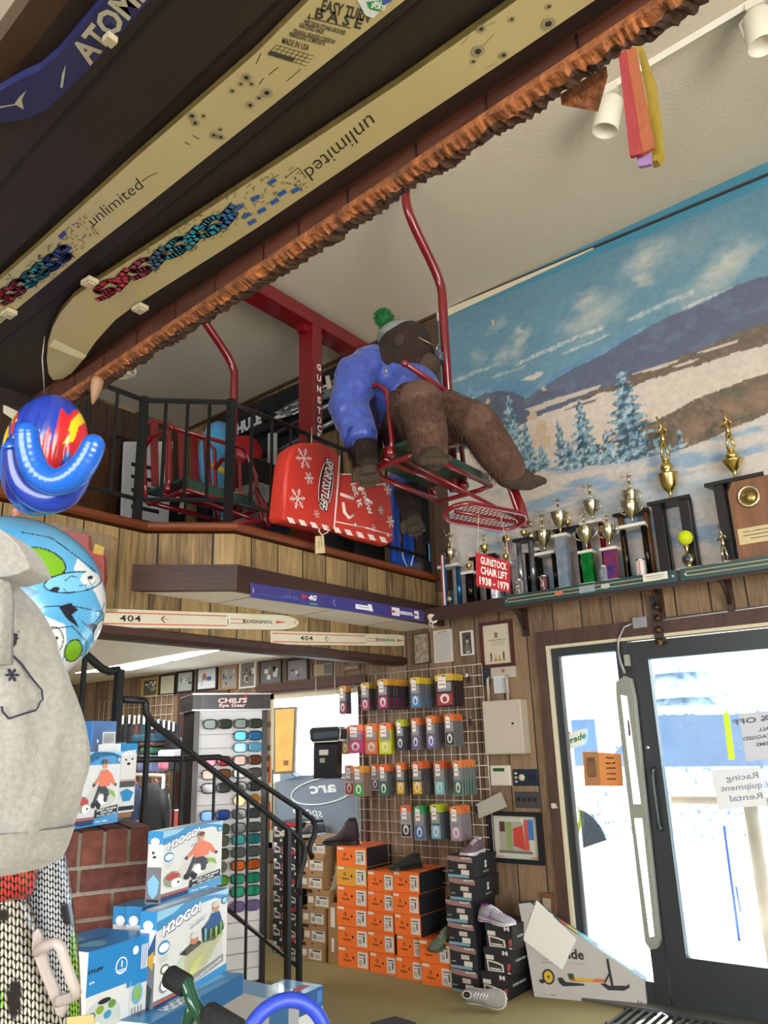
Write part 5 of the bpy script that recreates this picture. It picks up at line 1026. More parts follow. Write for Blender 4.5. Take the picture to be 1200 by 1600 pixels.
for i, (u, v, w_) in enumerate(((975, 70, 'dark clip with a white tag on an empty hook right of the top row'), (985, 380, 'small dark clip on an empty hook right of the second row'), (1030, 1010, 'dark clip on the grid right of the bottom row'))):
    p = oY(*Pu(u, v), WY-.07); b = MB(); b.box(p.x-.008, p.x+.008, p.y, p.y+.01, p.z-.05, p.z+.0, K('222429')); b.tube([p, p+V(0, .04, .01)], .004, chrome, 6)
    if i == 0: b.box(p.x-.018, p.x-.002, p.y-.002, p.y, p.z-.012, p.z+.012, K('dddddd'))
    one(b, 'clip', w_, 'clip')
# ================================================================ things on the brown wall by the door
def wrect(x0, y0, x1, y1, Yv=WY-.012): a = oY(x0, y0, Yv); c = oY(x1, y1, Yv); return a.x, c.x, c.z, a.z
def frame(r, lab, fr, pic, mat_w=.0, dep=.02, fw=.014, cat='picture', grp=None, name='framed_picture', art=None, tilt=0):
    x0, x1, z0, z1 = r; y = WY-.003; t = root(name, ((x0+x1)/2, y, z0), lab, cat, grp)
    b = MB(); 
    for q in ((x0, x1, z0, z0+fw), (x0, x1, z1-fw, z1), (x0, x0+fw, z0+fw, z1-fw), (x1-fw, x1, z0+fw, z1-fw)): b.box(q[0], q[1], y-dep, y, q[2], q[3], fr)
    part(b, 'frame', t)
    b = MB(); b.box(x0+fw, x1-fw, y-.006, y-.001, z0+fw, z1-fw, K('d8d2c6') if mat_w else pic); f = Face(b, (x0+fw, y-.006, z0+fw), (x1-x0-2*fw, 0, 0), (0, 0, z1-z0-2*fw), (0, -1, 0))
    if mat_w: f.rect(mat_w, mat_w, 1-mat_w, 1-mat_w, pic)
    if art: art(f)
    part(b, 'print', t); return t
def grey_print(n, a='6c6a66', c='b8b2a8', s=22): return mat('old_photo_'+n, a, .5, nz=(s, .5), c2=c)
def lines(f, n, x0=.15, x1=.85, y0=.85, y1=.2, m=None):
    for i in range(n): y = y0+(y1-y0)*i/(n-1); f.rect(x0, y, x1-.1*((i*7) % 3)/3, y+.012, m or K('8a857c'), 2)
frame(wrect(645, 991, 673, 1036), 'old sepia group photo hanging just right of the ski tips', K('4a3a2c'), grey_print('team', '5f5344', 'b8aa90', 30), fw=.008)
b = MB(); x0, x1, z0, z1 = wrect(676, 986, 708, 1033); b.box(x0, x1, WY-.008, WY-.003, z0, z1, K('c6c0b8')); f = Face(b, (x0, WY-.008, z0), (x1-x0, 0, 0), (0, 0, z1-z0), (0, -1, 0)); f.rect(.25, .92, .75, .94, K('5a5650')); lines(f, 20, .08, .92, .86, .06); one(b, 'typed_notice', 'white typed sheet on the wall between two old photographs', 'notice')
def portrait(f): f.ell(.5, .62, .14, .16, K('a89a88'), 2); f.ell(.5, .74, .15, .09, K('2c2824'), 3, 12); f.poly([(.2, .12), (.3, .40), (.5, .46), (.7, .40), (.82, .12)], K('6f665c'), 2); f.rect(.35, .06, .75, .12, K('d0c8bc'), 3)
frame(wrect(719, 987, 741, 1023), 'small white framed portrait of a man left of the big certificate', K('d9d5cf'), K('4a443e'), fw=.011, art=portrait)
def cert(f):
    f.rect(.42, .66, .54, .80, K('7a736a'), 2); f.rect(.18, .60, .82, .615, K('6a645c'), 2); lines(f, 3, .3, .8, .56, .48)
    for x, c_, h in ((.25, '3a3a52', .17), (.42, 'b89a58', .10), (.56, 'b89a58', .10), (.72, '3a3a52', .17)): f.rect(x-.03, .12, x+.03, .12+h, K(c_), 2); f.ell(x, .10, .05, .035, K('8f7a4a'), 3, 12)
frame(wrect(749, 974, 805, 1040), 'large brown framed certificate with four medals printed at its foot', mat('mahogany_frame', '4a2422', .4), K('c9bda6'), fw=.024, art=cert)
b = MB(); x0, x1, z0, z1 = wrect(751, 1045, 766, 1071); b.box(x0, x1, WY-.012, WY-.004, z0, z1, K('1e2636')); one(b, 'dark_card', 'dark blue card pinned under the certificate', 'card')
b = MB(); x0, x1, z0, z1 = wrect(766, 1041, 806, 1057); b.box(x0, x1, WY-.007, WY-.003, z0, z1, K('b9aea2')); f = Face(b, (x0, WY-.007, z0), (x1-x0, 0, 0), (0, 0, z1-z0), (0, -1, 0)); lines(f, 5, .05, .9, .8, .2); f.ell(.5, .55, .06, .16, K('b0503c'), 3, 10); one(b, 'paper_slip', 'pink printed slip pinned directly under the certificate', 'paper')
b = MB(); x0, x1, z0, z1 = wrect(770, 1057, 795, 1082); b.box(x0, x1, WY-.008, WY-.0035, z0, z1, K('c9cdd2')); f = Face(b, (x0, WY-.008, z0), (x1-x0, 0, 0), (0, 0, z1-z0), (0, -1, 0)); lines(f, 9, .08, .92, .85, .1); one(b, 'paper_table', 'white printed table pinned above the metal cabinet', 'paper')
# breaker cabinet, keypad, switch plates
x0, x1, z0, z1 = wrect(753, 1096, 813, 1178, WY-.10); cab = K('b8aea0', .45); t = root('electrical_cabinet', ((x0+x1)/2, WY, z0), 'beige metal cabinet on the wall left of the door', 'cabinet')
b = MB(); b.box(x0, x1+.03, WY-.10, WY-.001, z0, z1, cab); part(b, 'housing', t, bevel=.004); b = MB(); b.box(x0+.006, x1-.002, WY-.108, WY-.101, z0+.006, z1-.006, cab); d = part(b, 'door', t, bevel=.002)
b = MB(); b.lathe([(.008, 0), (.008, .004), (.001, .004)], (x1-.035, WY-.108, (z0+z1)/2+.02), K('1a1a1a'), 12, ax=(0, -1, 0)); part(b, 'lock', d)
for px in (764, 794): p = oY(px, 1096, WY-.03); b = MB(); b.tube([(p.x, WY-.03, z1), (p.x, WY-.03, z1+.15), (p.x-(.0 if px > 780 else .0), WY-.012, z1+.17)], .010, K('b3a99c', .4), 10); part(b, 'conduit', t)
b = MB(); x0, x1, z0, z1 = wrect(765, 1196, 798, 1228, WY-.03); t = root('alarm_keypad', ((x0+x1)/2, WY, z0), 'white alarm keypad with a green display below the metal cabinet', 'keypad'); kw = K('cfc9bd', .4); b.box(x0, x1, WY-.03, WY-.001, z0, z1, kw); part(b, 'case', t, bevel=.006)
b = MB(); zz = z1-(z1-z0)*.30; b.box(x0+.025, x1-.04, WY-.0315, WY-.030, zz, z1-.018, K('2c5a34', .2)); part(b, 'display', t); b = MB(); b.box(x0+.004, x1-.004, WY-.0325, WY-.030, z0+.005, z0+(z1-z0)*.52, kw); part(b, 'flap', t, bevel=.002)
dkp = K('26282e', .35)
b = MB(); x0, x1, z0, z1 = wrect(801, 1202, 842, 1228, WY-.012); t = root('control_panel', ((x0+x1)/2, WY, z0), 'dark blue panel with a round dial right of the alarm keypad', 'panel'); b.box(x0, x1, WY-.014, WY-.001, z0, z1, K('1e2a3e', .35)); part(b, 'plate', t, bevel=.002)
b = MB(); b.lathe([(.022, 0), (.022, .006), (.018, .012), (.001, .012)], (x0+(x1-x0)*.36, WY-.014, (z0+z1)/2), K('c9bfa6', .4), 18, ax=(0, -1, 0)); part(b, 'dial', t)
for i in range(3): b = MB(); zc = z0+(z1-z0)*(.25+.25*i); b.box(x0+.014, x0+.032, WY-.0165, WY-.014, zc-.006, zc+.006, K('c8c4bc')); part(b, 'button', t)
for i in range(2): b = MB(); xc = x0+(x1-x0)*(.64+.2*i); b.box(xc-.006, xc+.006, WY-.02, WY-.014, z0+.04, z0+.075, K('0f1420')); part(b, 'toggle', t)
b = MB(); x0, x1, z0, z1 = wrect(804, 1237, 845, 1263, WY-.012); t = root('switch_plate', ((x0+x1)/2, WY, z0), 'grey four gang switch plate above the framed photo', 'switch'); b.box(x0, x1, WY-.012, WY-.001, z0, z1, K('4a4a50', .4, metal=.3)); part(b, 'plate', t, bevel=.002)
for i in range(4): b = MB(); xc = x0+(x1-x0)*(.16+.22*i); b.box(xc-.006, xc+.006, WY-.022, WY-.012, (z0+z1)/2-.008, (z0+z1)/2+.014, K('15151a')); part(b, 'toggle', t)
def poster(f):
    f.rect(.12, .18, .80, .86, K('a8a296'), 2); f.rect(.14, .62, .26, .86, K('4a342c'), 3); f.rect(.28, .2, .42, .86, K('8a9a62'), 3); f.poly([(.44, .3), (.44, .70), (.66, .78), (.70, .2)], K('c0443c'), 3); f.rect(.70, .2, .78, .92, K('c8503c'), 4); f.rect(.72, .45, .9, .92, K('3f6fb0'), 3); f.poly([(.66, .8), (.7, .95), (.62, .95)], K('d9d9d9'), 4); f.rect(.1, .12, .85, .18, K('6f6a60'), 3); f.rect(.05, .02, .2, .05, K('d8887c'), 3); f.rect(.8, .02, .98, .05, K('d8705c'), 3)
frame(wrect(764, 1267, 851, 1352), 'black framed coloured photo hanging left of the side light', K('1c2026', .35), K('c4c4b8'), dep=.03, fw=.028, art=poster)
b = MB(); P = [oY(x, y, WY-.075) for x, y in ((745, 1256), (781, 1238), (791, 1261), (748, 1279))]; b.prism(P, (0, .02, 0), K('aca79c', .5)); one(b, 'white_card_holder', 'tilted pale card sticking out of the wire grid above the framed photo', 'card')
# wooden block with a cream panel low on the wall, hook on the door trim
b = MB(); x0, x1, z0, z1 = wrect(846, 1394, 868, 1440); b.box(x0, x1, WY-.03, WY-.001, z1-.03, z1, K('7a4f34')); b.box(x0+.008, x1-.01, WY-.02, WY-.001, z0, z1-.03, K('b3ab98')); b.box(x1-.012, x1, WY-.028, WY-.001, z0, z1-.03, K('7a4f34')); one(b, 'wall_box', 'small wooden framed outlet box low on the wall behind the slanted carton', 'box')
b = MB(); p = oY(866, 1259, WY-.03); b.cb((p.x, WY-.036, p.z), (.03, .014, .03), K('cfcabb')); b.tube([(p.x+.01, WY-.04, p.z), (p.x+.03, WY-.05, p.z-.01)], .004, K('cfcabb'), 6); one(b, 'cable_clip', 'little white cable clip on the brown door trim', 'clip')
# conduit, box and bronze ornament above the door
p = oY(1026, 962, WY-.03); b = MB()
for i in range(4): q = oY(1026+i*1.4, 948+i*18, WY-.05); b.lathe([(.012, -.02), (.026, -.006), (.022, .008), (.012, .022)], q, mat('old_bronze', '5a3c28', .4, metal=.6, nz=(40, .5)), 10)
b.cb((p.x, WY-.02, p.z-.02), (.06, .038, .30), mat('dark_patina', '3a3330', .6)); one(b, 'sleigh_bells', 'dark strap of bronze sleigh bells hanging above the door', 'bells')
t = root('cable_conduit', tuple(oY(1000, 972, WY)), 'grey metal conduit with a junction box running above the door', 'conduit'); g_ = K('9a9c9e', .35, metal=.5)
b = MB(); x0, x1, z0, z1 = wrect(987, 965, 1011, 980, WY-.04); b.box(x0, x1, WY-.04, WY-.001, z0, z1, g_); part(b, 'junction_box', t, bevel=.003); zc = (z0+z1)/2
b = MB(); b.tube([(x1, WY-.02, zc), (oY(1040, 972, WY-.02).x, WY-.02, zc), (-.5, WY-.02, zc+.015)], .007, g_, 8); part(b, 'pipe', t)
b = MB(); b.tube([(x0, WY-.03, zc), oY(975, 980, WY-.04), oY(966, 1000, WY-.04), oY(966, 1016, WY-.045), oY(970, 1035, WY-.06), oY(976, 1052, WY-.07)], .008, g_, 8); part(b, 'flexible_cable', t)
# tall narrow lamp on the mullion
t = root('vertical_wall_lamp', tuple(oY(1000, 1300, WY-.04)), 'tall narrow grey lamp with two white tubes on the mullion beside the door', 'lamp'); gb = K('8b8d84', .4); 
b = MB(); P = [oY(*q, WY-.075) for q in ((962, 1066), (975, 1056), (984, 1060), (990, 1090), (1029, 1470), (1026, 1482), (1016, 1484), (1008, 1472), (963, 1092))]; b.prism(P, (0, .06, 0), gb); part(b, 'housing', t)
for q in (((970, 1086), (979, 1088), (1001, 1256), (990, 1256)), ((991, 1279), (1003, 1279), (1022, 1463), (1015, 1464))): b = MB(); b.prism([oY(*r_, WY-.077) for r_ in q], (0, .002, 0), mat('lit_tube', 'f4f6ff', .4, emit=2.2)); part(b, 'light_tube', t)
b = MB(); P = [oY(*q, WY-.08) for q in ((980, 1125), (983, 1125), (986, 1150), (982, 1150))]; b.prism(P, (0, .003, 0), K('55585c')); part(b, 'label', t)
b = MB(); p = oY(976, 1030, WY-.02); b.cb((p.x+.02, WY-.03, p.z-.01), (.03, .03, .07), K('9b9d94')); one(b, 'door_sensor', 'small grey door sensor at the top of the mullion', 'sensor')
# signs taped to the glass
def sheet(pts, Yv, m, nm, lab, art=None, cat='sign', flip=False):
    P = [oY(*q, Yv) for q in pts]; b = MB(); b.prism(P, (0, .0008, 0), m); t = root(nm, tuple(P[0]), lab, cat); part(b, 'sheet', t)
    b = MB(); f = Face(b, P[3], P[2]-P[3], P[0]-P[3], (0, -1, 0)); 
    if art: art(f); part(b, 'printed_text', t)
GY = WY+.027; GS = WY+.042
def a_off(f):
    g = K('5a6270')
    W = f.u.length
    for s_, y, h, w_, x in (('50% OFF', .84, .042, .30, .42), ('ALL', .62, .026, .07, .52), ('RED TAGGED', .47, .026, .25, .5), ('ITEMS', .32, .026, .11, .5)):
        f.text(s_, x, y, h, g, width=w_*.95, flip=True, bold=.03)
sheet([(1154, 1116), (1222, 1108), (1236, 1182), (1166, 1190)], GY, K('c4cad6', .6), 'paper_sign', 'white sheet reading 50% OFF seen from behind on the door glass', a_off)
def a_red(f):
    for s_, y, w_ in (('Racing', .72, .18), ('Equipment', .48, .26), ('Rental', .24, .18)): f.text(s_, .62, y, .045, K('8a93a6'), width=w_, flip=True)
sheet([(1111, 1203), (1185, 1199), (1198, 1258), (1123, 1265)], GY-.002, K('dfe3ea', .6), 'paper_sign', 'second white sheet below the sale notice on the door glass, seen from behind', a_red)
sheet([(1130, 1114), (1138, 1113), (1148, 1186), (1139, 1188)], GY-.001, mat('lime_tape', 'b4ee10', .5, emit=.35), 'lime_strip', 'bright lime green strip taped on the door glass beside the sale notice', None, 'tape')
def a_back(f):
    f.rect(.02, .02, .42, .98, K('a87a50'), 1); f.rect(.10, .25, .32, .82, K('6a4a34'), 2); f.rect(.08, .30, .34, .70, K('7c583c'), 3)
    for i, s_ in enumerate(('Please', 'leave all', 'backpacks', 'at the front', 'counter')): f.text(s_, .72, .80-i*.15, .018, K('4a2c18'), width=.05+.012*(i > 0), bold=.04)
sheet([(910, 1174), (970, 1178), (974, 1228), (914, 1228)], WY+.012, K('d98a4c', .6), 'orange_notice', 'orange notice about leaving backpacks at the front counter, on the side light', a_back)
def a_grade(f): f.text('grade', .55, .45, .055, K('2c7a4c'), width=.15, bold=.03, shear=.1, flip=False); f.poly([(0, .9), (0, 1.15), (.2, 1.0)], K('c8402c'), 2)
sheet([(887, 1146), (915, 1138), (911, 1163), (889, 1171)], GS-.02, K('e8ece6', .5), 'window_sticker', 'white sticker with green letters on the side light above the orange notice', a_grade)
sheet([(901, 1255), (906, 1268), (908, 1288), (904, 1304), (902, 1290), (905, 1278)], GS-.02, K('b8d820', .5), 'lime_decal', 'small lime green decal low on the side light', None, 'decal')
# row of framed pictures under the low ceiling
rowp = [((223, 1061), (247, 1088), 'gilt framed dark photo at the left end of the row under the low ceiling', 'a88a4a', '4a4640'), ((250, 1055), (274, 1085), 'black framed document second in the row under the low ceiling', '1e1c1a', 'b9b39c'), ((277, 1050), (302, 1081), 'black framed pale photo third in the row under the low ceiling', '1e1c1a', 'a6aaa8'),
        ((308, 1044), (339, 1077), 'black framed ski racer photo fourth in the row', '17171a', 'c2c6c8'), ((344, 1041), (371, 1076), 'tan framed photo with a snowy scene in the row above the sunglass rack', '9a7448', '8e8c88'), ((375, 1034), (400, 1074), 'white framed photo in the row above the right side of the rack', 'c9c5bc', '6e6860'),
        ((405, 1033), (440, 1068), 'large grey photo in the row just left of the dark curl frame', '3a2c26', '5c5c5a'), ((447, 1031), (482, 1063), 'brown framed photo of faces over the left of the window', '2c201c', '77767a'), ((487, 1036), (522, 1056), 'wide frame with two prints over the middle of the window', '4a3626', 'a08a68'), ((535, 1040), (562, 1046), 'low pale frame at the right end of the row', '6a4c30', 'b0a48c')]
for i, (a, c, lab, fr, pi_) in enumerate(rowp):
    x0, x1, z0, z1 = wrect(*a, *c)
    def art(f, i=i):
        if i == 3: f.rect(0, 0, 1, .35, K('dfe3e6'), 2); f.ell(.35, .62, .12, .18, K('b05a44'), 3, 10); f.ell(.6, .5, .15, .12, K('3a5a9a'), 3, 10); f.line([(.2, .15), (.28, .6)], .006, K('333333'), 4)
        elif i == 1: lines(f, 9, .15, .85, .8, .2)
        elif i == 8: f.rect(.05, .1, .45, .9, K('8f7a5a'), 2); f.rect(.55, .1, .95, .9, K('55504c'), 2)
        else:
            r = random.Random(i)
            for _ in range(9): x = r.uniform(.1, .8); y = r.uniform(.1, .7); f.rect(x, y, x+r.uniform(.06, .2), y+r.uniform(.1, .25), K(('3a3836', 'c4c0b8', '8a8680')[r.randint(0, 2)]), 2+_ % 3)
    frame((x0, x1, z0, z1), lab, K(fr, .4), grey_print(str(i), pi_, pi_, 25), fw=.016 if i else .02, art=art, grp=None)
b = MB(); x0, x1, z0, z1 = wrect(432, 1062, 566, 1092, WY-.03); b.box(-5.2, -3.95, WY-.04, WY-.003, 1.965, 2.03, mat('dark_red_valance', '4a2a20', .6)); sty(b, 'trim_valance')
# ================================================================ shoe boxes and shoes
def shoebox(style, w, d, h):
    """carton with its labelled end facing -y, lid a little proud; origin at the base centre"""
    S = {'orange': ('f0742e', '1d2128', 'e26a30'), 'amber': ('d59a34', '1d2128', 'd89c36'), 'kraft': ('a98560', '9c7850', 'a98560'), 'navy': ('2a2a30', '17181d', '1c1d22'), 'black': ('2b2a2e', '1a1b1f', '222226')}[style]
    end, side, lid = [K(c, .55) for c in S]; body = MB()
    body.add([(x, y, z) for x in (-w/2, w/2) for y in (-d/2, d/2) for z in (0, h*.985)], [(0, 4, 5, 1)], end)
    body.add([(x, y, z) for x in (-w/2, w/2) for y in (-d/2, d/2) for z in (0, h*.985)], [(2, 3, 7, 6), (0, 1, 3, 2), (4, 6, 7, 5), (0, 2, 6, 4)], side)
    f = Face(body, (-w/2, -d/2, 0), (w, 0, 0), (0, 0, h), (0, -1, 0)); wh = K('ddd6cf'); dkk = K('1a1a1c'); W = w
    ld = MB(); e = .003
    ld.add([(x, y, z) for x in (-w/2-e, w/2+e) for y in (-d/2-e, d/2+e) for z in ((h*.72 if style in ('kraft', 'black') else h*.8), h)], [(0, 4, 5, 1)], end); ld.add([(x, y, z) for x in (-w/2-e, w/2+e) for y in (-d/2-e, d/2+e) for z in ((h*.72 if style in ('kraft', 'black') else h*.8), h)], [(2, 3, 7, 6), (0, 1, 3, 2), (4, 6, 7, 5)], side); ld.add([(-w/2-e, -d/2-e, h), (w/2+e, -d/2-e, h), (w/2+e, d/2+e, h), (-w/2-e, d/2+e, h)], [(0, 1, 2, 3)], lid)
    g = Face(ld, (-w/2, -d/2-e, 0), (w, 0, 0), (0, 0, h), (0, -1, 0))
    if style in ('orange', 'amber'):
        ld = MB(); ld.box(-w/2-e, w/2+e, -d/2-e, d/2+e, h*.985, h, lid); g = f
        f.text('TECNICA', .30, .34, h*.12, dkk, width=w*.26, bold=.03); f.ell(.28, .58, .045, .085, dkk, 1, 14); f.ell(.28, .58, .026, .05, end, 2, 12); f.ell(.50, .50, .028, .075, dkk, 1, 12)
        f.rect(.64, .10, .96, .84, wh); f.rect(.68, .68, .9, .73, dkk, 2); f.rect(.68, .55, .82, .59, K('8a8680'), 2); f.rect(.68, .2, .8, .45, K('b5aea6'), 2); f.rect(.84, .3, .88, .62, dkk, 2); f.rect(.03, .80, .24, .93, wh)
    elif style == 'kraft':
        f.rect(.05, .25, .28, .60, wh); f.rect(.38, .10, .95, .66, wh); f.rect(.55, .54, .90, .62, dkk, 2); f.rect(.42, .2, .6, .45, K('9a948c'), 2); f.rect(.66, .2, .9, .4, K('c0bab0'), 2); g.rect(.0, .80, .25, 1.0, K('3a2c20'), 2); g.ell(.55, .97, .06, .04, dkk, 2, 10)
    elif style == 'navy':     # grey box with a pink sweep and a light blue foot
        f.rect(.0, .0, .78, .13, K('7aa6b8'), 2); f.rect(.50, .14, .80, .36, wh, 2); f.rect(.40, .42, .70, .62, K('c9bcb4'), 2); f.rect(.04, .26, .2, .32, K('9a9498'), 2); g.poly([(.0, .99), (.0, .80), (.2, .74), (.95, .70), (.95, .92)], K('9a7a78'), 2); g.text('SCOTT', .72, .90, h*.12, K('e6e2e0'), l=3, width=w*.38, shear=.3, bold=.05)
        q = Face(body, (w/2, -d/2, 0), (0, d, 0), (0, 0, h), (1, 0, 0)); q.text('S', .5, .55, h*.42, K('d8d8d8'), bold=.06, width=d*.10); q.text('SCOTT', .5, .22, h*.10, K('d8d8d8'), width=d*.25)
    else:
        g.text('H', .80, .86, h*.20, K('e2e2e2'), l=3, bold=.08, width=w*.20); f.rect(.06, .52, .36, .70, wh, 2); f.poly([(.08, .50), (.12, .05), (.72, .08), (.70, .38), (.45, .46)], wh, 2); f.poly([(.14, .44), (.17, .10), (.66, .12), (.64, .34), (.4, .4)], K('3a3a3e'), 3); f.rect(.2, .14, .6, .2, wh, 4); f.poly([(.84, .42), (.97, .46), (.96, .22), (.85, .12)], K('b04a44'), 2); f.rect(.85, .05, .96, .10, wh, 2)
        q = Face(body, (w/2, -d/2, 0), (0, d, 0), (0, 0, h), (1, 0, 0)); q.text('UNDER ARMOUR', .5, .5, h*.14, K('c6c6c8'), width=d*.62, bold=.03)
    r = bpy.data.objects.new('shoe_box', None); C.objects.link(r); r.empty_display_size = .05
    part(body, 'carton', r); part(ld, 'lid', r); return r
_sb = {}; NTH = ['bottom', 'second', 'third', 'fourth', 'fifth', 'sixth', 'seventh', 'eighth']
def put_box(style, w, d, h, x, y, z, rz, lab, grp):
    k = (style, round(w, 3), round(d, 3), round(h, 3))
    if k not in _sb: _sb[k] = shoebox(*k); o = _sb[k]
    else: o = copy_tree(_sb[k])
    o.location = (x, y, z); o.rotation_euler = (0, 0, rz); return tag(o, lab, 'shoe box', grp)
rb = random.Random(11); tops = {}
def stack(key, px0, px1, py, n, style, d, h, words, grp, styles=None, jit=.008, hs=None, offs=None):
    a = oZ(px0, py[0], 0); c = oZ(px1, py[1], 0); yf = (a.y+c.y)/2; w = (c.x-a.x); x = (a.x+c.x)/2; z = .001
    for i in range(n):
        st = styles[i] if styles else style; hh = hs[i] if hs else h; dx = (offs[i] if offs else 0)+rb.uniform(-jit, jit); dy = rb.uniform(-jit, jit)
        nm = 'top' if i == n-1 else (NTH[i] if i == 0 else NTH[i]+' from the floor')
        put_box(st, w-.003, d, hh, x+dx, yf+d/2+dy, z, rb.uniform(-.01, .01), nm+' box of the '+words, grp); z += hh+.0008
    tops[key] = (x, yf, z, w, d)
og = 'orange shoe boxes'
stack('A', 528, 577, (1509, 1518), 6, 'orange', .30, .130, 'leftmost orange boxed column', og, styles=['orange']*4+['amber', 'orange'])
stack('B', 578.5, 619, (1518, 1527), 5, 'orange', .30, .127, 'second orange boxed column from the left', og)
stack('C', 620, 660.5, (1527, 1536), 5, 'orange', .32, .130, 'third orange boxed column, under the dark shoe', og)
stack('D', 661, 705, (1536, 1549), 2, 'orange', .16, .130, 'low orange pair in front, under the green shoe', og)
stack('K', 472, 509, (1499, 1505), 7, 'kraft', .26, .118, 'brown cardboard stack by the stair railing', 'brown shoe boxes', jit=.012, offs=[-.03, .0, .01, .05, .0, .0, .02])
stack('N', 706.5, 751, (1548, 1556), 6, 'navy', .28, .130, 'grey and pink boxed column', 'grey and pink shoe boxes', offs=[0, 0, -.01, -.015, .02, .015], jit=.004)
stack('U', 752, 799, (1557, 1563), 3, 'black', .27, .135, 'black boxed stack beside the slanted carton', 'black shoe boxes', offs=[0, .03, .05], jit=.002)
bl_h = .115
stack('Ka', 424, 444, (1489, 1491), 8, 'black', .26, bl_h, 'left black tower behind the rail posts', 'far black shoe boxes', jit=.004)
stack('Kb', 446, 468, (1491, 1496), 8, 'black', .26, bl_h, 'black tower beside the brown stack', 'far black shoe boxes', jit=.004)
# red bands between the far black boxes are their lids' rims
for i in range(5):
    x, y, z, w, d = tops['Kb']; zz = .10+i*.2; b = MB(); b.box(x-w/2-.004, x+w/2+.004, y-.006, y-.001, zz, zz+.022, K('b8262c')); one(b, 'red_size_strip', NTH[i]+' red strip across the black boxed tower behind the rail posts', 'strip', 'red strips')
# upright kraft carton
a = oZ(513, 1506, 0); c = oZ(527, 1509, 0); b = MB(); b.box(a.x, c.x, a.y, a.y+.3, .001, .40, K('9a764e', .6)); f = Face(b, (a.x, a.y, .001), (c.x-a.x, 0, 0), (0, 0, .4), (0, -1, 0)); f.rect(.3, .60, .75, .92, K('ddd6cf')); f.rect(.35, .2, .65, .42, K('ddd6cf')); one(b, 'upright_carton', 'narrow brown carton standing upright left of the orange boxes', 'box')
UPC = (a.x+c.x)/2, a.y
def shoe(L, up_, sole, x, y, z, yaw, lab, high=0, roll=0, acc=None, laces='d8d8d8', tongue=None, pitch=0, cat='shoe'):
    t = bpy.data.objects.new('shoe', None); C.objects.link(t); tag(t, lab, cat); um = mat('shoe_fabric_'+up_, up_, .75, bump=(90, .4), nz=(20, .12)); sm = K(sole, .5)
    xs = [0, .04, .14, .28, .42, .56, .70, .83, .93, .985, 1.0]; ws = [.10, .13, .155, .15, .145, .165, .19, .19, .16, .10, .03]; hs = [.20, .34, .37, .36, .33, .27, .215, .175, .14, .10, .06]
    if high: hs = [.34+high, .44+high, .47+high, .45+high*.9, .36+high*.25, .27, .22, .19, .15, .10, .06]
    def ring(i, z0, top, k=1.0, n=14):
        out = []
        for j in range(n):
            a = 2*PI*j/n; ca, sa = math.cos(a), math.sin(a); q = max(0, sa); nar = (1-.45*q*(1 if xs[i] < .6 else .6)); out.append((xs[i]*L*1.0, ws[i]*L*ca*nar*k, z0+(top-z0)*(.5+.5*sa)))
        return out
    n = 14; b = MB(); vs = []
    for i in range(11): vs += ring(i, .055*L, hs[i]*L)
    b.add(vs, [(i*n+j, i*n+(j+1) % n, (i+1)*n+(j+1) % n, (i+1)*n+j) for i in range(10) for j in range(n)]+[tuple(range(n-1, -1, -1)), tuple(10*n+j for j in range(n))], um, True); part(b, 'upper', t)
    b = MB(); lo = []; up = []
    out = [(x, w*1.06) for x, w in zip(xs, ws)]
    pl = [(x*L*1.02-.01*L, w*L) for x, w in out]+[(x*L*1.02-.01*L, -w*L) for x, w in reversed(out)]
    m_ = len(pl); vs = [(x, y_, (.02*L if .2*L < x < .45*L else 0)+(.03*L*max(0, (x/L-.8)/.2)**2 if x > .8*L else 0)) for x, y_ in pl]+[(x*1.0, y_*1.03, .085*L+(.02*L if x < .15*L else 0)) for x, y_ in pl]
    b.add(vs, [tuple(range(m_-1, -1, -1)), tuple(range(m_, 2*m_))]+[(i, (i+1) % m_, m_+(i+1) % m_, m_+i) for i in range(m_)], sm); part(b, 'sole', t)
    b = MB(); ht = hs[2]*L; b.lathe([(.085*L, -.012), (.092*L, .0), (.075*L, .004), (.06*L, -.02)], (.15*L, 0, ht-.004), K(acc or sole), 14, sx=1.35, sy=.95); b.lathe([(.066*L, 0), (.001, .001)], (.15*L, 0, ht-.002), K('1c1a1c'), 14, sx=1.3, sy=.9); part(b, 'collar', t)
    b = MB(); lm = K(laces)
    for k in range(5):
        f = .33+k*.065; zz = float(np.interp(f, xs, hs))*L+.003; w = .07*L; b.tube([(f*L, -w, zz-.012), (f*L, 0, zz), (f*L+.008, w, zz-.012)], .0035, lm, 6)
    b.tube([(.30*L, 0, float(np.interp(.3, xs, hs))*L), (.33*L, .04*L, hs[3]*L-.02), (.36*L, .09*L, .22*L)], .003, lm, 6); part(b, 'laces', t)
    if acc:
        for s in (-1, 1):
            b = MB(); zz = .16*L; pts = [(.35*L, .158*L), (.48*L, .165*L), (.60*L, .18*L)]
            b.add([(.38*L, s*.150*L, .14*L), (.50*L, s*.158*L, .13*L), (.46*L, s*.128*L, .24*L), (.40*L, s*.124*L, .24*L)], [(0, 1, 2, 3)], K(acc)); b.box(.02*L, .98*L*.5, s*.166*L-.001, s*.166*L+.001, .04*L, .06*L, K(acc)); part(b, 'side_stripe', t)
    t.rotation_euler = (roll, pitch, yaw); t.location = (x, y, z); return t
x, y, z, w, d = tops['A']; shoe(.27, '2e2226', '1b1718', x-.06, y+.12, z, R(20), 'dark hiking boot on top of the leftmost orange column', high=.22, laces='4a3a3a').location = (x-.02, y+.10, z); 
bpy.context.scene.objects['shoe'].rotation_euler = (0, 0, R(200))
x, y, z, w, d = tops['C']; shoe(.25, '23241f', '191a18', x-.02, y+.20, z, R(-110), 'dark low shoe on top of the third orange column', laces='3a3a38')
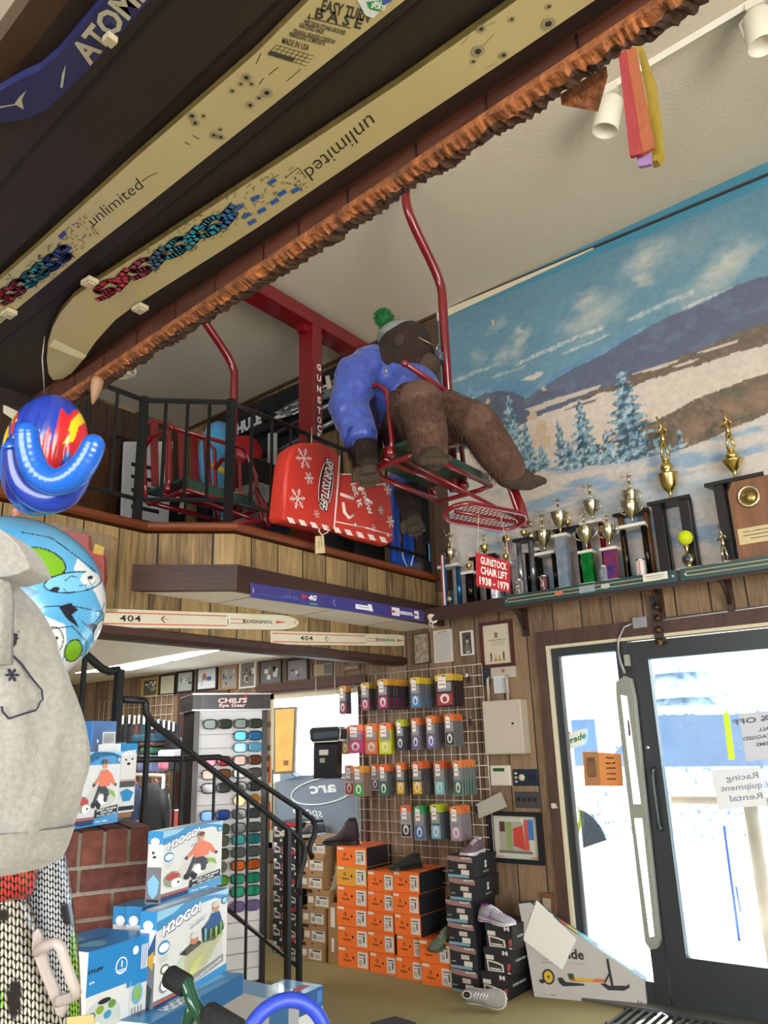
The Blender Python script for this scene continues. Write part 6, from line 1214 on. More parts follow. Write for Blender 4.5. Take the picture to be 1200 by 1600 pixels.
x, y, z, w, d = tops['D']; shoe(.25, '5f6a58', '4a5044', x+.05, y+.16, z, R(-95), 'green grey shoe tilted on the low orange pair', laces='8f998c', pitch=R(12))
x, y, z, w, d = tops['N']; shoe(.25, '6a5a66', 'c9c0c8', x+.04, y+.22, z, R(-85), 'mauve running shoe with a pale sole on the grey boxed column', laces='cfc6d0')
x, y, z, w, d = tops['U']; shoe(.27, 'a9a6b4', 'c9c6cc', x-.10, y+.05, z, R(-14), 'pale grey running shoe with a purple sole line on the black boxes', laces='e0dee6', acc='8a4a9c')
p = oZ(770, 1568, 0); shoe(.25, '8f8c88', 'd2d0cc', p.x-.10, p.y-.12, .058, R(8), 'light grey running shoe lying on its side on the floor', laces='cfcfcf', roll=R(72), acc='c9c6c2')
x, y, z, w, d = tops['K']; shoe(.26, 'a89f92', 'cfc8bc', x-.13, y+.14, z, R(-60), 'pale grey hiking shoe, left one on the brown stack', laces='8a5a50').rotation_euler = (0, 0, R(215))
shoe(.26, '3d4448', 'c0c4c4', x+.02, y+.12, z, R(230), 'dark grey trail shoe, right one on the brown stack', laces='b04a48', acc='5f7a8c', pitch=R(0), cat='shoe')
shoe(.27, 'a8977c', '2a221c', UPC[0]+.06, UPC[1]+.10, .402, R(195), 'tall beige winter boot on the upright brown carton', high=.62, laces='c9bda6')
# ================================================================ slanted scooter carton
P0 = oZ(835, 1557, 0); P1 = oZ(1011, 1574, 0); d_ = (P1-P0); Lb = d_.length; d_.normalize(); n_ = V(d_.y, -d_.x, 0)
zt = on(822, 1410, 'Y', P0.y).z; zr = on(1012, 1532, 'Y', P1.y).z; t = root('slanted_carton', tuple((P0+P1)/2), 'big white wedge shaped carton with a snow scooter picture in front of the side light', 'box')
cw = mat('white_carton', 'b4b1ad', .5); teal_c = mat('teal_print', '1f4a56', .4, nz=(9, .3)); b = MB(); th = -n_*.085
q = [P0+d_*-.03+V(0, 0, 0), P1, P1+V(0, 0, zr), P0+d_*.02+V(0, 0, zt), P0-d_*.055+V(0, 0, zt-.01)]; q[0] = P0
b.add(q+[v+th for v in q], [(0, 1, 2, 3, 4), (9, 8, 7, 6, 5), (0, 5, 6, 1), (1, 6, 7, 2), (4, 9, 5, 0)], cw); b.add(q+[v+th for v in q], [(2, 7, 8, 3), (3, 8, 9, 4)], teal_c); part(b, 'carton', t)
b = MB(); f = Face(b, P0, d_, V(0, 0, 1), n_, eps=.001); H_ = zt
ink2 = K('23262c'); lt = K('8a8884')
def Q(px, py):
    r_ = on(px, py, 'Z', 1)-EYE; k = (P0-EYE).dot(n_)/r_.dot(n_); p = EYE+r_*k-P0; return p.dot(d_), p.z
f.text('Glide', *Q(890, 1490), .075, ink2, width=.17, bold=.03)
for a in ((845, 1497, 868, 1499), (847, 1503, 865, 1504), (890, 1504, 915, 1506), (845, 1553, 855, 1554), (860, 1553, 868, 1555)): x0, y0 = Q(a[0], a[1]); x1, y1 = Q(a[2], a[3]); f.rect(x0, min(y0, y1)-.003, x1, max(y0, y1), lt)
x, y = Q(857, 1526); f.ell(x, y, .038, .042, ink2, 2); f.ell(x, y, .027, .032, K('c9a62c'), 3); f.ell(x, y, .007, .008, ink2, 4, 10); f.ell(Q(847, 1533)[0], Q(847, 1533)[1], .018, .012, ink2, 2, 10)
f.poly([Q(871, 1528), Q(878, 1527), (Q(884, 1534)), Q(912, 1537), Q(914, 1540), Q(880, 1541), Q(874, 1536)], ink2, 2); f.poly([Q(888, 1522), Q(896, 1527), Q(944, 1530), Q(946, 1535), Q(892, 1533)], K('c06a2c'), 3); f.poly([Q(897, 1527), Q(930, 1529), Q(925, 1534), Q(900, 1532)], K('c9a62c'), 4)
f.poly([Q(938, 1537), Q(945, 1536), Q(952, 1540), Q(980, 1540), Q(983, 1536), Q(984, 1543), Q(975, 1548), Q(950, 1547)], ink2, 2); f.line([Q(949, 1498), Q(953, 1520), Q(957, 1540)], .014, ink2, 4); f.line([Q(953, 1520), Q(945, 1535)], .010, ink2, 4); f.poly([Q(886, 1521), Q(896, 1521), Q(898, 1530), Q(890, 1530)], K('1f5a3c'), 3)
f.text('5+', *Q(1000, 1566), .02, ink2, width=.03); part(b, 'printed_picture', t, 'printed picture of a snow scooter with skis')
b = MB(); e3, e4 = q[2]+th, q[3]+th; f = Face(b, q[3], (q[2]-q[3]), (q[3]+th-q[3]), None, eps=-.001); f.n = (q[2]-q[3]).cross(-th).normalized(); f.e = .001 if f.n.z > 0 else -.001
for x0, x1, c_ in ((.25, .33, 'b8432c'), (.33, .42, 'c99a2c'), (.42, .55, '2c8a7a'), (.60, .9, '8fb4cc')): f.rect(x0, .3, x1, .7, K(c_), 1)
f.rect(.02, .4, .20, .62, K('dfe6e8'), 2); part(b, 'top_print', t)
b = MB(); W4 = [Q(839, 1406), Q(901, 1467), Q(879, 1515), Q(817, 1468)]; W4[0] = (W4[0][0], W4[0][1]); f = Face(b, P0, d_, V(0, 0, 1), n_, eps=.006); b.prism([f.P(*p) for p in W4], (n_*.001), K('e2e0dc')); o = one(b, 'loose_paper', 'blank white sheet stuck askew on the slanted carton', 'paper')
# floor grille mat by the door
b = MB(); a, c = oZ(985, 1578, .004), oZ(1100, 1592, .004)
gm = K('2a2a28', .6)
for i in range(26): x = -2.0+i*.045; b.box(x, x+.018, 4.25, 4.80, .001, .018, gm)
for y in (4.25, 4.5, 4.78): b.box(-2.02, -.86, y, y+.02, .001, .014, gm)
one(b, 'entrance_mat', 'dark slatted entrance mat on the floor inside the door', 'mat')
b = MB(); P = [oZ(*q_, .002) for q_ in ((580, 1600), (618, 1590), (650, 1600), (640, 1640), (570, 1640))]; b.prism(P, (0, 0, .008), K('3a3a3c', .9)); one(b, 'grey_floor_mat', 'corner of a dark grey mat on the olive carpet at the bottom edge', 'mat')
# ================================================================ stair rails under the balcony
def pathX(pts, X_): return [oX(x, y, X_) for x, y in pts]
t = root('stair_railing', tuple(oX(446, 1500, -3.3)), 'black iron stair railing with a curled end, nearer of the two', 'railing')
XA = -3.30
b = MB(); b.tube(pathX([(100, 990), (130, 1019), (158, 1044), (170, 1049), (186, 1047)], XA), .020, iron, 8); part(b, 'upper_handrail', t)
b = MB(); b.tube(pathX([(192, 1093), (225, 1094), (228, 1100), (228, 1113), (236, 1128), (300, 1178), (470, 1312), (476, 1325), (475, 1345), (467, 1368), (464, 1385), (469, 1397)], XA), .017, iron, 8); part(b, 'handrail', t)
for (x0, y0, x1, y1, w_) in ((187, 1046, 177, 1330, .034), (133, 1025, 128, 1120, .018), (232, 1125, 226, 1400, .020), (285, 1168, 272, 1480, .010), (335, 1206, 330, 1530, .011), (388, 1248, 378, 1568, .011), (450, 1298, 446, 1606, .028)):
    b = MB(); p, q = oX(x0, y0, XA), oX(x1, y1, XA); b.box(p.x-w_/2, p.x+w_/2, p.y-w_/2, p.y+w_/2, max(.002, q.z), p.z, iron); part(b, 'baluster' if w_ < .015 else 'post', t)
b = MB(); b.tube(pathX([(250, 1455), (352, 1540), (446, 1612)], XA), .014, iron, 4); part(b, 'bottom_rail', t)
XB = -3.55; t = root('stair_railing', tuple(oX(466, 1500, XB)), 'black iron stair railing behind the first, starting level at its upper end', 'railing')
b = MB(); b.tube(pathX([(205, 1187), (280, 1186), (342, 1183), (350, 1186), (470, 1266), (488, 1280), (493, 1292), (491, 1305), (484, 1322), (484, 1331), (488, 1341)], XB), .016, iron, 8); part(b, 'handrail', t)
for (x0, y0, x1, y1, w_) in ((287, 1186, 278, 1400, .014), (274, 1186, 268, 1400, .010), (372, 1201, 365, 1430, .010), (418, 1232, 408, 1470, .010), (467, 1264, 466, 1590, .028)):
    b = MB(); p, q = oX(x0, y0, XB), oX(x1, y1, XB); b.box(p.x-w_/2, p.x+w_/2, p.y-w_/2, p.y+w_/2, max(.002, q.z), p.z, iron); part(b, 'baluster' if w_ < .02 else 'post', t)
b = MB(); b.tube(pathX([(340, 1408), (364, 1428), (465, 1510)], XB), .012, iron, 4); part(b, 'bottom_rail', t)
# ================================================================ sunglass rack
th = R(62); U = V(math.cos(th), math.sin(th), 0); Nn = V(math.sin(th), -math.cos(th), 0)   # U along the front, Nn towards the shop
PR = oZ(405, 1560, 0); Wd = .43; PL = PR-U*Wd
t = root('sunglass_rack', tuple(PR-U*Wd/2-Nn*.2), 'tall white and black sunglass spinner rack behind the stair railings', 'rack')
rkb = K('141416', .3); rkw = mat('rack_white_panel', 'd6d6d8', .4)
def rp(x, d, z): return PL+U*x-Nn*d+V(0, 0, z)
def rbox(b, x0, x1, d0, d1, z0, z1, m): b.add([rp(x, d, z) for x in (x0, x1) for d in (d0, d1) for z in (z0, z1)], [(0, 1, 3, 2), (4, 6, 7, 5), (0, 4, 5, 1), (2, 3, 7, 6), (0, 2, 6, 4), (1, 5, 7, 3)], m)
def rackz(py): # height on the rack's front plane at a photo row
    r_ = on(375, py, 'Z', 9)-EYE; k = (PL-EYE).dot(Nn)/r_.dot(Nn); return (EYE+r_*k).z
zt = rackz(1084); zh = rackz(1109); zb_ = .10
b = MB(); rbox(b, .0, Wd, .02, .05, zb_, zh, rkw); part(b, 'panel', t)
for x in (-.035, Wd): b = MB(); rbox(b, x, x+.035, -.0, .06, .05, zh, rkb); part(b, 'upright', t)
b = MB(); rbox(b, -.03, Wd+.03, .05, .42, .10, zh, rkb); part(b, 'cabinet', t)
b = MB(); rbox(b, -.05, Wd+.05, -.01, .44, zh, zt, rkb); rbox(b, -.055, Wd+.055, -.015, .445, zt-.006, zt+.004, K('b8b8bc', .2, metal=.8)); rbox(b, -.055, Wd+.055, -.015, .445, zh-.004, zh+.004, K('b8b8bc', .2, metal=.8)); part(b, 'header', t)
b = MB(); f = Face(b, rp(0, -.012, zh), U*Wd, V(0, 0, zt-zh), Nn, eps=.0008); f.rect(.0, .04, 1, .95, K('2a2a2e', .2)); f.text('CHILI\'S', .5, .58, .042, K('a8232c'), l=2, width=.205, shear=.1, bold=.07); f.text('CHILI\'S', .5, .58, .042, K('e8e6e4'), l=3, width=.20, shear=.1, bold=.03); f.text('Eye Gear', .5, .25, .03, K('a8232c'), l=2, width=.185, bold=.06); f.text('Eye Gear', .5, .25, .03, K('e8e6e4'), l=3, width=.18, bold=.02); f.poly([(.66, .70), (.70, .98), (.73, .75)], K('b8232c'), 4); part(b, 'header_lettering', t, 'white lettering edged in red')
b = MB(); rbox(b, -.06, Wd+.06, -.05, .45, .0, .05, K('8a7a6c', .4)); part(b, 'base', t)
rows = [1131, 1150, 1168, 1188, 1208, 1229, 1250, 1271, 1293, 1311, 1331, 1351, 1372, 1392, 1415]
for i in range(22):
    z = zh-.07-i*.0885
    if z < .14: break
    b = MB(); rbox(b, .0, Wd, .012, .021, z, z+.004, K('8a8a8e')); part(b, 'shelf_line', t)
def glasses(x, z, fr, ln, lab, kind=0):
    k_s = 1.4; g = root('sunglasses', tuple(rp(x, -.02, z)), lab, 'sunglasses', 'sunglasses on the rack'); c = rp(x, -.035, z); fm = K(fr, .25); lm = mat('lens_'+ln, ln, .1, metal=.2 if 'mirror' not in lab else .6)
    b = MB(); 
    for s in (-1, 1):
        o = c+U*s*.036*k_s; pts = []
        for q in range(18):
            a = 2*PI*q/18; ca, sa = math.cos(a), math.sin(a)
            e = 1 if kind == 1 else .62; px = math.copysign(abs(ca)**e, ca)*.031*k_s*(1.0 if kind != 1 else .9); pz = math.copysign(abs(sa)**e, sa)*(.021 if kind != 1 else .026)*k_s
            pts.append(o+U*px+V(0, 0, pz)-Nn*(.10*abs(s*.036+px))*.5)
        b.tube(pts, .0038, fm, 6, closed=True); b.tube([o+U*s*.042+V(0, 0, .012)-Nn*.004, o+U*s*.046-Nn*.018+V(0, 0, .010)], .0045, fm, 6)
        if s == -1: P1 = pts
        else: P2 = pts
    b.tube([c-U*.008+V(0, 0, .008), c+V(0, 0, .012), c+U*.008+V(0, 0, .008)], .0028, fm, 6); part(b, 'frame', g)
    for P in (P1, P2): b = MB(); b.poly(P, lm); part(b, 'lens', g)
gl = [('131514', '2c3a30', 'dark green', '131514', '2e3c32', 'dark green'), None, None, ('3a2024', 'a82c3c', 'red mirror', '2a1c18', '5a3222', 'brown'), ('3a241c', '6a3c24', 'brown', '2e2e30', '4a4a4c', 'grey'), ('202226', '3c4046', 'dark grey', '101114', '303236', 'black'), None, ('1a1a1e', '2c4ea8', 'blue mirror', '2a2a2e', '3a3e46', 'smoky grey'), ('202820', '3a4a38', 'olive green', '2a2e2e', '4a5050', 'grey green'), ('3a3c30', '4e5a4c', 'olive teal', '26302e', '2c8a94', 'teal mirror'), ('1e2420', '44483a', 'moss green', '26282a', '4c5456', 'pale grey'), ('b0a890', '5e625c', 'round pale framed', '241c18', 'd0642a', 'orange mirror'), ('2a2a20', '5a9a34', 'lime mirror', '1e2624', '2a9a80', 'green mirror'), ('4a4430', '6a6a30', 'olive yellow', '1e2c2a', '2aa08a', 'turquoise mirror'), ('5a3a8a', '6a5a86', 'purple framed', '5a3a8a', '6a5a86', 'violet framed')]
single = {1: ('14161a', '2c7ac0', 'blue mirror square'), 2: ('3a86a8', '5a9ac0', 'light blue framed'), 6: ('a89070', 'a8703a', 'bronze aviator')}
for i, py in enumerate(rows):
    z = rackz(py); rn = ('top', 'second', 'third', 'fourth', 'fifth', 'sixth', 'seventh', 'eighth', 'ninth', 'tenth', 'eleventh', 'twelfth', 'thirteenth', 'fourteenth', 'fifteenth')[i]
    if gl[i]: a = gl[i]; glasses(Wd*.27, z, a[0], a[1], a[2]+' lens sunglasses, left pair in the '+rn+' row of the rack', 1 if 'round' in a[2] else 0); glasses(Wd*.75, z, a[3], a[4], a[5]+' lens sunglasses, right pair in the '+rn+' row of the rack')
    else: a = single[i]; glasses(Wd*.75, z, a[0], a[1], a[2]+' sunglasses, alone in the '+rn+' row of the rack', 1 if i == 6 else 0)
for i, (px, py, c_) in enumerate(((437, 1132, '7a5a2a'), (436, 1170, '4a4440'), (435, 1187, '5a5248'), (436, 1205, '23232a'))):
    p = PR+U*.07+Nn*-.1; z = rackz(py); b = MB(); 
    for s in (-1, 1): b.tube([p+Nn*(s*.03+.024*math.cos(q))+V(0, 0, z+.02*math.sin(q)) for q in [2*PI*k/12 for k in range(12)]], .003, K(c_, .3), 5, closed=True)
    one(b, 'sunglasses', ('yellow tagged', 'grey', 'brown', 'black strapped')[i]+' sunglasses on the right edge of the rack, '+('topmost', 'second', 'third', 'lowest')[i]+' of four', 'sunglasses', 'side hung sunglasses')
# cords and an orange strap on the right edge
for i, (c_, y0, y1, lab) in enumerate((('c4502a', 1185, 1225, 'orange strap hanging on the right edge of the rack'), ('17171a', 1205, 1300, 'black retainer cords hanging right of the orange strap'), ('b84a2c', 1255, 1300, 'second orange strap lower on the right edge of the rack'))):
    p = PR+U*(.05+.02*(i == 1))+Nn*.01; b = MB(); b.tube([p+V(0, 0, rackz(y0)), p+V(0, 0, rackz(y1))], .008 if i != 1 else .004, K(c_, .6), 6); one(b, 'hanging_strap', lab, 'strap')
# display mirror sign hanging on chains in the window
t = root('hanging_display', tuple(oY(510, 1150, 4.70)), 'black hanging display box with a chrome rimmed clock head on chains in the window', 'display'); Yd = 4.70
b = MB(); P = [oY(x, y, Yd) for x, y in ((490, 1158), (527, 1158), (526, 1216), (490, 1217))]; b.prism(P, (0, .06, 0), K('17171c', .35)); part(b, 'box', t)
b = MB(); P = [oY(x, y, Yd-.03) for x, y in ((484, 1141), (488, 1137), (528, 1135), (532, 1139), (531, 1155), (527, 1158), (489, 1160), (485, 1156))]; b.prism(P, (0, .08, 0), K('1e2026', .3)); b.tube(P, .004, chrome, 6, closed=True); P2 = [oY(x, y, Yd-.032) for x, y in ((489, 1145), (527, 1142), (527, 1151), (489, 1155))]; b.prism(P2, (0, .002, 0), K('8fa0b4', .1, metal=.8)); part(b, 'head', t)
b = MB(); f = Face(b, oY(490, 1217, Yd), oY(526, 1217, Yd)-oY(490, 1217, Yd), oY(490, 1158, Yd)-oY(490, 1217, Yd), (0, -1, 0)); f.rect(.25, .62, .65, .76, K('b8b2a8')); f.rect(.28, .42, .5, .54, K('8a8680')); part(b, 'labels', t)
for x in (494, 524): b = MB(); b.tube([oY(x, 1138, Yd), V(oY(x, 1138, Yd).x, Yd, 2.24)], .0025, chrome, 5); part(b, 'chain', t)
# gold framed poster in the window
t = root('window_poster', tuple(oY(445, 1200, WY-.02)), 'framed amber poster leaning in the left of the window beside the rack', 'poster'); P = [oY(x, y, WY-.03) for x, y in ((428, 1106), (463, 1104), (459, 1208), (427, 1210))]; b = MB(); b.prism(P, (0, .02, 0), K('6f6a5e', .4)); part(b, 'frame', t)
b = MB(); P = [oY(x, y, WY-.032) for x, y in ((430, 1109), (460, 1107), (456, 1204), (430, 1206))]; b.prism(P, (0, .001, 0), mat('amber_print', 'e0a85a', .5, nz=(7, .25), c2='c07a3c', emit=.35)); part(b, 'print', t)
b = MB(); f = [oY(x, y, WY-.034) for x, y in ((443, 1188), (451, 1188), (450, 1196), (443, 1196))]; b.prism(f, (0, .001, 0), K('8a6a4a')); part(b, 'stamp', t)
# ================================================================ under-balcony back: lamp, gloves, jackets
b = MB(); P = [oZ(x, y, 2.236) for x, y in ((118, 1052), (300, 1019), (345, 1016), (205, 1047))]; b.prism(P, (0, 0, .003), mat('fluorescent_tube', 'fbfaf2', .5, emit=7)); lp = root('ceiling_light', tuple(P[0]), 'bright fluorescent ceiling light panel under the balcony', 'light'); part(b, 'diffuser', lp)
b = MB(); m_ = [(P[0]+P[3])/2, (P[1]+P[2])/2]; c_ = P[0].lerp(P[1], .52); d2 = P[3].lerp(P[2], .52); b.tube([c_+V(0, 0, -.001), d2+V(0, 0, -.001)], .006, K('8a8a84'), 4); part(b, 'divider', lp)
l = bpy.data.lights.new('low_ceiling_lamp', 'AREA'); l.shape = 'RECTANGLE'; l.size = 2.2; l.size_y = .5; l.energy = 42; l.color = (1, .97, .9); o = bpy.data.objects.new('low_ceiling_lamp', l); C.objects.link(o); o.location = (-5.6, 3.4, 2.22)
grid(wz(160, 1110)[0], wz(275, 1100)[0], 1.0, 2.02, WY-.04, 'chromed wire grid far back under the balcony with gloves on it', sp=.09)
def glove(px, py, c_, lab, tagc='e8e4dc', s=1.0, Yg=4.66):
    p = oY(px, py, Yg); g = root('ski_glove', tuple(p), lab, 'glove', 'gloves on the far wire grid'); m = K(c_, .75); b = MB()
    b.lathe([(.035*s, -.30*s), (.05*s, -.26*s), (.052*s, -.16*s), (.045*s, -.10*s), (.034*s, -.04*s), (.038*s, .0)], p, m, 10, sy=.5); b.tube([p+V(.04*s, 0, -.12*s), p+V(.066*s, 0, -.18*s), p+V(.07*s, 0, -.23*s)], .016*s, m, 8)
    part(b, 'glove', g); b = MB(); b.box(p.x-.014, p.x+.016, p.y-.035, p.y-.033, p.z-.07*s, p.z+.012, K(tagc)); part(b, 'paper_tag', g)
gcol = [('1c1e26', 197, 1120), ('23262e', 207, 1119), ('5a3a34', 215, 1120), ('2c3038', 222, 1119), ('1e5064', 230, 1120), ('1a1c22', 243, 1127), ('1c2030', 252, 1126), ('20222a', 261, 1127), ('17181c', 269, 1128), ('1a1d2a', 276, 1130)]
gl_ = ['farthest left of the ten gloves', 'second glove from the left', 'brown glove third from the left', 'fourth glove from the left', 'teal blue glove in the middle', 'sixth glove, first past the rail post', 'seventh glove from the left', 'eighth glove from the left', 'ninth glove from the left', 'glove farthest right, by the brown frame']
for (c_, x, y), w_ in zip(gcol, gl_): glove(x, y, c_, w_+' on the far wire grid')
def folded(px0, py0, px1, py1, c_, lab, nm='folded_shirt', Yg=4.5, cat='clothes'):
    a = oY(px0, py0, Yg); c = oY(px1, py1, Yg); b = MB(); b.box(a.x, c.x, Yg, Yg+.2, c.z, a.z, mat('cloth_'+c_, c_, .9, nz=(14, .5))); o = one(b, nm, lab, cat, bevel=.02)
for a in ((205, 1148, 240, 1160, '22485c', 'teal folded garment under the left gloves'), (216, 1160, 238, 1166, '5a3c30', 'brown hat under the teal garment'), (218, 1168, 236, 1178, '2c5a44', 'green folded garment left of the lit stack'), (214, 1180, 236, 1206, '5a6488', 'blue grey cap low under the green garment'), (246, 1172, 270, 1184, 'c9c6d4', 'white folded shirt right of the rail post'), (246, 1186, 262, 1203, 'c06a80', 'pink patterned garment under the white shirt'), (262, 1186, 275, 1205, '2c2c34', 'black garment right of the pink one')): folded(*a)
def jacket(px, py, c_, lab, s=1.0, Yg=4.3):
    p = oY(px, py, Yg); g = root('hanging_jacket', tuple(p), lab, 'jacket', 'jackets far under the balcony'); m = mat('jacket_'+c_, c_, .7, bump=(12, .6)); b = MB()
    b.lathe([(.20*s, -.72*s), (.21*s, -.5*s), (.20*s, -.25*s), (.19*s, -.08*s), (.10*s, .0), (.06*s, .03*s)], p, m, 16, sy=.45); part(b, 'body', g, kind=None)
    for sd in (-1, 1): b = MB(); b.tube([p+V(sd*.16*s, 0, -.05*s), p+V(sd*.22*s, 0, -.3*s), p+V(sd*.22*s, .02, -.58*s)], [.06*s, .06*s, .045*s], m, 10); part(b, 'sleeve', g)
    b = MB(); b.tube([p+V(-.14*s, 0, -.03), p+V(0, 0, .06*s), p+V(.14*s, 0, -.03)], .006, K('b8504a'), 6); part(b, 'hanger', g)
jacket(212, 1228, '1d2a4a', 'navy jacket on a hanger behind the rail, left one', .62); jacket(243, 1226, '15161c', 'black jacket behind the rail, right one of the two', .66, 4.05)
b = MB()
for q_ in ((200, 1210, 4.3), (256, 1212, 4.05)): p = oY(*q_); b.tube([V(p.x, p.y, .001), p], .014, chrome, 8)
b.tube([oY(200, 1210, 4.3), oY(256, 1212, 4.05)], .014, chrome, 8); one(b, 'clothes_rail', 'chromed clothes rail under the balcony carrying the jackets', 'clothes rail')
for i, x in enumerate((210, 218)): p = oY(x, 1292, 4.2); b = MB(); b.lathe([(.03, -.12), (.04, -.05), (.035, .03), (.02, .05)], p, K('6a6254'), 10); one(b, 'small_bottle', ('left', 'right')[i]+' of two small brown jars above the brick pier', 'bottle', 'small jars')
b = MB(); p = oY(268, 1240, 4.0); q = oY(292, 1292, 4.0); b.box(p.x, q.x+.3, 4.0, 4.3, .001, p.z-.12, K('b8c0d0', .5)); f = Face(b, (p.x, 4.0, .001), (q.x+.3-p.x, 0, 0), (0, 0, p.z-.121), (0, -1, 0)); f.poly([(0, 1), (.5, 1), (.7, .75), (0, .8)], K('b0504a')); f.rect(0, .68, 1, .73, K('d0603a')); one(b, 'white_carton', 'white carton with a red sweep seen past the rail balusters', 'box')
# ================================================================ brick pier
def ray_at(px, py, d): r_ = _F*FPX+_RT*(px-600)-_UP*(py-800); return EYE+r_*(d/FPX)
ub = V(math.cos(R(66)), math.sin(R(66)), 0); nb = V(ub.y, -ub.x, 0)   # along the face / towards the camera
TR = ray_at(236, 1292, 2.52); t = root('brick_pier', (TR.x, TR.y, 0), 'low red brick wall with old whitewashed bricks behind the tube cartons', 'brick wall')
mort = mat('grey_mortar', '8a8072', .95, nz=(60, .2)); bm_ = [mat('brick_%d' % i, c_, .85, nz=(30, .25), c2=k_, bump=(50, .4)) for i, (c_, k_) in enumerate((('74402f', '552a20'), ('66362a', '46251d'), ('80493a', '5e3427'), ('a39080', '6a4032'), ('2c2624', '4a3a34'), ('c9bfb2', '8a6a5c')))]
b = MB(); Lw = 1.5; Tz = TR.z; M_ = Matrix.Translation(V(TR.x, TR.y, 0)) @ Matrix(((ub.x, nb.x, 0, 0), (ub.y, nb.y, 0, 0), (0, 0, 1, 0), (0, 0, 0, 1)))
b.box(-Lw, -.004, -.42, -.006, 0.001, Tz-.004, mort, M_); part(b, 'mortar_core', t)
rk = random.Random(4); b = MB(); z = Tz; hgt = .098; k = 0
x = 0
while x > -Lw: w_ = .062; b.box(x-w_, x-.0, -.10, .004, z-hgt, z+.002, bm_[rk.choice((0, 1, 2, 0))], M_); b.box(x-w_, x, -.41, -.11, z-.05, z+.002, bm_[rk.choice((0, 1, 2))], M_); x -= w_+.012
z -= hgt+.012; c = 0
pat = {0: [2, 3, 0, 0, 1], 1: [2, 3, 1, 0], 2: [3, 4, 1, 0], 3: [0, 3, 5, 1]}
while z > .05:
    x = -.10*(c % 2)-.002*c; i = 0; b.box(x if x < 0 else 0, 0, -.1, .004, z-.062, z, bm_[rk.choice((0, 1, 2))], M_)
    while x > -Lw:
        w_ = .205; mm = bm_[rk.choice((0, 1, 2, 3, 3, 1)) if c > 0 else rk.choice((0, 1, 2))]; x1 = x-(.012 if x < 0 else 0)
        if c == 2 and i == 1: b.box(x1-.10, x1, -.10, .004, z-.062, z, bm_[4], M_); x = x1-.10; i += 1; continue
        b.box(x1-w_, x1, -.10, .003+.002*rk.random(), z-.062, z, mm, M_); x = x1-w_; i += 1
    z -= .075; c += 1
part(b, 'brickwork', t)
# ================================================================ printed cartons of snow tubes
class Box3:
    """upright carton: front face on a vertical plane of heading deg through a photo point at distance d"""
    def __init__(s, pbl, d, deg, wpx, hpx, dep, m, name, lab, grp=None, front=1):
        s.u = V(math.cos(R(deg)), math.sin(R(deg)), 0); s.n = V(s.u.y, -s.u.x, 0); s.o = ray_at(*pbl, d)
        s.w = (s.hit(*wpx)-s.o).dot(s.u); s.h = s.hit(*hpx).z-s.o.z; s.dep = dep
        s.t = root(name, tuple(s.o), lab, 'box', grp); b = MB(); e = -s.n*dep; w_, h = s.u*s.w, V(0, 0, s.h); o = s.o
        b.add([o, o+w_, o+w_+h, o+h, o+e, o+w_+e, o+w_+h+e, o+h+e], [(0, 1, 2, 3), (5, 4, 7, 6), (4, 0, 3, 7), (1, 5, 6, 2), (3, 2, 6, 7), (4, 5, 1, 0)], m); part(b, 'carton', s.t, bevel=.002)
        s.b = MB(); s.f = Face(s.b, o, w_, h, s.n, eps=.0006); s.sd = Face(s.b, o+e, -e, h, -s.u, eps=.0006); s.rs = Face(s.b, o+w_, e, h, s.u, eps=.0006); s.tp = Face(s.b, o+h, w_, e, (0, 0, 1), eps=.0006)
    def hit(s, px, py): r_ = ray_at(px, py, 1)-EYE; return EYE+r_*((s.o-EYE).dot(s.n)/r_.dot(s.n))
    def done(s): return part(s.b, 'printed_art', s.t)
bw = mat('glossy_white_card', 'd2d4d6', .3); b1, b2c, b3 = K('2f86c0', .3), K('17588c', .3), K('8cc4e6', .3); wh = K('eef0f2', .3); dk_ = K('1f2430', .4)
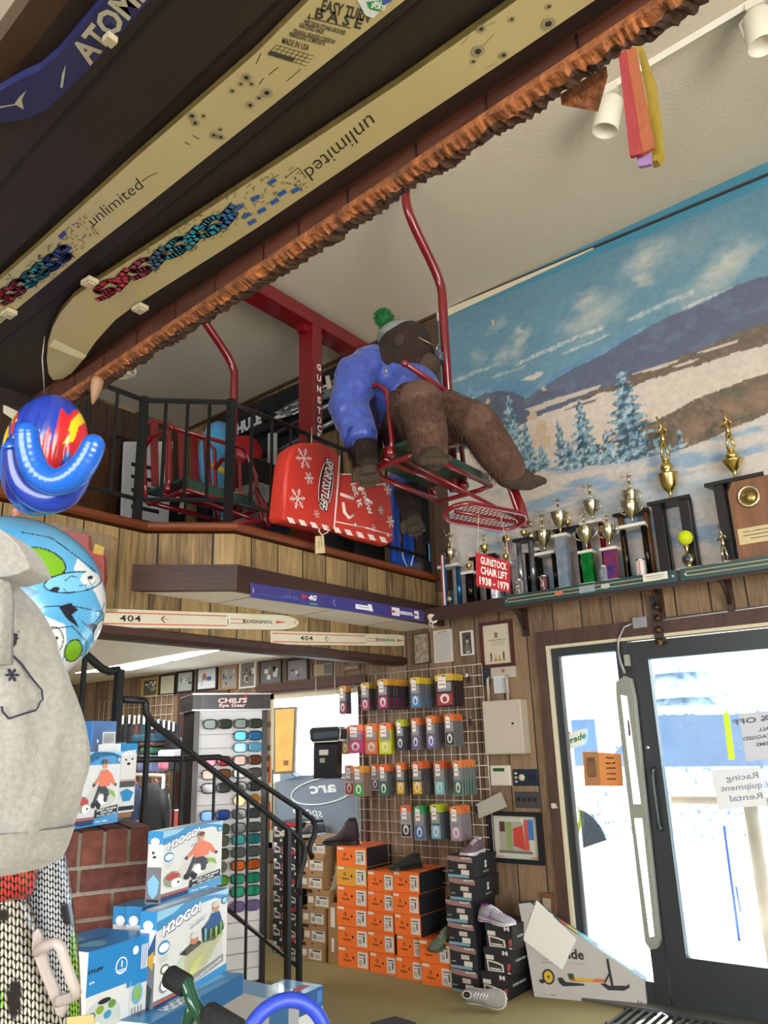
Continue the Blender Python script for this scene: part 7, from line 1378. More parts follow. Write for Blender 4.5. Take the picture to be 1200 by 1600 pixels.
def h2o_art(f, w, h, double=False, title=True):
    f.poly([(0, 1), (1, 1), (1, .86), (.8, .94), (.55, .93), (.3, .86), (0, .80)], b1); f.poly([(.0, 1), (.35, 1), (.2, .93), (0, .90)], b3, 2); f.poly([(.6, 1), (1, 1), (1, .93), (.8, .98)], b3, 2); f.poly([(0, .0), (1, 0), (1, .16), (.55, .12), (0, .13)], b1); f.rect(0, .02, .42, .11, K('1f3a6a'), 2); f.rect(0, .09, .42, .12, K('b05a3c'), 3)
    if title:
        for off, m, l in ((.0, K('1a4a78'), 3), (.008, wh, 4)): f.text('H2OGO!', .33-off, .84+off, h*.13, m, l=l, width=w*.52, bold=.07 if l == 3 else .045, shear=.15, ang=10)
        for off, m, l in ((.0, K('1a4a78'), 3), (.006, wh, 4)): f.text('SNOW', .55-off, .75+off, h*.05, m, l=l, width=w*.24, bold=.07 if l == 3 else .03, shear=.2, ang=10)
    f.ell(.10, .62, .075, .055 if w < h else .07, b1, 2); f.ell(.10, .62, .062, .045, wh, 3); f.rect(.05, .52, .16, .525, K('8a8c90'), 2); f.rect(.05, .49, .16, .495, K('8a8c90'), 2)
    f.ell(.94, .88, .05, .045, b2c, 3); f.ell(.94, .88, .036, .030, b3, 4, 12)
    if not double:
        f.ell(.58, .36, .33, .16, K('c9cbc6'), 2); f.poly([(.42, .42), (.62, .50), (.86, .44), (.90, .34), (.80, .40), (.6, .42)], K('86a84a'), 3); f.ell(.60, .34, .10, .07, wh, 3); f.ell(.66, .34, .045, .04, dk_, 4); f.ell(.46, .30, .05, .04, dk_, 4); f.ell(.72, .40, .02, .018, dk_, 4)
        f.poly([(.36, .30), (.42, .28), (.50, .44), (.60, .42), (.64, .30), (.70, .32), (.72, .46), (.60, .56), (.48, .54)], K('3a3c4a'), 5); f.ell(.38, .28, .05, .045, K('1c1c20'), 6); f.ell(.50, .26, .05, .045, K('1c1c20'), 6)
        f.poly([(.36, .56), (.48, .66), (.52, .74), (.66, .75), (.78, .68), (.88, .54), (.84, .52), (.74, .60), (.74, .52), (.50, .52), (.50, .60), (.40, .53)], K('df7a5a'), 6); f.ell(.60, .82, .055, .06, K('c9967a'), 7); f.ell(.60, .86, .058, .035, K('6a4a38'), 8); f.ell(.36, .545, .025, .025, dk_, 8); f.ell(.87, .53, .025, .025, dk_, 8)
        f.ell(.16, .30, .13, .11, K('8c9a86'), 3); f.poly([(.05, .34), (.16, .40), (.28, .34), (.24, .30), (.1, .29)], K('b04040'), 4); f.ell(.22, .24, .08, .06, wh, 4); f.ell(.25, .24, .02, .018, dk_, 5)
        f.poly([(.42, .10), (.96, .14), (.97, .25), (.44, .21)], K('20242c'), 4)
        f.text('BIGLEY THE BEAR', .70, .205, h*.035, wh, l=6, width=w*.46, shear=.2, bold=.03, ang=2); f.text('SNOW TUBE', .70, .168, h*.035, wh, l=6, width=w*.28, shear=.2, bold=.03, ang=2); f.text('47in x 48in / 1.20m x 1.21m', .70, .135, h*.025, wh, l=6, width=w*.46, bold=.03, ang=2); f.text('One Tube', .60, .05, h*.035, wh, l=3, width=w*.28, bold=.03)
    else:
        f.poly([(.22, .20), (.40, .16), (.70, .26), (.92, .50), (.96, .62), (.80, .66), (.60, .52), (.45, .50), (.30, .40)], K('b9bd96'), 2); f.poly([(.42, .20), (.55, .24), (.66, .40), (.50, .34)], K('c9d07a'), 3); f.poly([(.25, .22), (.36, .22), (.38, .46), (.28, .40)], K('b4cdb4'), 3); f.poly([(.60, .66), (.74, .70), (.92, .66), (.94, .56), (.80, .48), (.62, .50)], K('22301f'), 3)
        for x in (.64, .72, .80, .87): f.poly([(x, .66), (x+.04, .65), (x+.03, .50), (x+.01, .52)], K(('5a9a5a', '6ab0c8', 'a8c040')[int(x*100) % 3]), 4)
        f.poly([(.62, .66), (.70, .72), (.74, .78), (.86, .78), (.90, .68), (.84, .62), (.70, .62)], K('23508c'), 5); f.ell(.80, .83, .05, .045, K('b98868'), 6); f.ell(.80, .87, .055, .03, K('c9c6c4'), 7); f.poly([(.30, .48), (.44, .54), (.58, .54), (.60, .50), (.40, .44)], K('25262c'), 5); f.ell(.50, .57, .055, .045, K('c07a5a'), 6); f.ell(.50, .62, .06, .035, K('c9cdd0'), 7)
        for k in range(14): y = .28+k*.018; f.rect(.38+.01*(k % 3), y, .92, y+.003, K('a4a688'), 6)
        f.poly([(.48, .12), (.94, .20), (.94, .28), (.48, .20)], K('8a8c88'), 4); f.text('DOUBLE SNOW TUBE', .71, .195, h*.03, wh, l=6, width=w*.40, shear=.2, bold=.03, ang=9); f.ell(.12, .40, .055, .05, K('6a6e5c'), 3); f.ell(.12, .40, .038, .032, wh, 4); f.ell(.12, .24, .06, .07, K('7a868c'), 3); f.ell(.13, .25, .05, .06, wh, 4)
def side_art(f, bear=True):
    f.rect(0, .82, 1, 1, b1); f.ell(.5, .86, .3, .05, wh, 2); f.rect(0, 0, 1, .5, K('6a6c72'), 1)
    if bear: f.rect(.05, .5, .95, .82, K('c9cbcc'), 1); f.ell(.4, .70, .09, .02, dk_, 2); f.ell(.5, .64, .12, .018, dk_, 2); f.poly([(.1, .30), (.5, .40), (.9, .30), (.8, .14), (.5, .06), (.2, .14)], K('7ab0dc'), 2); f.rect(.1, .02, .9, .06, dk_, 3)
    else: f.poly([(.1, .55), (.6, .62), (1, .80), (1, .58), (.5, .50)], K('1f4a7c'), 2); f.poly([(.4, .52), (.95, .62), (.9, .42)], K('c09a2c'), 3); f.poly([(.1, .1), (.6, .3), (.9, .25), (.8, .05)], K('24323c'), 2)
Z_ = lambda: None
# single tube carton above the double one
g = Box3((250, 1413), 2.14, 107, (345, 1400), (252, 1300), .05, bw, 'snow_tube_carton', 'carton with an orange clad rider, standing on the double tube carton'); h2o_art(g.f, g.w, g.h); side_art(g.sd); g.tp.rect(.0, 0, 1, 1, b1); g.tp.rect(.2, .3, .7, .7, b3, 2); g.done()
g = Box3((238, 1588), 2.10, 107, (352, 1568), (249, 1424), .055, bw, 'snow_tube_carton', 'large double snow tube carton with two riders behind the green handlebar'); h2o_art(g.f, g.w, g.h, True); side_art(g.sd, False); g.tp.rect(0, 0, 1, 1, b1); g.tp.rect(.1, .3, .5, .8, b3, 2); g.done(); big = g
for i, (x, lab) in enumerate(((214, 'first blue topped carton squeezed behind the large double tube one'), (192, 'hindmost blue topped carton against the brick wall'))):
    g = Box3((x, 1580), 2.18+.07*i, 107, (x+60, 1570), (x+6, 1418), .055, bw, 'snow_tube_carton', lab); side_art(g.sd, False); g.tp.rect(0, 0, 1, 1, b1); g.f.rect(0, 0, 1, 1, b1); g.done()
g = Box3((114, 1296), 2.16, 110, (183, 1286), (116, 1176), .12, bw, 'snow_tube_carton', 'bear tube carton standing on the brick wall beside the sweatshirt'); h2o_art(g.f, g.w, g.h, False, False); g.f.rect(.02, .82, .98, .99, b1, 1); g.rs.rect(0, 0, 1, 1, bw, 1); g.done()
g = Box3((182, 1271), 2.42, 100, (209, 1270), (184, 1162), .10, bw, 'snow_tube_carton', 'narrow carton end with a bear face on the brick wall, right of the sweatshirt'); f = g.f; f.poly([(0, 1), (1, 1), (1, .84), (.5, .90), (0, .84)], b1); f.text('H2OGO!', .5, .86, g.h*.09, wh, l=3, width=g.w*.8, bold=.05, ang=6); f.ell(.35, .76, .06, .016, dk_, 2, 10); f.ell(.72, .77, .06, .016, dk_, 2, 10); f.ell(.52, .70, .10, .022, dk_, 2, 10); f.rect(.05, .46, .95, .47, K('b03a3a'), 2); f.rect(.05, .36, .95, .45, K('4a4c50'), 2); f.poly([(.1, .30), (.5, .34), (.9, .28), (.7, .16), (.3, .16)], b1, 3); f.rect(.05, .03, .95, .09, dk_, 2); g.done()
g = Box3((178, 1280), 2.46, 100, (205, 1283), (180, 1270), .10, K('9a7048', .6), 'snow_tube_carton', 'flat plain brown carton under the narrow bear carton on the brick wall'); g.done()
g = Box3((134, 1290), 2.52, 108, (172, 1284), (136, 1126), .12, K('2468a8', .3), 'snow_tube_carton', 'blue carton with a white barcode behind the bear tube carton'); f = g.f; f.rect(0, .0, 1, 1, mat('blue_print', '2a6cb0', .3, nz=(9, .3), c2='1a3f80')); f.rect(.42, .76, .98, .89, wh, 2)
for k in range(12): f.rect(.46+k*.04, .78, .46+k*.04+.012*(1+k % 2), .88, dk_, 3)
f.ell(.22, .8, .04, .02, wh, 3, 8); g.done()
g = Box3((160, 1288), 2.66, 108, (190, 1284), (162, 1160), .08, K('1f5a94', .3), 'snow_tube_carton', 'dark blue carton end between the barcode carton and the bear face'); g.f.ell(.6, .9, .12, .05, b3, 2, 12); g.done()
# blue tube carton with a figure 1
g = Box3((128, 1640), 1.92, 100, (228, 1628), (127, 1492), .20, bw, 'boat_tube_carton', 'blue topped carton with a circled 1 and a patterned tube at the bottom left'); f = g.f; bb = K('2080c4', .35)
f.rect(0, .52, 1, 1, bb); f.rect(.62, .46, 1, .52, bb); f.ell(.52, .74, .095, .095, wh, 2); f.ell(.52, .74, .08, .08, bb, 3); f.text('1', .52, .76, g.h*.09, wh, l=4, bold=.06); f.rect(.46, .69, .58, .70, wh, 4); f.rect(.44, .67, .60, .68, wh, 4); f.text('STUFF', .12, .78, g.h*.055, dk_, width=g.w*.24, shear=.3, bold=.05); f.text('ER', .08, .66, g.h*.03, wh, width=g.w*.08)
f.rect(.68, .0, .69, .52, K('b9bcc0'), 2); f.ell(.25, .22, .30, .22, K('b8c4c0'), 2)
for x, y, c_ in ((.10, .30, '2c6a94'), (.22, .34, '7a9a2c'), (.34, .26, '3a8ab8'), (.18, .18, 'd0d8d8'), (.40, .36, '5a8a3c'), (.30, .12, '6a9a2c'), (.12, .10, '2c7aa8')): f.ell(x, y, .06, .045, K(c_), 3, 12)
f.ell(.28, .42, .10, .03, dk_, 4, 12); f.ell(.80, .36, .09, .12, K('6aa8b8'), 3); f.ell(.80, .36, .05, .07, K('8ab04a'), 4, 12); f.ell(.74, .86, .05, .05, wh, 3, 12)
for k in range(4): f.rect(.84+k*.03, .62, .855+k*.03, .90, wh, 3); f.rect(.72+k*.05, .06, .735+k*.05, .22, K('777a7e'), 3)
g.tp.rect(0, 0, 1, 1, bb); g.tp.ell(.3, .3, .16, .2, K('6aa8cc'), 2); g.tp.ell(.35, .75, .16, .15, K('6aa8cc'), 2); g.tp.rect(.0, .46, .7, .5, K('155a90'), 2); g.done()
# cartons at the bottom edge and the blue one beyond the rails
g = Box3((232, 1640), 1.98, 107, (378, 1622), (234, 1600), .12, bw, 'snow_tube_carton', 'flat lying blue carton cut by the bottom edge, its blue lid up'); g.tp.rect(0, 0, 1, 1, b1); g.tp.text('H2OGO!', .35, .22, .05, wh, width=.14, bold=.05, l=3); g.tp.poly([(.3, .4), (.9, .3), (1, .9), (.5, .95)], b3, 2); g.tp.rect(.1, .55, .5, .8, b2c, 2); g.f.rect(0, 0, 1, 1, b2c); g.done()
g = Box3((420, 1612), 3.30, 90, (458, 1612), (424, 1560), .32, bw, 'blue_carton', 'shiny blue lidded carton on the floor behind the rail posts, left one'); g.tp.rect(0, 0, 1, 1, K('8ab4dc', .15, coat=.6)); g.f.rect(0, 0, 1, 1, K('3a6a9a')); g.done()
g = Box3((467, 1618), 3.35, 95, (505, 1618), (468, 1556), .22, bw, 'blue_carton', 'small blue and white carton on the floor behind the rail posts, right one'); g.f.rect(0, .45, 1, 1, K('1f5a94')); g.f.ell(.2, .8, .12, .08, wh, 2, 12); g.f.ell(.5, .65, .14, .18, K('b04a3c'), 3, 12); g.f.rect(.75, .6, .95, .9, K('4a80b8'), 2); g.tp.rect(0, 0, 1, 1, K('5a94c8', .15, coat=.6)); g.tp.rect(.2, .2, .8, .4, K('b0504a'), 2); g.done()
# ================================================================ near things on the left edge
HR = V(math.cos(_ya), math.sin(_ya), 0); HF = V(-math.sin(_ya), math.cos(_ya), 0)     # level right / forward of the photographer
def at(px, py, d): return ray_at(px, py, d)
def ringstack(rows, d, m, name, parent, n=28, cx=-150, ry=.13, fold=None, col=None):
    """soft body hanging in front of the camera side: rows of (py, right edge px)"""
    b = MB(); vs = []
    for j, (py, xr) in enumerate(rows):
        c = at(cx, py, d); e = at(xr, py, d); r = (e-c).length
        for i in range(n):
            a = 2*PI*i/n; k = 1+(fold(a, j, py) if fold else 0); p = c+HR*(r*math.cos(a)*k)-HF*(ry*math.sin(a)*k); vs.append(p)
    b.add(vs, [(j*n+i, j*n+(i+1) % n, (j+1)*n+(i+1) % n, (j+1)*n+i) for j in range(len(rows)-1) for i in range(n)]+[tuple(range(n)), tuple((len(rows)-1)*n+i for i in range(n-1, -1, -1))], m, True)
    return b
# grey sweatshirt
SW = mat('heather_grey_fleece', '918f88', .95, nz=(120, .14), bump=(260, .35), sheen=.3); D1 = 1.15
t = root('grey_sweatshirt', tuple(at(-40, 1180, D1)), 'heather grey hooded sweatshirt with a dark state outline print hanging at the left edge', 'sweatshirt')
edge = [(905, 10), (925, 30), (945, 50), (975, 72), (1005, 90), (1035, 100), (1060, 112), (1090, 120), (1120, 127), (1150, 133), (1180, 137), (1205, 138), (1230, 134), (1255, 126), (1280, 117), (1300, 108), (1320, 100), (1340, 92), (1350, 80), (1358, 60)]
yy = [p[0] for p in edge]; xx = [p[1] for p in edge]; xx = [x*.95-2 for x in xx]; ys = list(np.linspace(905, 1356, 60)); rows = [(y, float(np.interp(y, yy, xx))) for y in ys]
def fold(a, j, py): return .03*math.sin(a*9+py*.012)*min(1, (py-900)/120)+.016*math.sin(a*17-py*.02)+.045*math.exp(-((a-1.0-(py-950)*.0016)/.10)**2)-.06*math.exp(-((a-.72-(py-950)*.0012)/.09)**2)+.04*math.exp(-((a-1.5+(py-950)*.001)/.08)**2)
b = ringstack(rows, D1, SW, 'body', t, n=110, cx=-150, ry=.12, fold=fold); part(b, 'body', t)
b = ringstack([(1300, 112), (1303, 109), (1330, 100), (1350, 90), (1362, 66), (1368, 40)], D1, SW, 'hem', t, n=80, cx=-150, ry=.126, fold=lambda a, j, py: .012*math.sin(a*60)*.4+.02*math.sin(a*9+1.3)); part(b, 'ribbed_hem', t)
b = MB(); P = [at(x, y, D1-.10) for x, y in ((-80, 826), (0, 826), (16, 838), (30, 852), (40, 870), (47, 884), (46, 889), (28, 897), (10, 901), (-80, 905))]; b.prism(P, HF*.07, SW, False); h = part(b, 'hood', t); m_ = h.modifiers.new('b', 'BEVEL'); m_.width = .012; m_.segments = 3
b = MB(); P = [at(x, y, D1-.125) for x, y in ((-60, 905), (2, 905), (6, 930), (4, 1035), (-60, 1040))]; b.prism(P, HF*.03, SW, True); part(b, 'drawcord_placket', t)
# print on the chest: outline of the state, skier and snowflake, laid over the cloth surface
navy = K('1c1f3a', .7); b = MB()
def cloth(px, py, off=.004):
    xr = float(np.interp(py, yy, xx)); c = at(-150, py, D1); e = at(xr, py, D1); r = (e-c).length
    o = EYE; dr = (at(px, py, 1)-o); lo, hi = .8, 1.3
    best = min((abs(math.hypot((o+dr*k-c).dot(HR)/r, (o+dr*k-c).dot(HF)/.12)-1.0), k) for k in [lo+(hi-lo)*q/400 for q in range(400)] if (o+dr*k-c).dot(HF) < 0)
    a = math.atan2(-(o+dr*best[1]-c).dot(HF)/.12, (o+dr*best[1]-c).dot(HR)/r); k2 = 1+max(0, fold(a, 0, py))
    return c+((o+dr*best[1]-c))*k2-HF*off
def cl(pts, w):
    P = [cloth(*p) for p in pts]; b.tube(P, w, navy, 6, flat=.6)
cl([(1, 1104), (2, 1112), (10, 1123), (35, 1116), (58, 1110), (62, 1104), (64, 1098), (69, 1093), (68, 1086), (67, 1078), (60, 1070), (55, 1064), (48, 1055), (36, 1038), (25, 1027), (16, 1019)], .0022)
cl([(13, 1015), (5, 1005)], .0016); cl([(0, 1034), (8, 1024), (14, 1016), (20, 1008), (24, 1003)], .0045); cl([(20, 1008), (25, 1001), (22, 996), (18, 994)], .004); cl([(24, 1000), (28, 992), (20, 990)], .0028)
for k in range(6): a = PI*k/3; cl([(21, 1055), (21+11*math.cos(a), 1055+11*math.sin(a))], .0013); cl([(21+7*math.cos(a+.25), 1055+7*math.sin(a+.25)), (21+7*math.cos(a-.25), 1055+7*math.sin(a-.25))], .0022)
r_ = random.Random(2)
for k in range(12): x = 22+r_.uniform(-9, 9); y = 992+r_.uniform(-7, 8); cl([(x, y), (x+r_.uniform(-3, 3), y+r_.uniform(-2, 2))], .001)
part(b, 'printed_state_outline', t, 'navy printed state outline with snowflake')
# big blue inflated ball printed with cartoon bears
D2 = 1.9; cc = at(8, 944, D2+.15); rr = 149*(D2+.15)/FPX; t = root('inflatable_snow_tube', tuple(cc), 'big shiny blue and white inflated tube printed with bears and green spots behind the sweatshirt', 'inflatable')
wd = (EYE-cc).normalized(); ru = wd.cross(V(0, 0, 1)).normalized()*-1; rv = wd.cross(ru).normalized()
if rv.z < 0: rv = -rv
n1, n2 = 250, 500; vs = []; cx_ = []; cy_ = []
for i in range(n1+1):
    a = PI*i/n1
    for j in range(n2):
        q = 2*PI*j/n2; x, y, z_ = math.sin(a)*math.cos(q), math.sin(a)*math.sin(q), math.cos(a); vs.append(cc+ru*rr*x+rv*rr*y*.93+wd*rr*z_*.8); cx_.append(x); cy_.append(y)
S_ = lambda px, py: ((px-8)/146, -(py-924)/136)     # print coordinates on the tube's face
p = Paint(cx_, cy_, (88, 168, 216)); N2 = fbm(p.x*4, p.y*4, 3)
p.put(np.clip((N2-.5)*3, 0, 1)*.35, (60, 140, 200)); W_ = (218, 222, 226); Bk = (28, 32, 48); Gr = (112, 170, 20)
pl = lambda pts: [S_(*q) for q in pts]; k_ = 1/146
def oval(x, y, rx, ry, rot, fill, w=2.2, a=1): c = S_(x, y); p.ell(c[0], c[1], (rx+w)*k_, (ry+w)*k_, Bk, 1, rot); p.ell(c[0], c[1], rx*k_, ry*k_, fill, a, rot)
p.poly(pl([(30, 958), (60, 938), (90, 950), (95, 975), (90, 1030), (30, 1040)]), W_); p.poly(pl([(100, 850), (140, 880), (162, 930), (150, 935), (130, 900), (95, 868)]), W_); p.poly(pl([(95, 995), (125, 1000), (118, 1030), (90, 1036)]), W_)
oval(50, 861, 33, 20, -18, Gr); p.poly(pl([(-40, 905), (20, 890), (50, 905), (20, 930), (-40, 935)]), (40, 110, 160))
oval(98, 887, 42, 15, 12, (122, 190, 228)); c = S_(122, 880); p.ell(c[0], c[1], 16*k_, 12*k_, W_, 1, 10)
oval(107, 989, 12, 17, 0, Gr); oval(76, 973, 13, 20, 8, W_, 1.6); oval(146, 962, 10, 20, -6, W_, 1.8); oval(157, 985, 8, 6, 0, Gr, 1.2)
for a in (((20, 818), (60, 822), (130, 868)), ((30, 950), (60, 925), (95, 922), (145, 930), (148, 915)), ((62, 958), (100, 952), (125, 975), (128, 995)), ((135, 945), (148, 930), (157, 950)), ((95, 1030), (115, 1026), (128, 1012)), ((128, 995), (122, 1020))): p.line(pl(a), 1.6*k_, Bk)
for a in ([(78, 924), (95, 918), (106, 928), (98, 935), (112, 956), (92, 942), (82, 930)], [(108, 940), (122, 950), (132, 946), (140, 952), (135, 962), (124, 954)], [(45, 948), (60, 956), (72, 958), (68, 966), (58, 962)]): p.poly(pl(a), Bk)
for a in (((84, 886), (92, 878), (102, 880)), ((82, 898), (90, 904), (98, 902)), ((118, 882), (124, 890), (130, 884)), ((104, 892), (116, 890)), ((144, 955), (148, 962), (143, 966)), ((74, 966), (80, 972), (74, 978)), ((78, 985), (82, 992))): p.line(pl(a), 1.2*k_, Bk)
for x, y, r in ((121, 878, 3), (71, 900, 4), (79, 970, 2.4), (142, 975, 2.4)): c = S_(x, y); p.ell(c[0], c[1], r*1.6*k_, r*k_, Bk, 1, 20)
b = MB(); b.mi(vcol('printed_vinyl_gloss', .22, coat=.5)); b.v = vs; b.f = [(i*n2+j, i*n2+(j+1) % n2, (i+1)*n2+(j+1) % n2, (i+1)*n2+j) for i in range(n1) for j in range(n2)]; b.m = [0]*len(b.f); b.sm = [True]*len(b.f); b.col = p.rgba(); part(b, 'inflated_body', t)
b = MB(); v0 = at(28, 806, D2+.1); b.lathe([(.014, 0), (.010, .012), (.013, .016), (.004, .022)], v0, K('d98a80', .4), 12, ax=(.1, -.3, 1)); part(b, 'valve', t)
# clear bag with a red toy behind the ball
D3 = (oX(130, 870, -3.59)-EYE).dot(_F)-.22; t = root('clear_bag', tuple(at(130, 870, D3)), 'clear plastic bag with a red toy and a yellow label hanging behind the blue tube', 'bag')
b = MB(); P = [at(x, y, D3) for x, y in ((62, 824), (84, 816), (178, 838), (174, 950), (95, 960))]; b.prism(P, HF*.10, glassy('clear_bag_film', 'efece6', .06, .15)); part(b, 'film', t)
b = MB(); P = [at(x, y, D3+.03) for x, y in ((92, 826), (138, 834), (139, 858), (162, 864), (163, 905), (156, 930), (120, 925), (105, 870))]; b.prism(P, HF*.05, mat('red_toy', '9c2028', .35, nz=(12, .3))); part(b, 'toy', t, bevel=.008)
b = MB(); P = [at(x, y, D3+.02) for x, y in ((148, 849), (163, 855), (161, 868), (145, 864))]; b.prism(P, HF*.004, K('c9a83a')); part(b, 'label', t)
# blue inflatable with flames hanging near the canopy
D4 = 1.75; t = root('inflatable_snow_sled', tuple(at(85, 720, D4)), 'blue inflatable sled with flame print and a fat U shaped roll hanging by the canopy', 'inflatable'); bv = mat('blue_vinyl', '1f62c8', .22, coat=.5, bump=(14, .25))
cc = at(70, 712, D4+.13); k4 = D4/FPX; n1, n2 = 90, 180; vs = []; xs_ = []; ys_ = []
ua = HR; va = (V(0, 0, 1)-(cc-EYE).normalized()*V(0, 0, 1).dot((cc-EYE).normalized())).normalized(); wa = ua.cross(va)
for i in range(n1+1):
    a = PI*i/n1
    for j in range(n2):
        q = 2*PI*j/n2; x, y, z_ = math.sin(a)*math.cos(q), math.sin(a)*math.sin(q), math.cos(a); rib = 1+.10*abs(math.sin(x*9))*abs(z_)
        vs.append(cc+ua*x*66*k4*1.07+va*y*96*k4*1.07+wa*z_*.085*rib); xs_.append(70+x*66); ys_.append(712-y*96)
p = Paint(xs_, ys_, (42, 62, 158)); N_ = fbm(p.x*.09, p.y*.03, 7)
p.put((np.abs(p.x-70) > 47).astype(float)*.9, (34, 104, 206)); p.put(np.clip((p.y-745)/30, 0, 1), (38, 50, 150))
for pts, c_ in (([(108, 790), (98, 720), (104, 690), (100, 640), (112, 655), (118, 600), (128, 650), (134, 690), (126, 720), (118, 700), (112, 740)], (205, 40, 44)), ([(90, 740), (84, 700), (92, 670), (100, 690), (98, 730)], (214, 52, 48)), ([(112, 694), (118, 680), (120, 660), (130, 640), (128, 670), (122, 690)], (226, 196, 30)), ([(118, 640), (124, 618), (128, 640), (122, 660)], (226, 196, 30)), ([(10, 650), (22, 665), (30, 680), (22, 700), (16, 680)], (226, 196, 30)), ([(14, 634), (30, 640), (40, 660), (30, 665), (20, 650)], (226, 196, 30)), ([(30, 640), (38, 650), (36, 680), (28, 670)], (205, 60, 44)), ([(76, 690), (82, 672), (86, 700), (80, 712)], (120, 160, 220)), ([(96, 760), (100, 720), (106, 740)], (205, 40, 44))): q = Paint(p.x+(N_-.5)*10, p.y+(N_-.5)*16, (0, 0, 0)).poly(pts, (1, 1, 1)); p.put(q.c[:, 0], c_)
b = MB(); b.mi(vcol('printed_vinyl_gloss', .22, coat=.5)); b.v = vs; b.f = [(i*n2+j, i*n2+(j+1) % n2, (i+1)*n2+(j+1) % n2, (i+1)*n2+j) for i in range(n1) for j in range(n2)]; b.m = [0]*len(b.f); b.sm = [True]*len(b.f); b.col = p.rgba(); part(b, 'printed_back', t)
b = MB(); cps = [(42, 676), (44, 700), (52, 726), (66, 745), (86, 753), (106, 748), (124, 734), (138, 714), (146, 696)]; P = [at(x, y, D4-.045) for x, y in cps]; vs_ = []
SP = smooth(P, 8); n = len(SP); rs = [(17.5+4*math.sin(PI*min(1, i/(n-1))))*k4*(1+.012*math.sin(i*1.9)) for i in range(n)]
b.tube(SP, rs, bv, 20); b.ball(SP[0], rs[0]*.99, bv, 18); b.ball(SP[-1], rs[-1]*.99, bv, 18); part(b, 'front_roll', t)
b = MB(); cps = [(22, 700), (30, 740), (50, 768), (80, 780), (108, 768), (128, 742)]; SP = smooth([at(x, y, D4+.02) for x, y in cps], 6); n = len(SP); b.tube(SP, [(15+9*math.sin(PI*i/(n-1)))*k4 for i in range(n)], mat('deep_blue_vinyl', '1c3aa0', .25, coat=.5, bump=(10, .2)), 18); b.ball(SP[0], 15*k4, bv, 14); b.ball(SP[-1], 15*k4, bv, 14); part(b, 'bottom_roll', t)
b = MB(); b.tube([at(70, 620, D4+.13), at(66, 560, D4+.05)], .0014, K('8f8878'), 6); b.tube([at(66, 560, D4+.05), V(at(66, 560, D4+.05).x, at(66, 560, D4+.05).y, 2.44)], .0014, K('8f8878'), 6); part(b, 'hanging_cord', t)
# knit print sleds bottom left
kn = bpy.data.materials.new('knit_print_vinyl'); kn.use_nodes = True; N = kn.node_tree.nodes; L = kn.node_tree.links; bs = N['Principled BSDF']; bs.inputs['Roughness'].default_value = .22; bs.inputs['Coat Weight'].default_value = .4
uvn = N.new('ShaderNodeUVMap'); sp = N.new('ShaderNodeSeparateXYZ'); L.new(uvn.outputs[0], sp.inputs[0])
def MM(op, a, bb=None):
    n_ = N.new('ShaderNodeMath'); n_.operation = op
    for i, q in enumerate((a, bb)):
        if q is None: continue
        if isinstance(q, (int, float)): n_.inputs[i].default_value = q
        else: L.new(q, n_.inputs[i])
    return n_.outputs[0]
# stitches: two slanted leaves per cell
cu = MM('FRACT', sp.outputs[0]); sidec = MM('ABSOLUTE', MM('SUBTRACT', cu, .5)); vv = MM('FRACT', MM('ADD', sp.outputs[1], MM('MULTIPLY', sidec, 1.1)))
e1 = MM('POWER', MM('DIVIDE', MM('SUBTRACT', sidec, .25), .19), 2); e2 = MM('POWER', MM('DIVIDE', MM('SUBTRACT', vv, .5), .43), 2); lf = MM('LESS_THAN', MM('ADD', e1, e2), 1.0)
rp_ = N.new('ShaderNodeMix'); rp_.data_type = 'RGBA'; rp_.inputs[6].default_value = lin('17171b'); at_ = N.new('ShaderNodeAttribute'); at_.attribute_name = 'Col'; L.new(lf, rp_.inputs['Factor']); L.new(at_.outputs['Color'], rp_.inputs[7]); L.new(rp_.outputs[2], bs.inputs['Base Color'])
def knit_panel(rows, d, bulge, colf, name, parent, us=.05, label=None):
    """curved sheet through (py, left px, right px) rows; stitches follow its own uv"""
    n = 26; m = len(rows); b = MB(); b.mi(kn); col = []; uv = []
    for j, (py, xl, xr) in enumerate(rows):
        for i in range(n+1):
            f = i/n; px = xl+(xr-xl)*f; dd = d-bulge*math.sin(PI*(.12+.88*f))**.8+bulge; b.v.append(at(px, py, dd)); col.append(colf(px, py)); uv.append((px*us, -py*us*.9+px*us*.25))
    b.f = [(j*(n+1)+i, (j+1)*(n+1)+i, (j+1)*(n+1)+i+1, j*(n+1)+i+1) for j in range(m-1) for i in range(n)]; b.m = [0]*len(b.f); b.sm = [True]*len(b.f)
    b.col = np.array([lin(c) for c in col]); o = part(b, name, parent, label); ul = o.data.uv_layers.new(name='UVMap')
    for lp_ in o.data.loops: ul.data[lp_.index].uv = uv[lp_.vertex_index]
    so_ = o.modifiers.new('s', 'SOLIDIFY'); so_.thickness = .025; so_.offset = -1; return o
D5 = 1.15; t = root('knit_print_sled', tuple(at(80, 1500, D5)), 'rolled sled with white knit stitch print and a bright green border, at the bottom left', 'sled')
def c1_(px, py): return 'd4d8dc' if px < 118-(0 if py < 1470 else (py-1470)*.25)+(6 if py < 1440 else 0) else ('c9ccd0' if py < 1400 else '6fae22')
rw = [(1290, 50, 92), (1310, 45, 97), (1340, 40, 103), (1370, 35, 108), (1400, 30, 113), (1430, 30, 117), (1460, 30, 120), (1500, 30, 124), (1540, 30, 126), (1580, 30, 127), (1640, 30, 126)]
rw = [(y, float(np.interp(y, [r[0] for r in rw], [r[1] for r in rw])), float(np.interp(y, [r[0] for r in rw], [r[2] for r in rw]))) for y in np.linspace(1290, 1640, 40)]
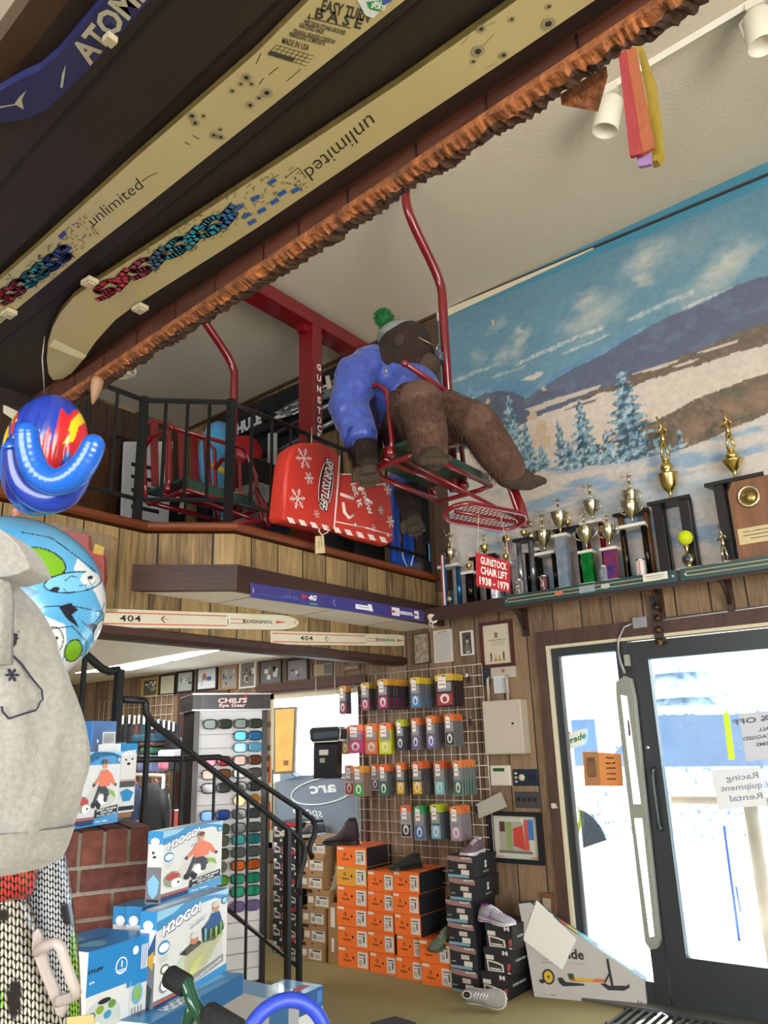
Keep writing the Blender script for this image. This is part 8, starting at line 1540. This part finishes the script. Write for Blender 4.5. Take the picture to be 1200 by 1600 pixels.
def c1b(px, py): 
    if px > 112-(py-1400)*.03 and py > 1455: return '6fb020'
    if 95 < px < 117 and 1408 < py < 1440+ (px-95)*.6: return '2a2d3a'
    return 'b6bac2'
knit_panel(rw, D5+.04, .05, c1b, 'printed_sheet', t, .115)
t2 = root('knit_print_sled', tuple(at(20, 1520, D5)), 'nearest sled with black and white knit print and a pale plastic handle, bottom left corner', 'sled')
def c2_(px, py):
    if (px-22)**2/160+(py-1568+px*.3)**2/900 < 1 or (py > 1420+px*.2 and py < 1440+px*.2 and px < 14): return '1d1d22'
    if px < 6 and 1545 < py < 1575: return '78b820'
    return 'b9b3a6'
rw2 = [(y, -40, float(np.interp(y, [1395, 1405, 1440, 1470, 1520, 1580, 1640], [30, 44, 56, 66, 84, 104, 122]))) for y in np.linspace(1395, 1640, 36)]
knit_panel(rw2, D5-.02, .05, c2_, 'printed_sheet', t2, .082)
b = MB(); hm = mat('pale_clear_plastic', 'b3a6a2', .2, coat=.5)
P = [at(x, y, D5-.03-z_) for x, y, z_ in ((58, 1487, 0), (68, 1480, .02), (84, 1474, .03), (93, 1478, .035), (98, 1490, .035), (106, 1515, .035), (113, 1535, .035), (118, 1548, .03), (116, 1556, .02), (90, 1566, 0))]; b.tube(smooth(P, 4), .0075, hm, 10); part(b, 'handle', t2, 'pale translucent carrying handle')
b = MB(); P = [at(x, y, D5-.025) for x, y in ((50, 1460), (58, 1450), (66, 1462), (76, 1510), (98, 1560), (104, 1580), (98, 1592), (88, 1588), (60, 1520), (48, 1484))]; b.prism(P, HF*.008, hm); part(b, 'handle_plate', t2, bevel=.003)
t3 = root('red_knit_sled', tuple(at(20, 1380, D5)), 'red knit print sled roll peeking out under the sweatshirt hem', 'sled')
rw3 = [(y, -40, float(np.interp(y, [1340, 1352, 1390, 1404, 1412], [62, 62, 56, 46, 20]))) for y in np.linspace(1335, 1410, 14)]
knit_panel(rw3, D5-.035, .06, lambda px, py: 'c23a34' if py < 1392 else 'b42c2c', 'printed_sheet', t3, .09)
b = MB(); P = [at(x, y, D5-.06) for x, y in ((104, 1590), (146, 1585), (150, 1620), (104, 1620))]; b.prism(P, HF*.002, K('c9a06a', .7)); one(b, 'brown_paper_tag', 'corner of a brown paper tag at the bottom edge beside the knit sled', 'tag')
# green handlebar with black grips
D6 = 1.25; t = root('scooter_handlebar', tuple(at(310, 1570, D6)), 'dark green curved handlebar with two black grips rising from the bottom edge', 'handlebar'); gp = mat('dark_green_enamel', '0e4a34', .18, coat=.8); gr = mat('black_foam_grip', '1c1c1e', .85, bump=(80, .4))
P = smooth([at(x, y, D6+z_) for x, y, z_ in ((275, 1528, .03), (290, 1536, .02), (297, 1552, .01), (303, 1568, 0), (322, 1600, -.01), (345, 1660, -.02))], 6); b = MB(); b.tube(P, .0115, gp, 14); part(b, 'bar', t)
b = MB(); b.tube([at(302, 1570, D6), at(292, 1600, D6+.02), at(285, 1650, D6+.03)], .010, gp, 12); part(b, 'stem', t)
b = MB(); a, c = at(263, 1524, D6+.04), at(292, 1541, D6+.02); b.tube([a, a.lerp(c, .1), c.lerp(a, .1), c], [.015, .0175, .0175, .016], gr, 18); part(b, 'grip', t)
b = MB(); a, c = at(322, 1582, D6-.02), at(372, 1612, D6-.05); b.tube([a, a.lerp(c, .1), c], [.015, .0185, .0185], gr, 18); part(b, 'grip', t)
b = MB(); cc = at(446, 1640, 1.1); k6 = 1.1/FPX; P = [cc+HR*(62*k6*math.cos(q))+V(0, 0, 1)*(68*k6*math.sin(q))+HF*.02*math.cos(q) for q in [2*PI*i/48 for i in range(48)]]; b.tube(P, .0105, mat('blue_rubber', '2440b0', .45, bump=(120, .1)), 14, closed=True, up=(0, 0, 1)); one(b, 'blue_hoop', 'thick royal blue ring handle rising from the bottom edge below the rail posts', 'ring')
# ================================================================ upstairs behind the railing
b = MB(); z1 = oY(300, 900, WY).z
def fb(px0, py0, px1, py1, Yv, th, m, b=None):
    b = b or MB(); a = oY(px0, py0, Yv); c = oY(px1, py1, Yv); b.box(min(a.x, c.x), max(a.x, c.x), Yv, Yv+th, min(a.z, c.z), max(a.z, c.z), m); return b
FZ = 2.661
# dark door and brown door on the back wall
XW = -6.38
def xb(px0, py0, px1, py1, m, Xv=XW, th=.03, zb=None):
    b = MB(); a = oX(px0, py0, Xv); c = oX(px1, py1, Xv); b.box(Xv, Xv+th, min(a.y, c.y), max(a.y, c.y), zb if zb else min(a.z, c.z), max(a.z, c.z), m); return b
wd_ = mat('brown_door_wood', '5e3c22', .5, nz=(3, .3), stretch=(1, 6, .6)); sty(xb(128, 690, 172, 780, wd_, zb=FZ), 'door_2'); sty(xb(178, 680, 214, 780, K('101012', .6), zb=FZ), 'door_3'); sty(xb(168, 684, 178, 780, mat('door_post_wood', '4a2e1c', .5), Xv=XW+.001, th=.05, zb=FZ), 'trim_5')
b = MB(); b.box(-6.39, -6.37, 1.0, WY-.03, 3.85, 4.80, dkbrny); sty(b, 'trim_6')
b = MB(); b.box(-6.0, -5.0, WY-.03, WY-.0, 4.2, 4.83, K('2a1a14')); sty(b, 'trim_7')
# big striped white poster behind the chair
t = root('striped_board', tuple(oX(235, 800, -5.2)), 'white board with slanting black bars leaning behind the empty chair', 'board'); Xv = -5.2
P = [oX(x, y, Xv) for x, y in ((196, 690), (270, 690), (262, 835), (190, 835))]; 
for p in P: p.z = max(p.z, FZ)
b = MB(); b.prism(P, (-.03, 0, 0), K('b9bcc0', .5)); part(b, 'panel', t)
b = MB()
for y in (722, 741, 762, 788, 808): b.prism([oX(205, y, Xv+.002), oX(248, y+9, Xv+.002), oX(248, y+15, Xv+.002), oX(205, y+6, Xv+.002)], (.001, 0, 0), K('101114'))
part(b, 'printed_bars', t, kind=None)
# snow tubes: blue, yellow, red
t = root('snow_tube', tuple(oX(310, 805, -4.75)), 'light blue snow tube with a yellow red panel lying under the empty lift chair', 'inflatable'); c = oX(312, 800, -4.85); lb = mat('light_blue_vinyl', '58a8dc', .3, coat=.3, nz=(5, .2)); r0 = .24
c.z = FZ+.13
b = MB(); b.tube([c+V(r0*math.cos(q), (r0+.12)*math.sin(q), 0) for q in [2*PI*i/36 for i in range(36)]], .128, lb, 16, closed=True, up=(0, 0, 1)); part(b, 'ring', t)
b = MB(); b.tube([c+V(r0*math.cos(q), (r0+.12)*math.sin(q), .002) for q in [.2+.9*i/10 for i in range(11)]], .131, K('d9bc2c', .3), 16, up=(0, 0, 1)); b.tube([c+V(r0*math.cos(q), (r0+.12)*math.sin(q), .0) for q in [-.15+.3*i/4 for i in range(5)]], .131, K('c8382c', .3), 16, up=(0, 0, 1)); part(b, 'coloured_panel', t)
b = MB(); q = [oX(x, y, -4.45) for x, y in ((280, 794), (282, 785), (288, 784), (287, 802), (279, 803))]; b.prism(q, (-.002, 0, 0), K('d8c9a0')); part(b, 'price_tag', t)
t = root('upright_snow_tube', tuple(oX(345, 740, -4.9)), 'upright sky blue inflatable with yellow trim behind the empty lift chair pole', 'inflatable'); b = MB(); c = oX(345, 722, -5.45); b.ball(c, (.13, .26, .42), lb, 24); part(b, 'body', t); b = MB(); b.tube([c+V(.10, -.2, -.1), c+V(.13, 0, -.16), c+V(.10, .2, -.12)], .03, K('d9bc2c', .3), 10); part(b, 'trim', t); b = MB(); b.tube([c+V(0, 0, -.4), V(c.x, c.y, FZ)], .06, lb, 10); part(b, 'foot', t)
b = MB(); c = oX(384, 704, -4.7); b.lathe([(.001, -.06), (.12, -.055), (.15, 0), (.12, .055), (.001, .06)], c, K('a31c22', .35), 24, ax=(1, -.4, .2)); one(b, 'red_disc_sled', 'red disc sled behind the railing corner post', 'sled')
b = MB(); b.box(-4.5, -4.45, oX(345, 780, -4.5).y, oX(358, 780, -4.5).y+.1, FZ, oX(350, 735, -4.5).z, K('14151a')); 
for i, (x0, y0, x1, y1, lab) in enumerate(((252, 752, 290, 800, 'black plastic bin seen under the empty chair, left'), (322, 752, 352, 800, 'black plastic bin seen under the empty chair, right'))):
    a = oX(x0, y0, -5.55); c = oX(x1, y1, -5.55); b = MB(); b.box(-5.75, -5.6, a.y+.05, c.y+.05, FZ, a.z, K('15161b', .5)); one(b, 'black_bin', lab, 'bin', bevel=.02)
# roof rack goods along the far wall
rk_b = K('15161a', .35); rk_g = K('8f9499', .3, metal=.5); rk_w = K('d0d2d4', .5); Yv = WY-.5
def slant(pts, Yv, th, m, nm, lab, cat='roof rack', txt=None, grp=None):
    P = [oY(x, y, Yv) for x, y in pts]
    t = root(nm, tuple(P[0]), lab, cat, grp); b = MB(); b.prism(P, (0, th, 0), m); part(b, 'body', t, bevel=.004)
    if txt:
        b = MB(); st, a, c, h, tm = txt; p, q = oY(*a, Yv-.002), oY(*c, Yv-.002); u = q-p; v = V(0, -1, 0).cross(u).normalized()*-1; v = v if v.z > 0 else -v; b.text(st, (p+q)/2, u, v, h, tm, bold=.06, width=u.length); part(b, 'lettering', t)
    return t
shf2 = root('rack_display_frame', (-4.6, WY-.2, 3.6), 'dark slatted display wall holding roof rack gear above the balcony', 'display')
b = MB(); P = [oY(x, y, WY-.06) for x, y in ((352, 668), (440, 610), (540, 565), (540, 660), (430, 700), (352, 735))]; b.prism(P, (0, .05, 0), K('17181c', .6)); part(b, 'back_panel', shf2)
for i, (y0, y1) in enumerate(((640, 590), (672, 622), (700, 652))):
    b = MB(); b.tube([oY(432, y0+6, WY-.16), oY(545, y1-6, WY-.16)], .022, rk_g, 8); part(b, 'cross_bar', shf2, 'silver cross bar' if i < 2 else None)
slant([(357, 668), (412, 640), (414, 658), (360, 688)], WY-.115, .05, rk_b, 'rack_sign', 'black sign with white capital letters partly hidden by the railing post', 'sign', ('THULE', (359, 677), (408, 652), .16, rk_w))
bb_ = MB()
r = random.Random(9)
gear = [([(432, 632), (450, 610), (500, 585), (505, 600), (460, 640)], 'rack clamp cluster left of the red tower under the ceiling'), ([(430, 648), (540, 600), (540, 606), (430, 656)], 'long silver rack bar behind the tower, upper'), ([(425, 668), (545, 628), (545, 640), (425, 682)], 'black bike carrier arm behind the tower'), ([(388, 668), (442, 652), (443, 662), (390, 682)], 'dark clamp foot beside the corner post'), ([(505, 610), (545, 585), (545, 598), (508, 622)], 'silver lock bar right of the tower lettering')]
for i, (pts, lab) in enumerate(gear):
    slant(pts, WY-.12-.03*i, .04, rk_g if i in (1, 4) else rk_b, 'roof_rack_part', lab)
    for k in range(5):
        x = r.uniform(pts[0][0]+5, pts[2][0]-10); y = np.interp(x, [425, 545], [655, 605])+r.uniform(-14, 14); b = MB(); p = oY(x, y, WY-.22); q = oY(x+r.uniform(8, 26), y-r.uniform(2, 14), WY-.10); b.tube([p, q], r.choice((.008, .012)), rk_w if k % 2 else rk_g, 6); part(b, 'fitting', bpy.context.scene.objects[[o.name for o in bpy.data.objects if o.name.startswith('roof_rack_part')][-1]]) if False else one(b, 'rack_fitting', ('pale', 'grey', 'white', 'silver', 'light')[k]+' short fitting on the '+lab.split(' behind')[0].split(' left')[0].split(' beside')[0].split(' right')[0], 'fitting', 'small fittings on the rack display')
slant([(508, 588), (514, 586), (518, 606), (511, 609)], WY-.25, .004, K('d8cfb0', .6), 'price_label', 'cream price tag hanging right of the tower letters', 'tag')
# cartons stacked upstairs
def carton(px0, py0, px1, Xv, dep, m, lab, txt=None, tm=None, nm='stored_carton', ang=0, zb=FZ):
    a = oX(px0, py0, Xv); c = oX(px1, py0, Xv); t = root(nm, (Xv, (a.y+c.y)/2, zb), lab, 'box'); b = MB(); b.box(Xv-dep, Xv, a.y, c.y, zb, a.z, m); part(b, 'carton', t, bevel=.004)
    b = MB(); f = Face(b, (Xv, a.y, zb), (0, c.y-a.y, 0), (0, 0, a.z-zb), (1, 0, 0), eps=.002)
    if txt: f.text(txt, .5, .6, .09, tm, width=(c.y-a.y)*.7, bold=.04, ang=ang)
    f.rect(.05, .1, .4, .16, rk_w); part(b, 'print', t)
carton(396, 714, 442, -4.55, .22, mat('black_carton', '17181e', .5), 'big black carton behind the railing left of the red sled')
carton(402, 752, 440, -4.05, .25, mat('pale_print_carton', 'a8abac', .5, nz=(6, .5), c2='30333a'), 'pale carton with dark diagonal print behind the railing', 'THULE', rk_w)
carton(372, 770, 412, -4.35, .15, mat('grey_print_carton', '7a7c7e', .5, nz=(5, .4), c2='35383c'), 'low grey carton beside the footrest of the empty chair')
carton(500, 740, 540, -4.15, .3, mat('orange_print_carton', 'c8641e', .5, nz=(5, .4), c2='5a2414'), 'orange printed carton behind the red sled')
carton(506, 820, 545, -3.75, .2, rk_b, 'black carton right of the tower foot')
carton(556, 815, 600, -3.75, .2, mat('dark_frame_carton', '202226', .5), 'dark carton behind the foot cushion of the red sled')
t = root('leaning_carton', tuple(oX(425, 800, -3.55)), 'dark blue carton with white capitals leaning against the railing by the tower', 'box'); P = [oX(x, y, -3.50) for x, y in ((412, 824), (438, 774), (464, 800), (446, 842))]; b = MB()
for p in P: p.z = max(p.z, FZ+.001)
b.prism(P, (-.10, 0, 0), K('171c30', .45)); part(b, 'carton', t); b = MB(); p, q = oX(413, 818, -3.497), oX(434, 786, -3.497); u = q-p; b.text('THULE', (p+q)/2, u, V(1, 0, 0).cross(u), .055, rk_w, bold=.06, width=u.length); part(b, 'lettering', t)
for i, (x0, x1, lab) in enumerate(((420, 424, 'white upright tube behind the railing, left one'), (428, 431, 'white upright tube behind the railing, right one'))): b = MB(); a = oX(x0+2, 678, -4.75); b.tube([V(a.x, a.y, FZ), a], .022, rk_w, 8); one(b, 'white_tube', lab, 'tube')
b = MB(); a = oX(430, 690, -5.1); c = oX(460, 760, -5.1); b.box(-5.14, -5.1, a.y, c.y+.25, FZ, a.z, mat('pale_slat_panel', '8f8458', .7, nz=(6, .3))); one(b, 'slat_panel', 'tan panelled board standing behind the cartons upstairs', 'panel')
# blue plastic toboggan by the mural corner
t = root('blue_toboggan', tuple(oX(640, 880, -3.36)), 'shiny blue plastic toboggan standing behind the gorilla\'s far hand', 'sled'); P = [oX(x, y, -3.42) for x, y in ((614, 738), (640, 744), (654, 760), (662, 800), (668, 850), (670, 890), (640, 890), (616, 878), (612, 800))]
for p in P: p.z = max(p.z, FZ+.001)
bp_ = mat('blue_plastic', '1c4cb4', .2, coat=.5); b = MB(); b.prism(P, (-.05, 0, 0), bp_, False); part(b, 'shell', t, bevel=.02)
b = MB()
for pts in (((627, 768), (626, 840), (630, 872), (636, 886)), ((650, 752), (654, 790), (648, 860), (642, 884))): b.tube([oX(x, y, -3.41) for x, y in pts], .006, K('c9d4ea', .3), 6)
part(b, 'pale_rib', t)
b = MB(); q = fb(666, 850, 671, 876, 4.90, .01, K('6ab0d8', .4)); one(q, 'light_blue_card', 'narrow light blue card at the right side of the toboggan', 'card')
# switch box at the end of the rail
b = MB(); p = oX(676, 885, -3.36); b.box(-3.42, -3.36, 4.86, 4.94, 2.735, 2.84, K('6a6c70', .4, metal=.4)); one(b, 'outlet_box', 'grey metal outlet box at the wall end of the balcony railing', 'box')
# ================================================================ outside the glass
snw = mat('bright_snow', 'f0f4fa', .8); 
def far_box(x0, x1, y0, y1, z0, z1, m, nm, lab, cat): b = MB(); b.box(x0, x1, y0, y1, z0, z1, m); return one(b, nm, lab, cat)
t = root('parked_car', (-8.6, 8.6, -.1), 'dark parked car seen through the left window', 'car'); cm = mat('car_paint', '6a7484', .3, coat=.5); b = MB()
b.prism([(-10.8, 8.2, .25), (-6.2, 8.2, .25), (-6.1, 8.2, .75), (-6.6, 8.2, .95), (-7.6, 8.2, 1.0), (-8.3, 8.2, 1.45), (-9.8, 8.2, 1.5), (-10.6, 8.2, 1.05), (-10.9, 8.2, .9)], (0, 1.7, 0), cm); part(b, 'body', t, bevel=.06)
b = MB(); b.prism([(-7.75, 8.18, 1.0), (-8.35, 8.18, 1.38), (-9.7, 8.18, 1.42), (-10.3, 8.18, 1.02)], (0, .02, 0), K('1a222c', .1)); part(b, 'windows', t)
for x in (-7.0, -9.9):
    for y in (8.25, 9.75): b = MB(); b.lathe([(.30, -.1), (.32, -.08), (.32, .08), (.30, .1)], (x, y, .23), K('15161a', .8), 22, ax=(0, 1, 0)); part(b, 'wheel', t)
t = root('parked_pickup', (-2.2, 9.5, -.1), 'dark snow speckled pickup parked outside the glass door', 'car'); cm2 = mat('snowy_car_paint', '5a6478', .5, nz=(16, .6), c2='dfe6f0'); b = MB()
b.prism([(-5.2, 9.0, .35), (1.4, 9.0, .35), (1.4, 9.0, 1.0), (-1.2, 9.0, 1.05), (-1.5, 9.0, 1.75), (-3.2, 9.0, 1.8), (-4.0, 9.0, 1.15), (-5.2, 9.0, 1.05)], (0, 1.9, 0), cm2); part(b, 'body', t, bevel=.06)
b = MB(); b.prism([(-1.6, 8.98, 1.15), (-1.75, 8.98, 1.65), (-3.15, 8.98, 1.7), (-3.75, 8.98, 1.15)], (0, .02, 0), K('5a6a80', .1)); part(b, 'windows', t)
for x in (-4.2, .2):
    for y in (9.05, 10.8): b = MB(); b.lathe([(.36, -.12), (.4, -.1), (.4, .1), (.36, .12)], (x, y, .30), K('15161a', .8), 22, ax=(0, 1, 0)); part(b, 'wheel', t)
b = MB(); n = 30; vs = []
for i in range(n+1):
    for j in range(9): x = -3.4+4.4*i/n; f = j/8; z = -.1+(.55+.25*float(noise2(np.array([i*.5]), np.array([2.]))[0]))*math.sin(PI*f); vs.append((x, 6.6+1.5*f, z))
b.add(vs, [(i*9+j, (i+1)*9+j, (i+1)*9+j+1, i*9+j+1) for i in range(n) for j in range(8)], snw, True); one(b, 'snow_bank', 'bright ploughed snow bank right outside the glass door', 'snow bank')
t = root('ski_rack', (-.9, 6.3, -.1), 'wooden outdoor ski rack with poles and skis leaning on it, seen through the door', 'ski rack'); wr = mat('weathered_rail', '8a7a66', .8, nz=(6, .2))
b = MB(); b.tube([(-2.1, 6.3, 1.02), (.6, 6.3, 1.02)], .035, wr, 8); part(b, 'rail', t)
for x in (-1.55, .4): b = MB(); b.tube([(x, 6.3, -.1), (x, 6.3, 1.02)], .05, wr, 8); part(b, 'post', t)
for i, (a, c, r_, m, lab) in enumerate((((1131, 1290), (1155, 1470), .010, K('3050a0'), 'thin blue ski pole leaning on the outdoor rack, longer one'), ((1150, 1385), (1157, 1425), .008, K('5a6aa0'), 'short blue pole beside the longer one outside'))):
    p, q = oY(*a, 6.2), oY(*c, 6.2); b = MB(); b.tube([p, q], r_, m, 6); i or b.tube([q, q+V(.04, 0, -.62)], .035, K('d8c9a8'), 8); one(b, 'ski_pole', lab, 'ski pole')
t = root('snowy_shed', (-4, 20, -.1), 'low pale building with a snowy roof far beyond the door', 'building'); b = MB(); b.box(-12, 4, 19, 24, -.1, 2.1, K('e2e6ec', .8)); part(b, 'walls', t); b = MB(); b.prism([(-12.5, 18.5, 2.1), (-12.5, 24.5, 2.1), (-12.5, 21.5, 3.6)], (17, 0, 0), snw); part(b, 'roof', t)
for x in (-9, -6, -3, 0): b = MB(); b.box(x, x+1, 18.96, 19, .8, 1.9, K('4a5a70', .2)); part(b, 'window', t)
def fir(x, y, h, lab):
    t = root('fir_tree', (x, y, -.1), lab, 'tree', None); b = MB(); b.tube([(x, y, -.1), (x, y, h*.3)], .15, K('4a3a2c'), 8); part(b, 'trunk', t); b = MB(); rr = random.Random(int(x*10))
    for k in range(9): z = h*(.15+.09*k); r0 = h*.24*(1-k/9.5); b.lathe([(r0, 0), (r0*.75, h*.05), (.05, h*.17)], (x+rr.uniform(-.05, .05), y, z), mat('snowy_needles', '4c6070', .9, nz=(3, .5), c2='d0dce8'), 11, smooth=False)
    part(b, 'foliage', t)
fir(-10.5, 15, 6, 'snowy fir beyond the parked car, seen in the left window'); fir(-4.6, 15, 5, 'snowy fir seen through the side light'); fir(-.6, 28, 8.5, 'tall snowy fir behind the low building')
t = root('window_lettering', tuple(oY(500, 1240, WY+.05)), 'white shop lettering and oval outline painted on the left window glass, seen from inside', 'lettering'); b = MB(); wl = K('e8eef4', .5); gy_ = K('7c8a9c', .6); Yg = WY+.058
P = [oY(x, y, Yg) for x, y in ((430, 1222), (470, 1212), (540, 1208), (566, 1216), (566, 1300), (430, 1320))]; b.prism(P, (0, .001, 0), gy_); part(b, 'dark_band', t)
b = MB(); b.tube([oY(505+50*math.cos(q), 1236+20*math.sin(q)-8*math.cos(q), Yg-.004) for q in [2*PI*i/30 for i in range(30)]], .006, wl, 6, closed=True, up=(0, 1, 0)); p_, q_ = oY(470, 1236, Yg-.004), oY(540, 1230, Yg-.004); b.text('arc', (p_+q_)/2, -(q_-p_), V(0, 0, 1), .12, wl, bold=.03, shear=.2, width=.3); b.text('sports', oY(480, 1270, Yg-.004), V(-1, 0, .08), V(0, 0, 1), .09, wl, width=.35, shear=.3); part(b, 'lettering', t)
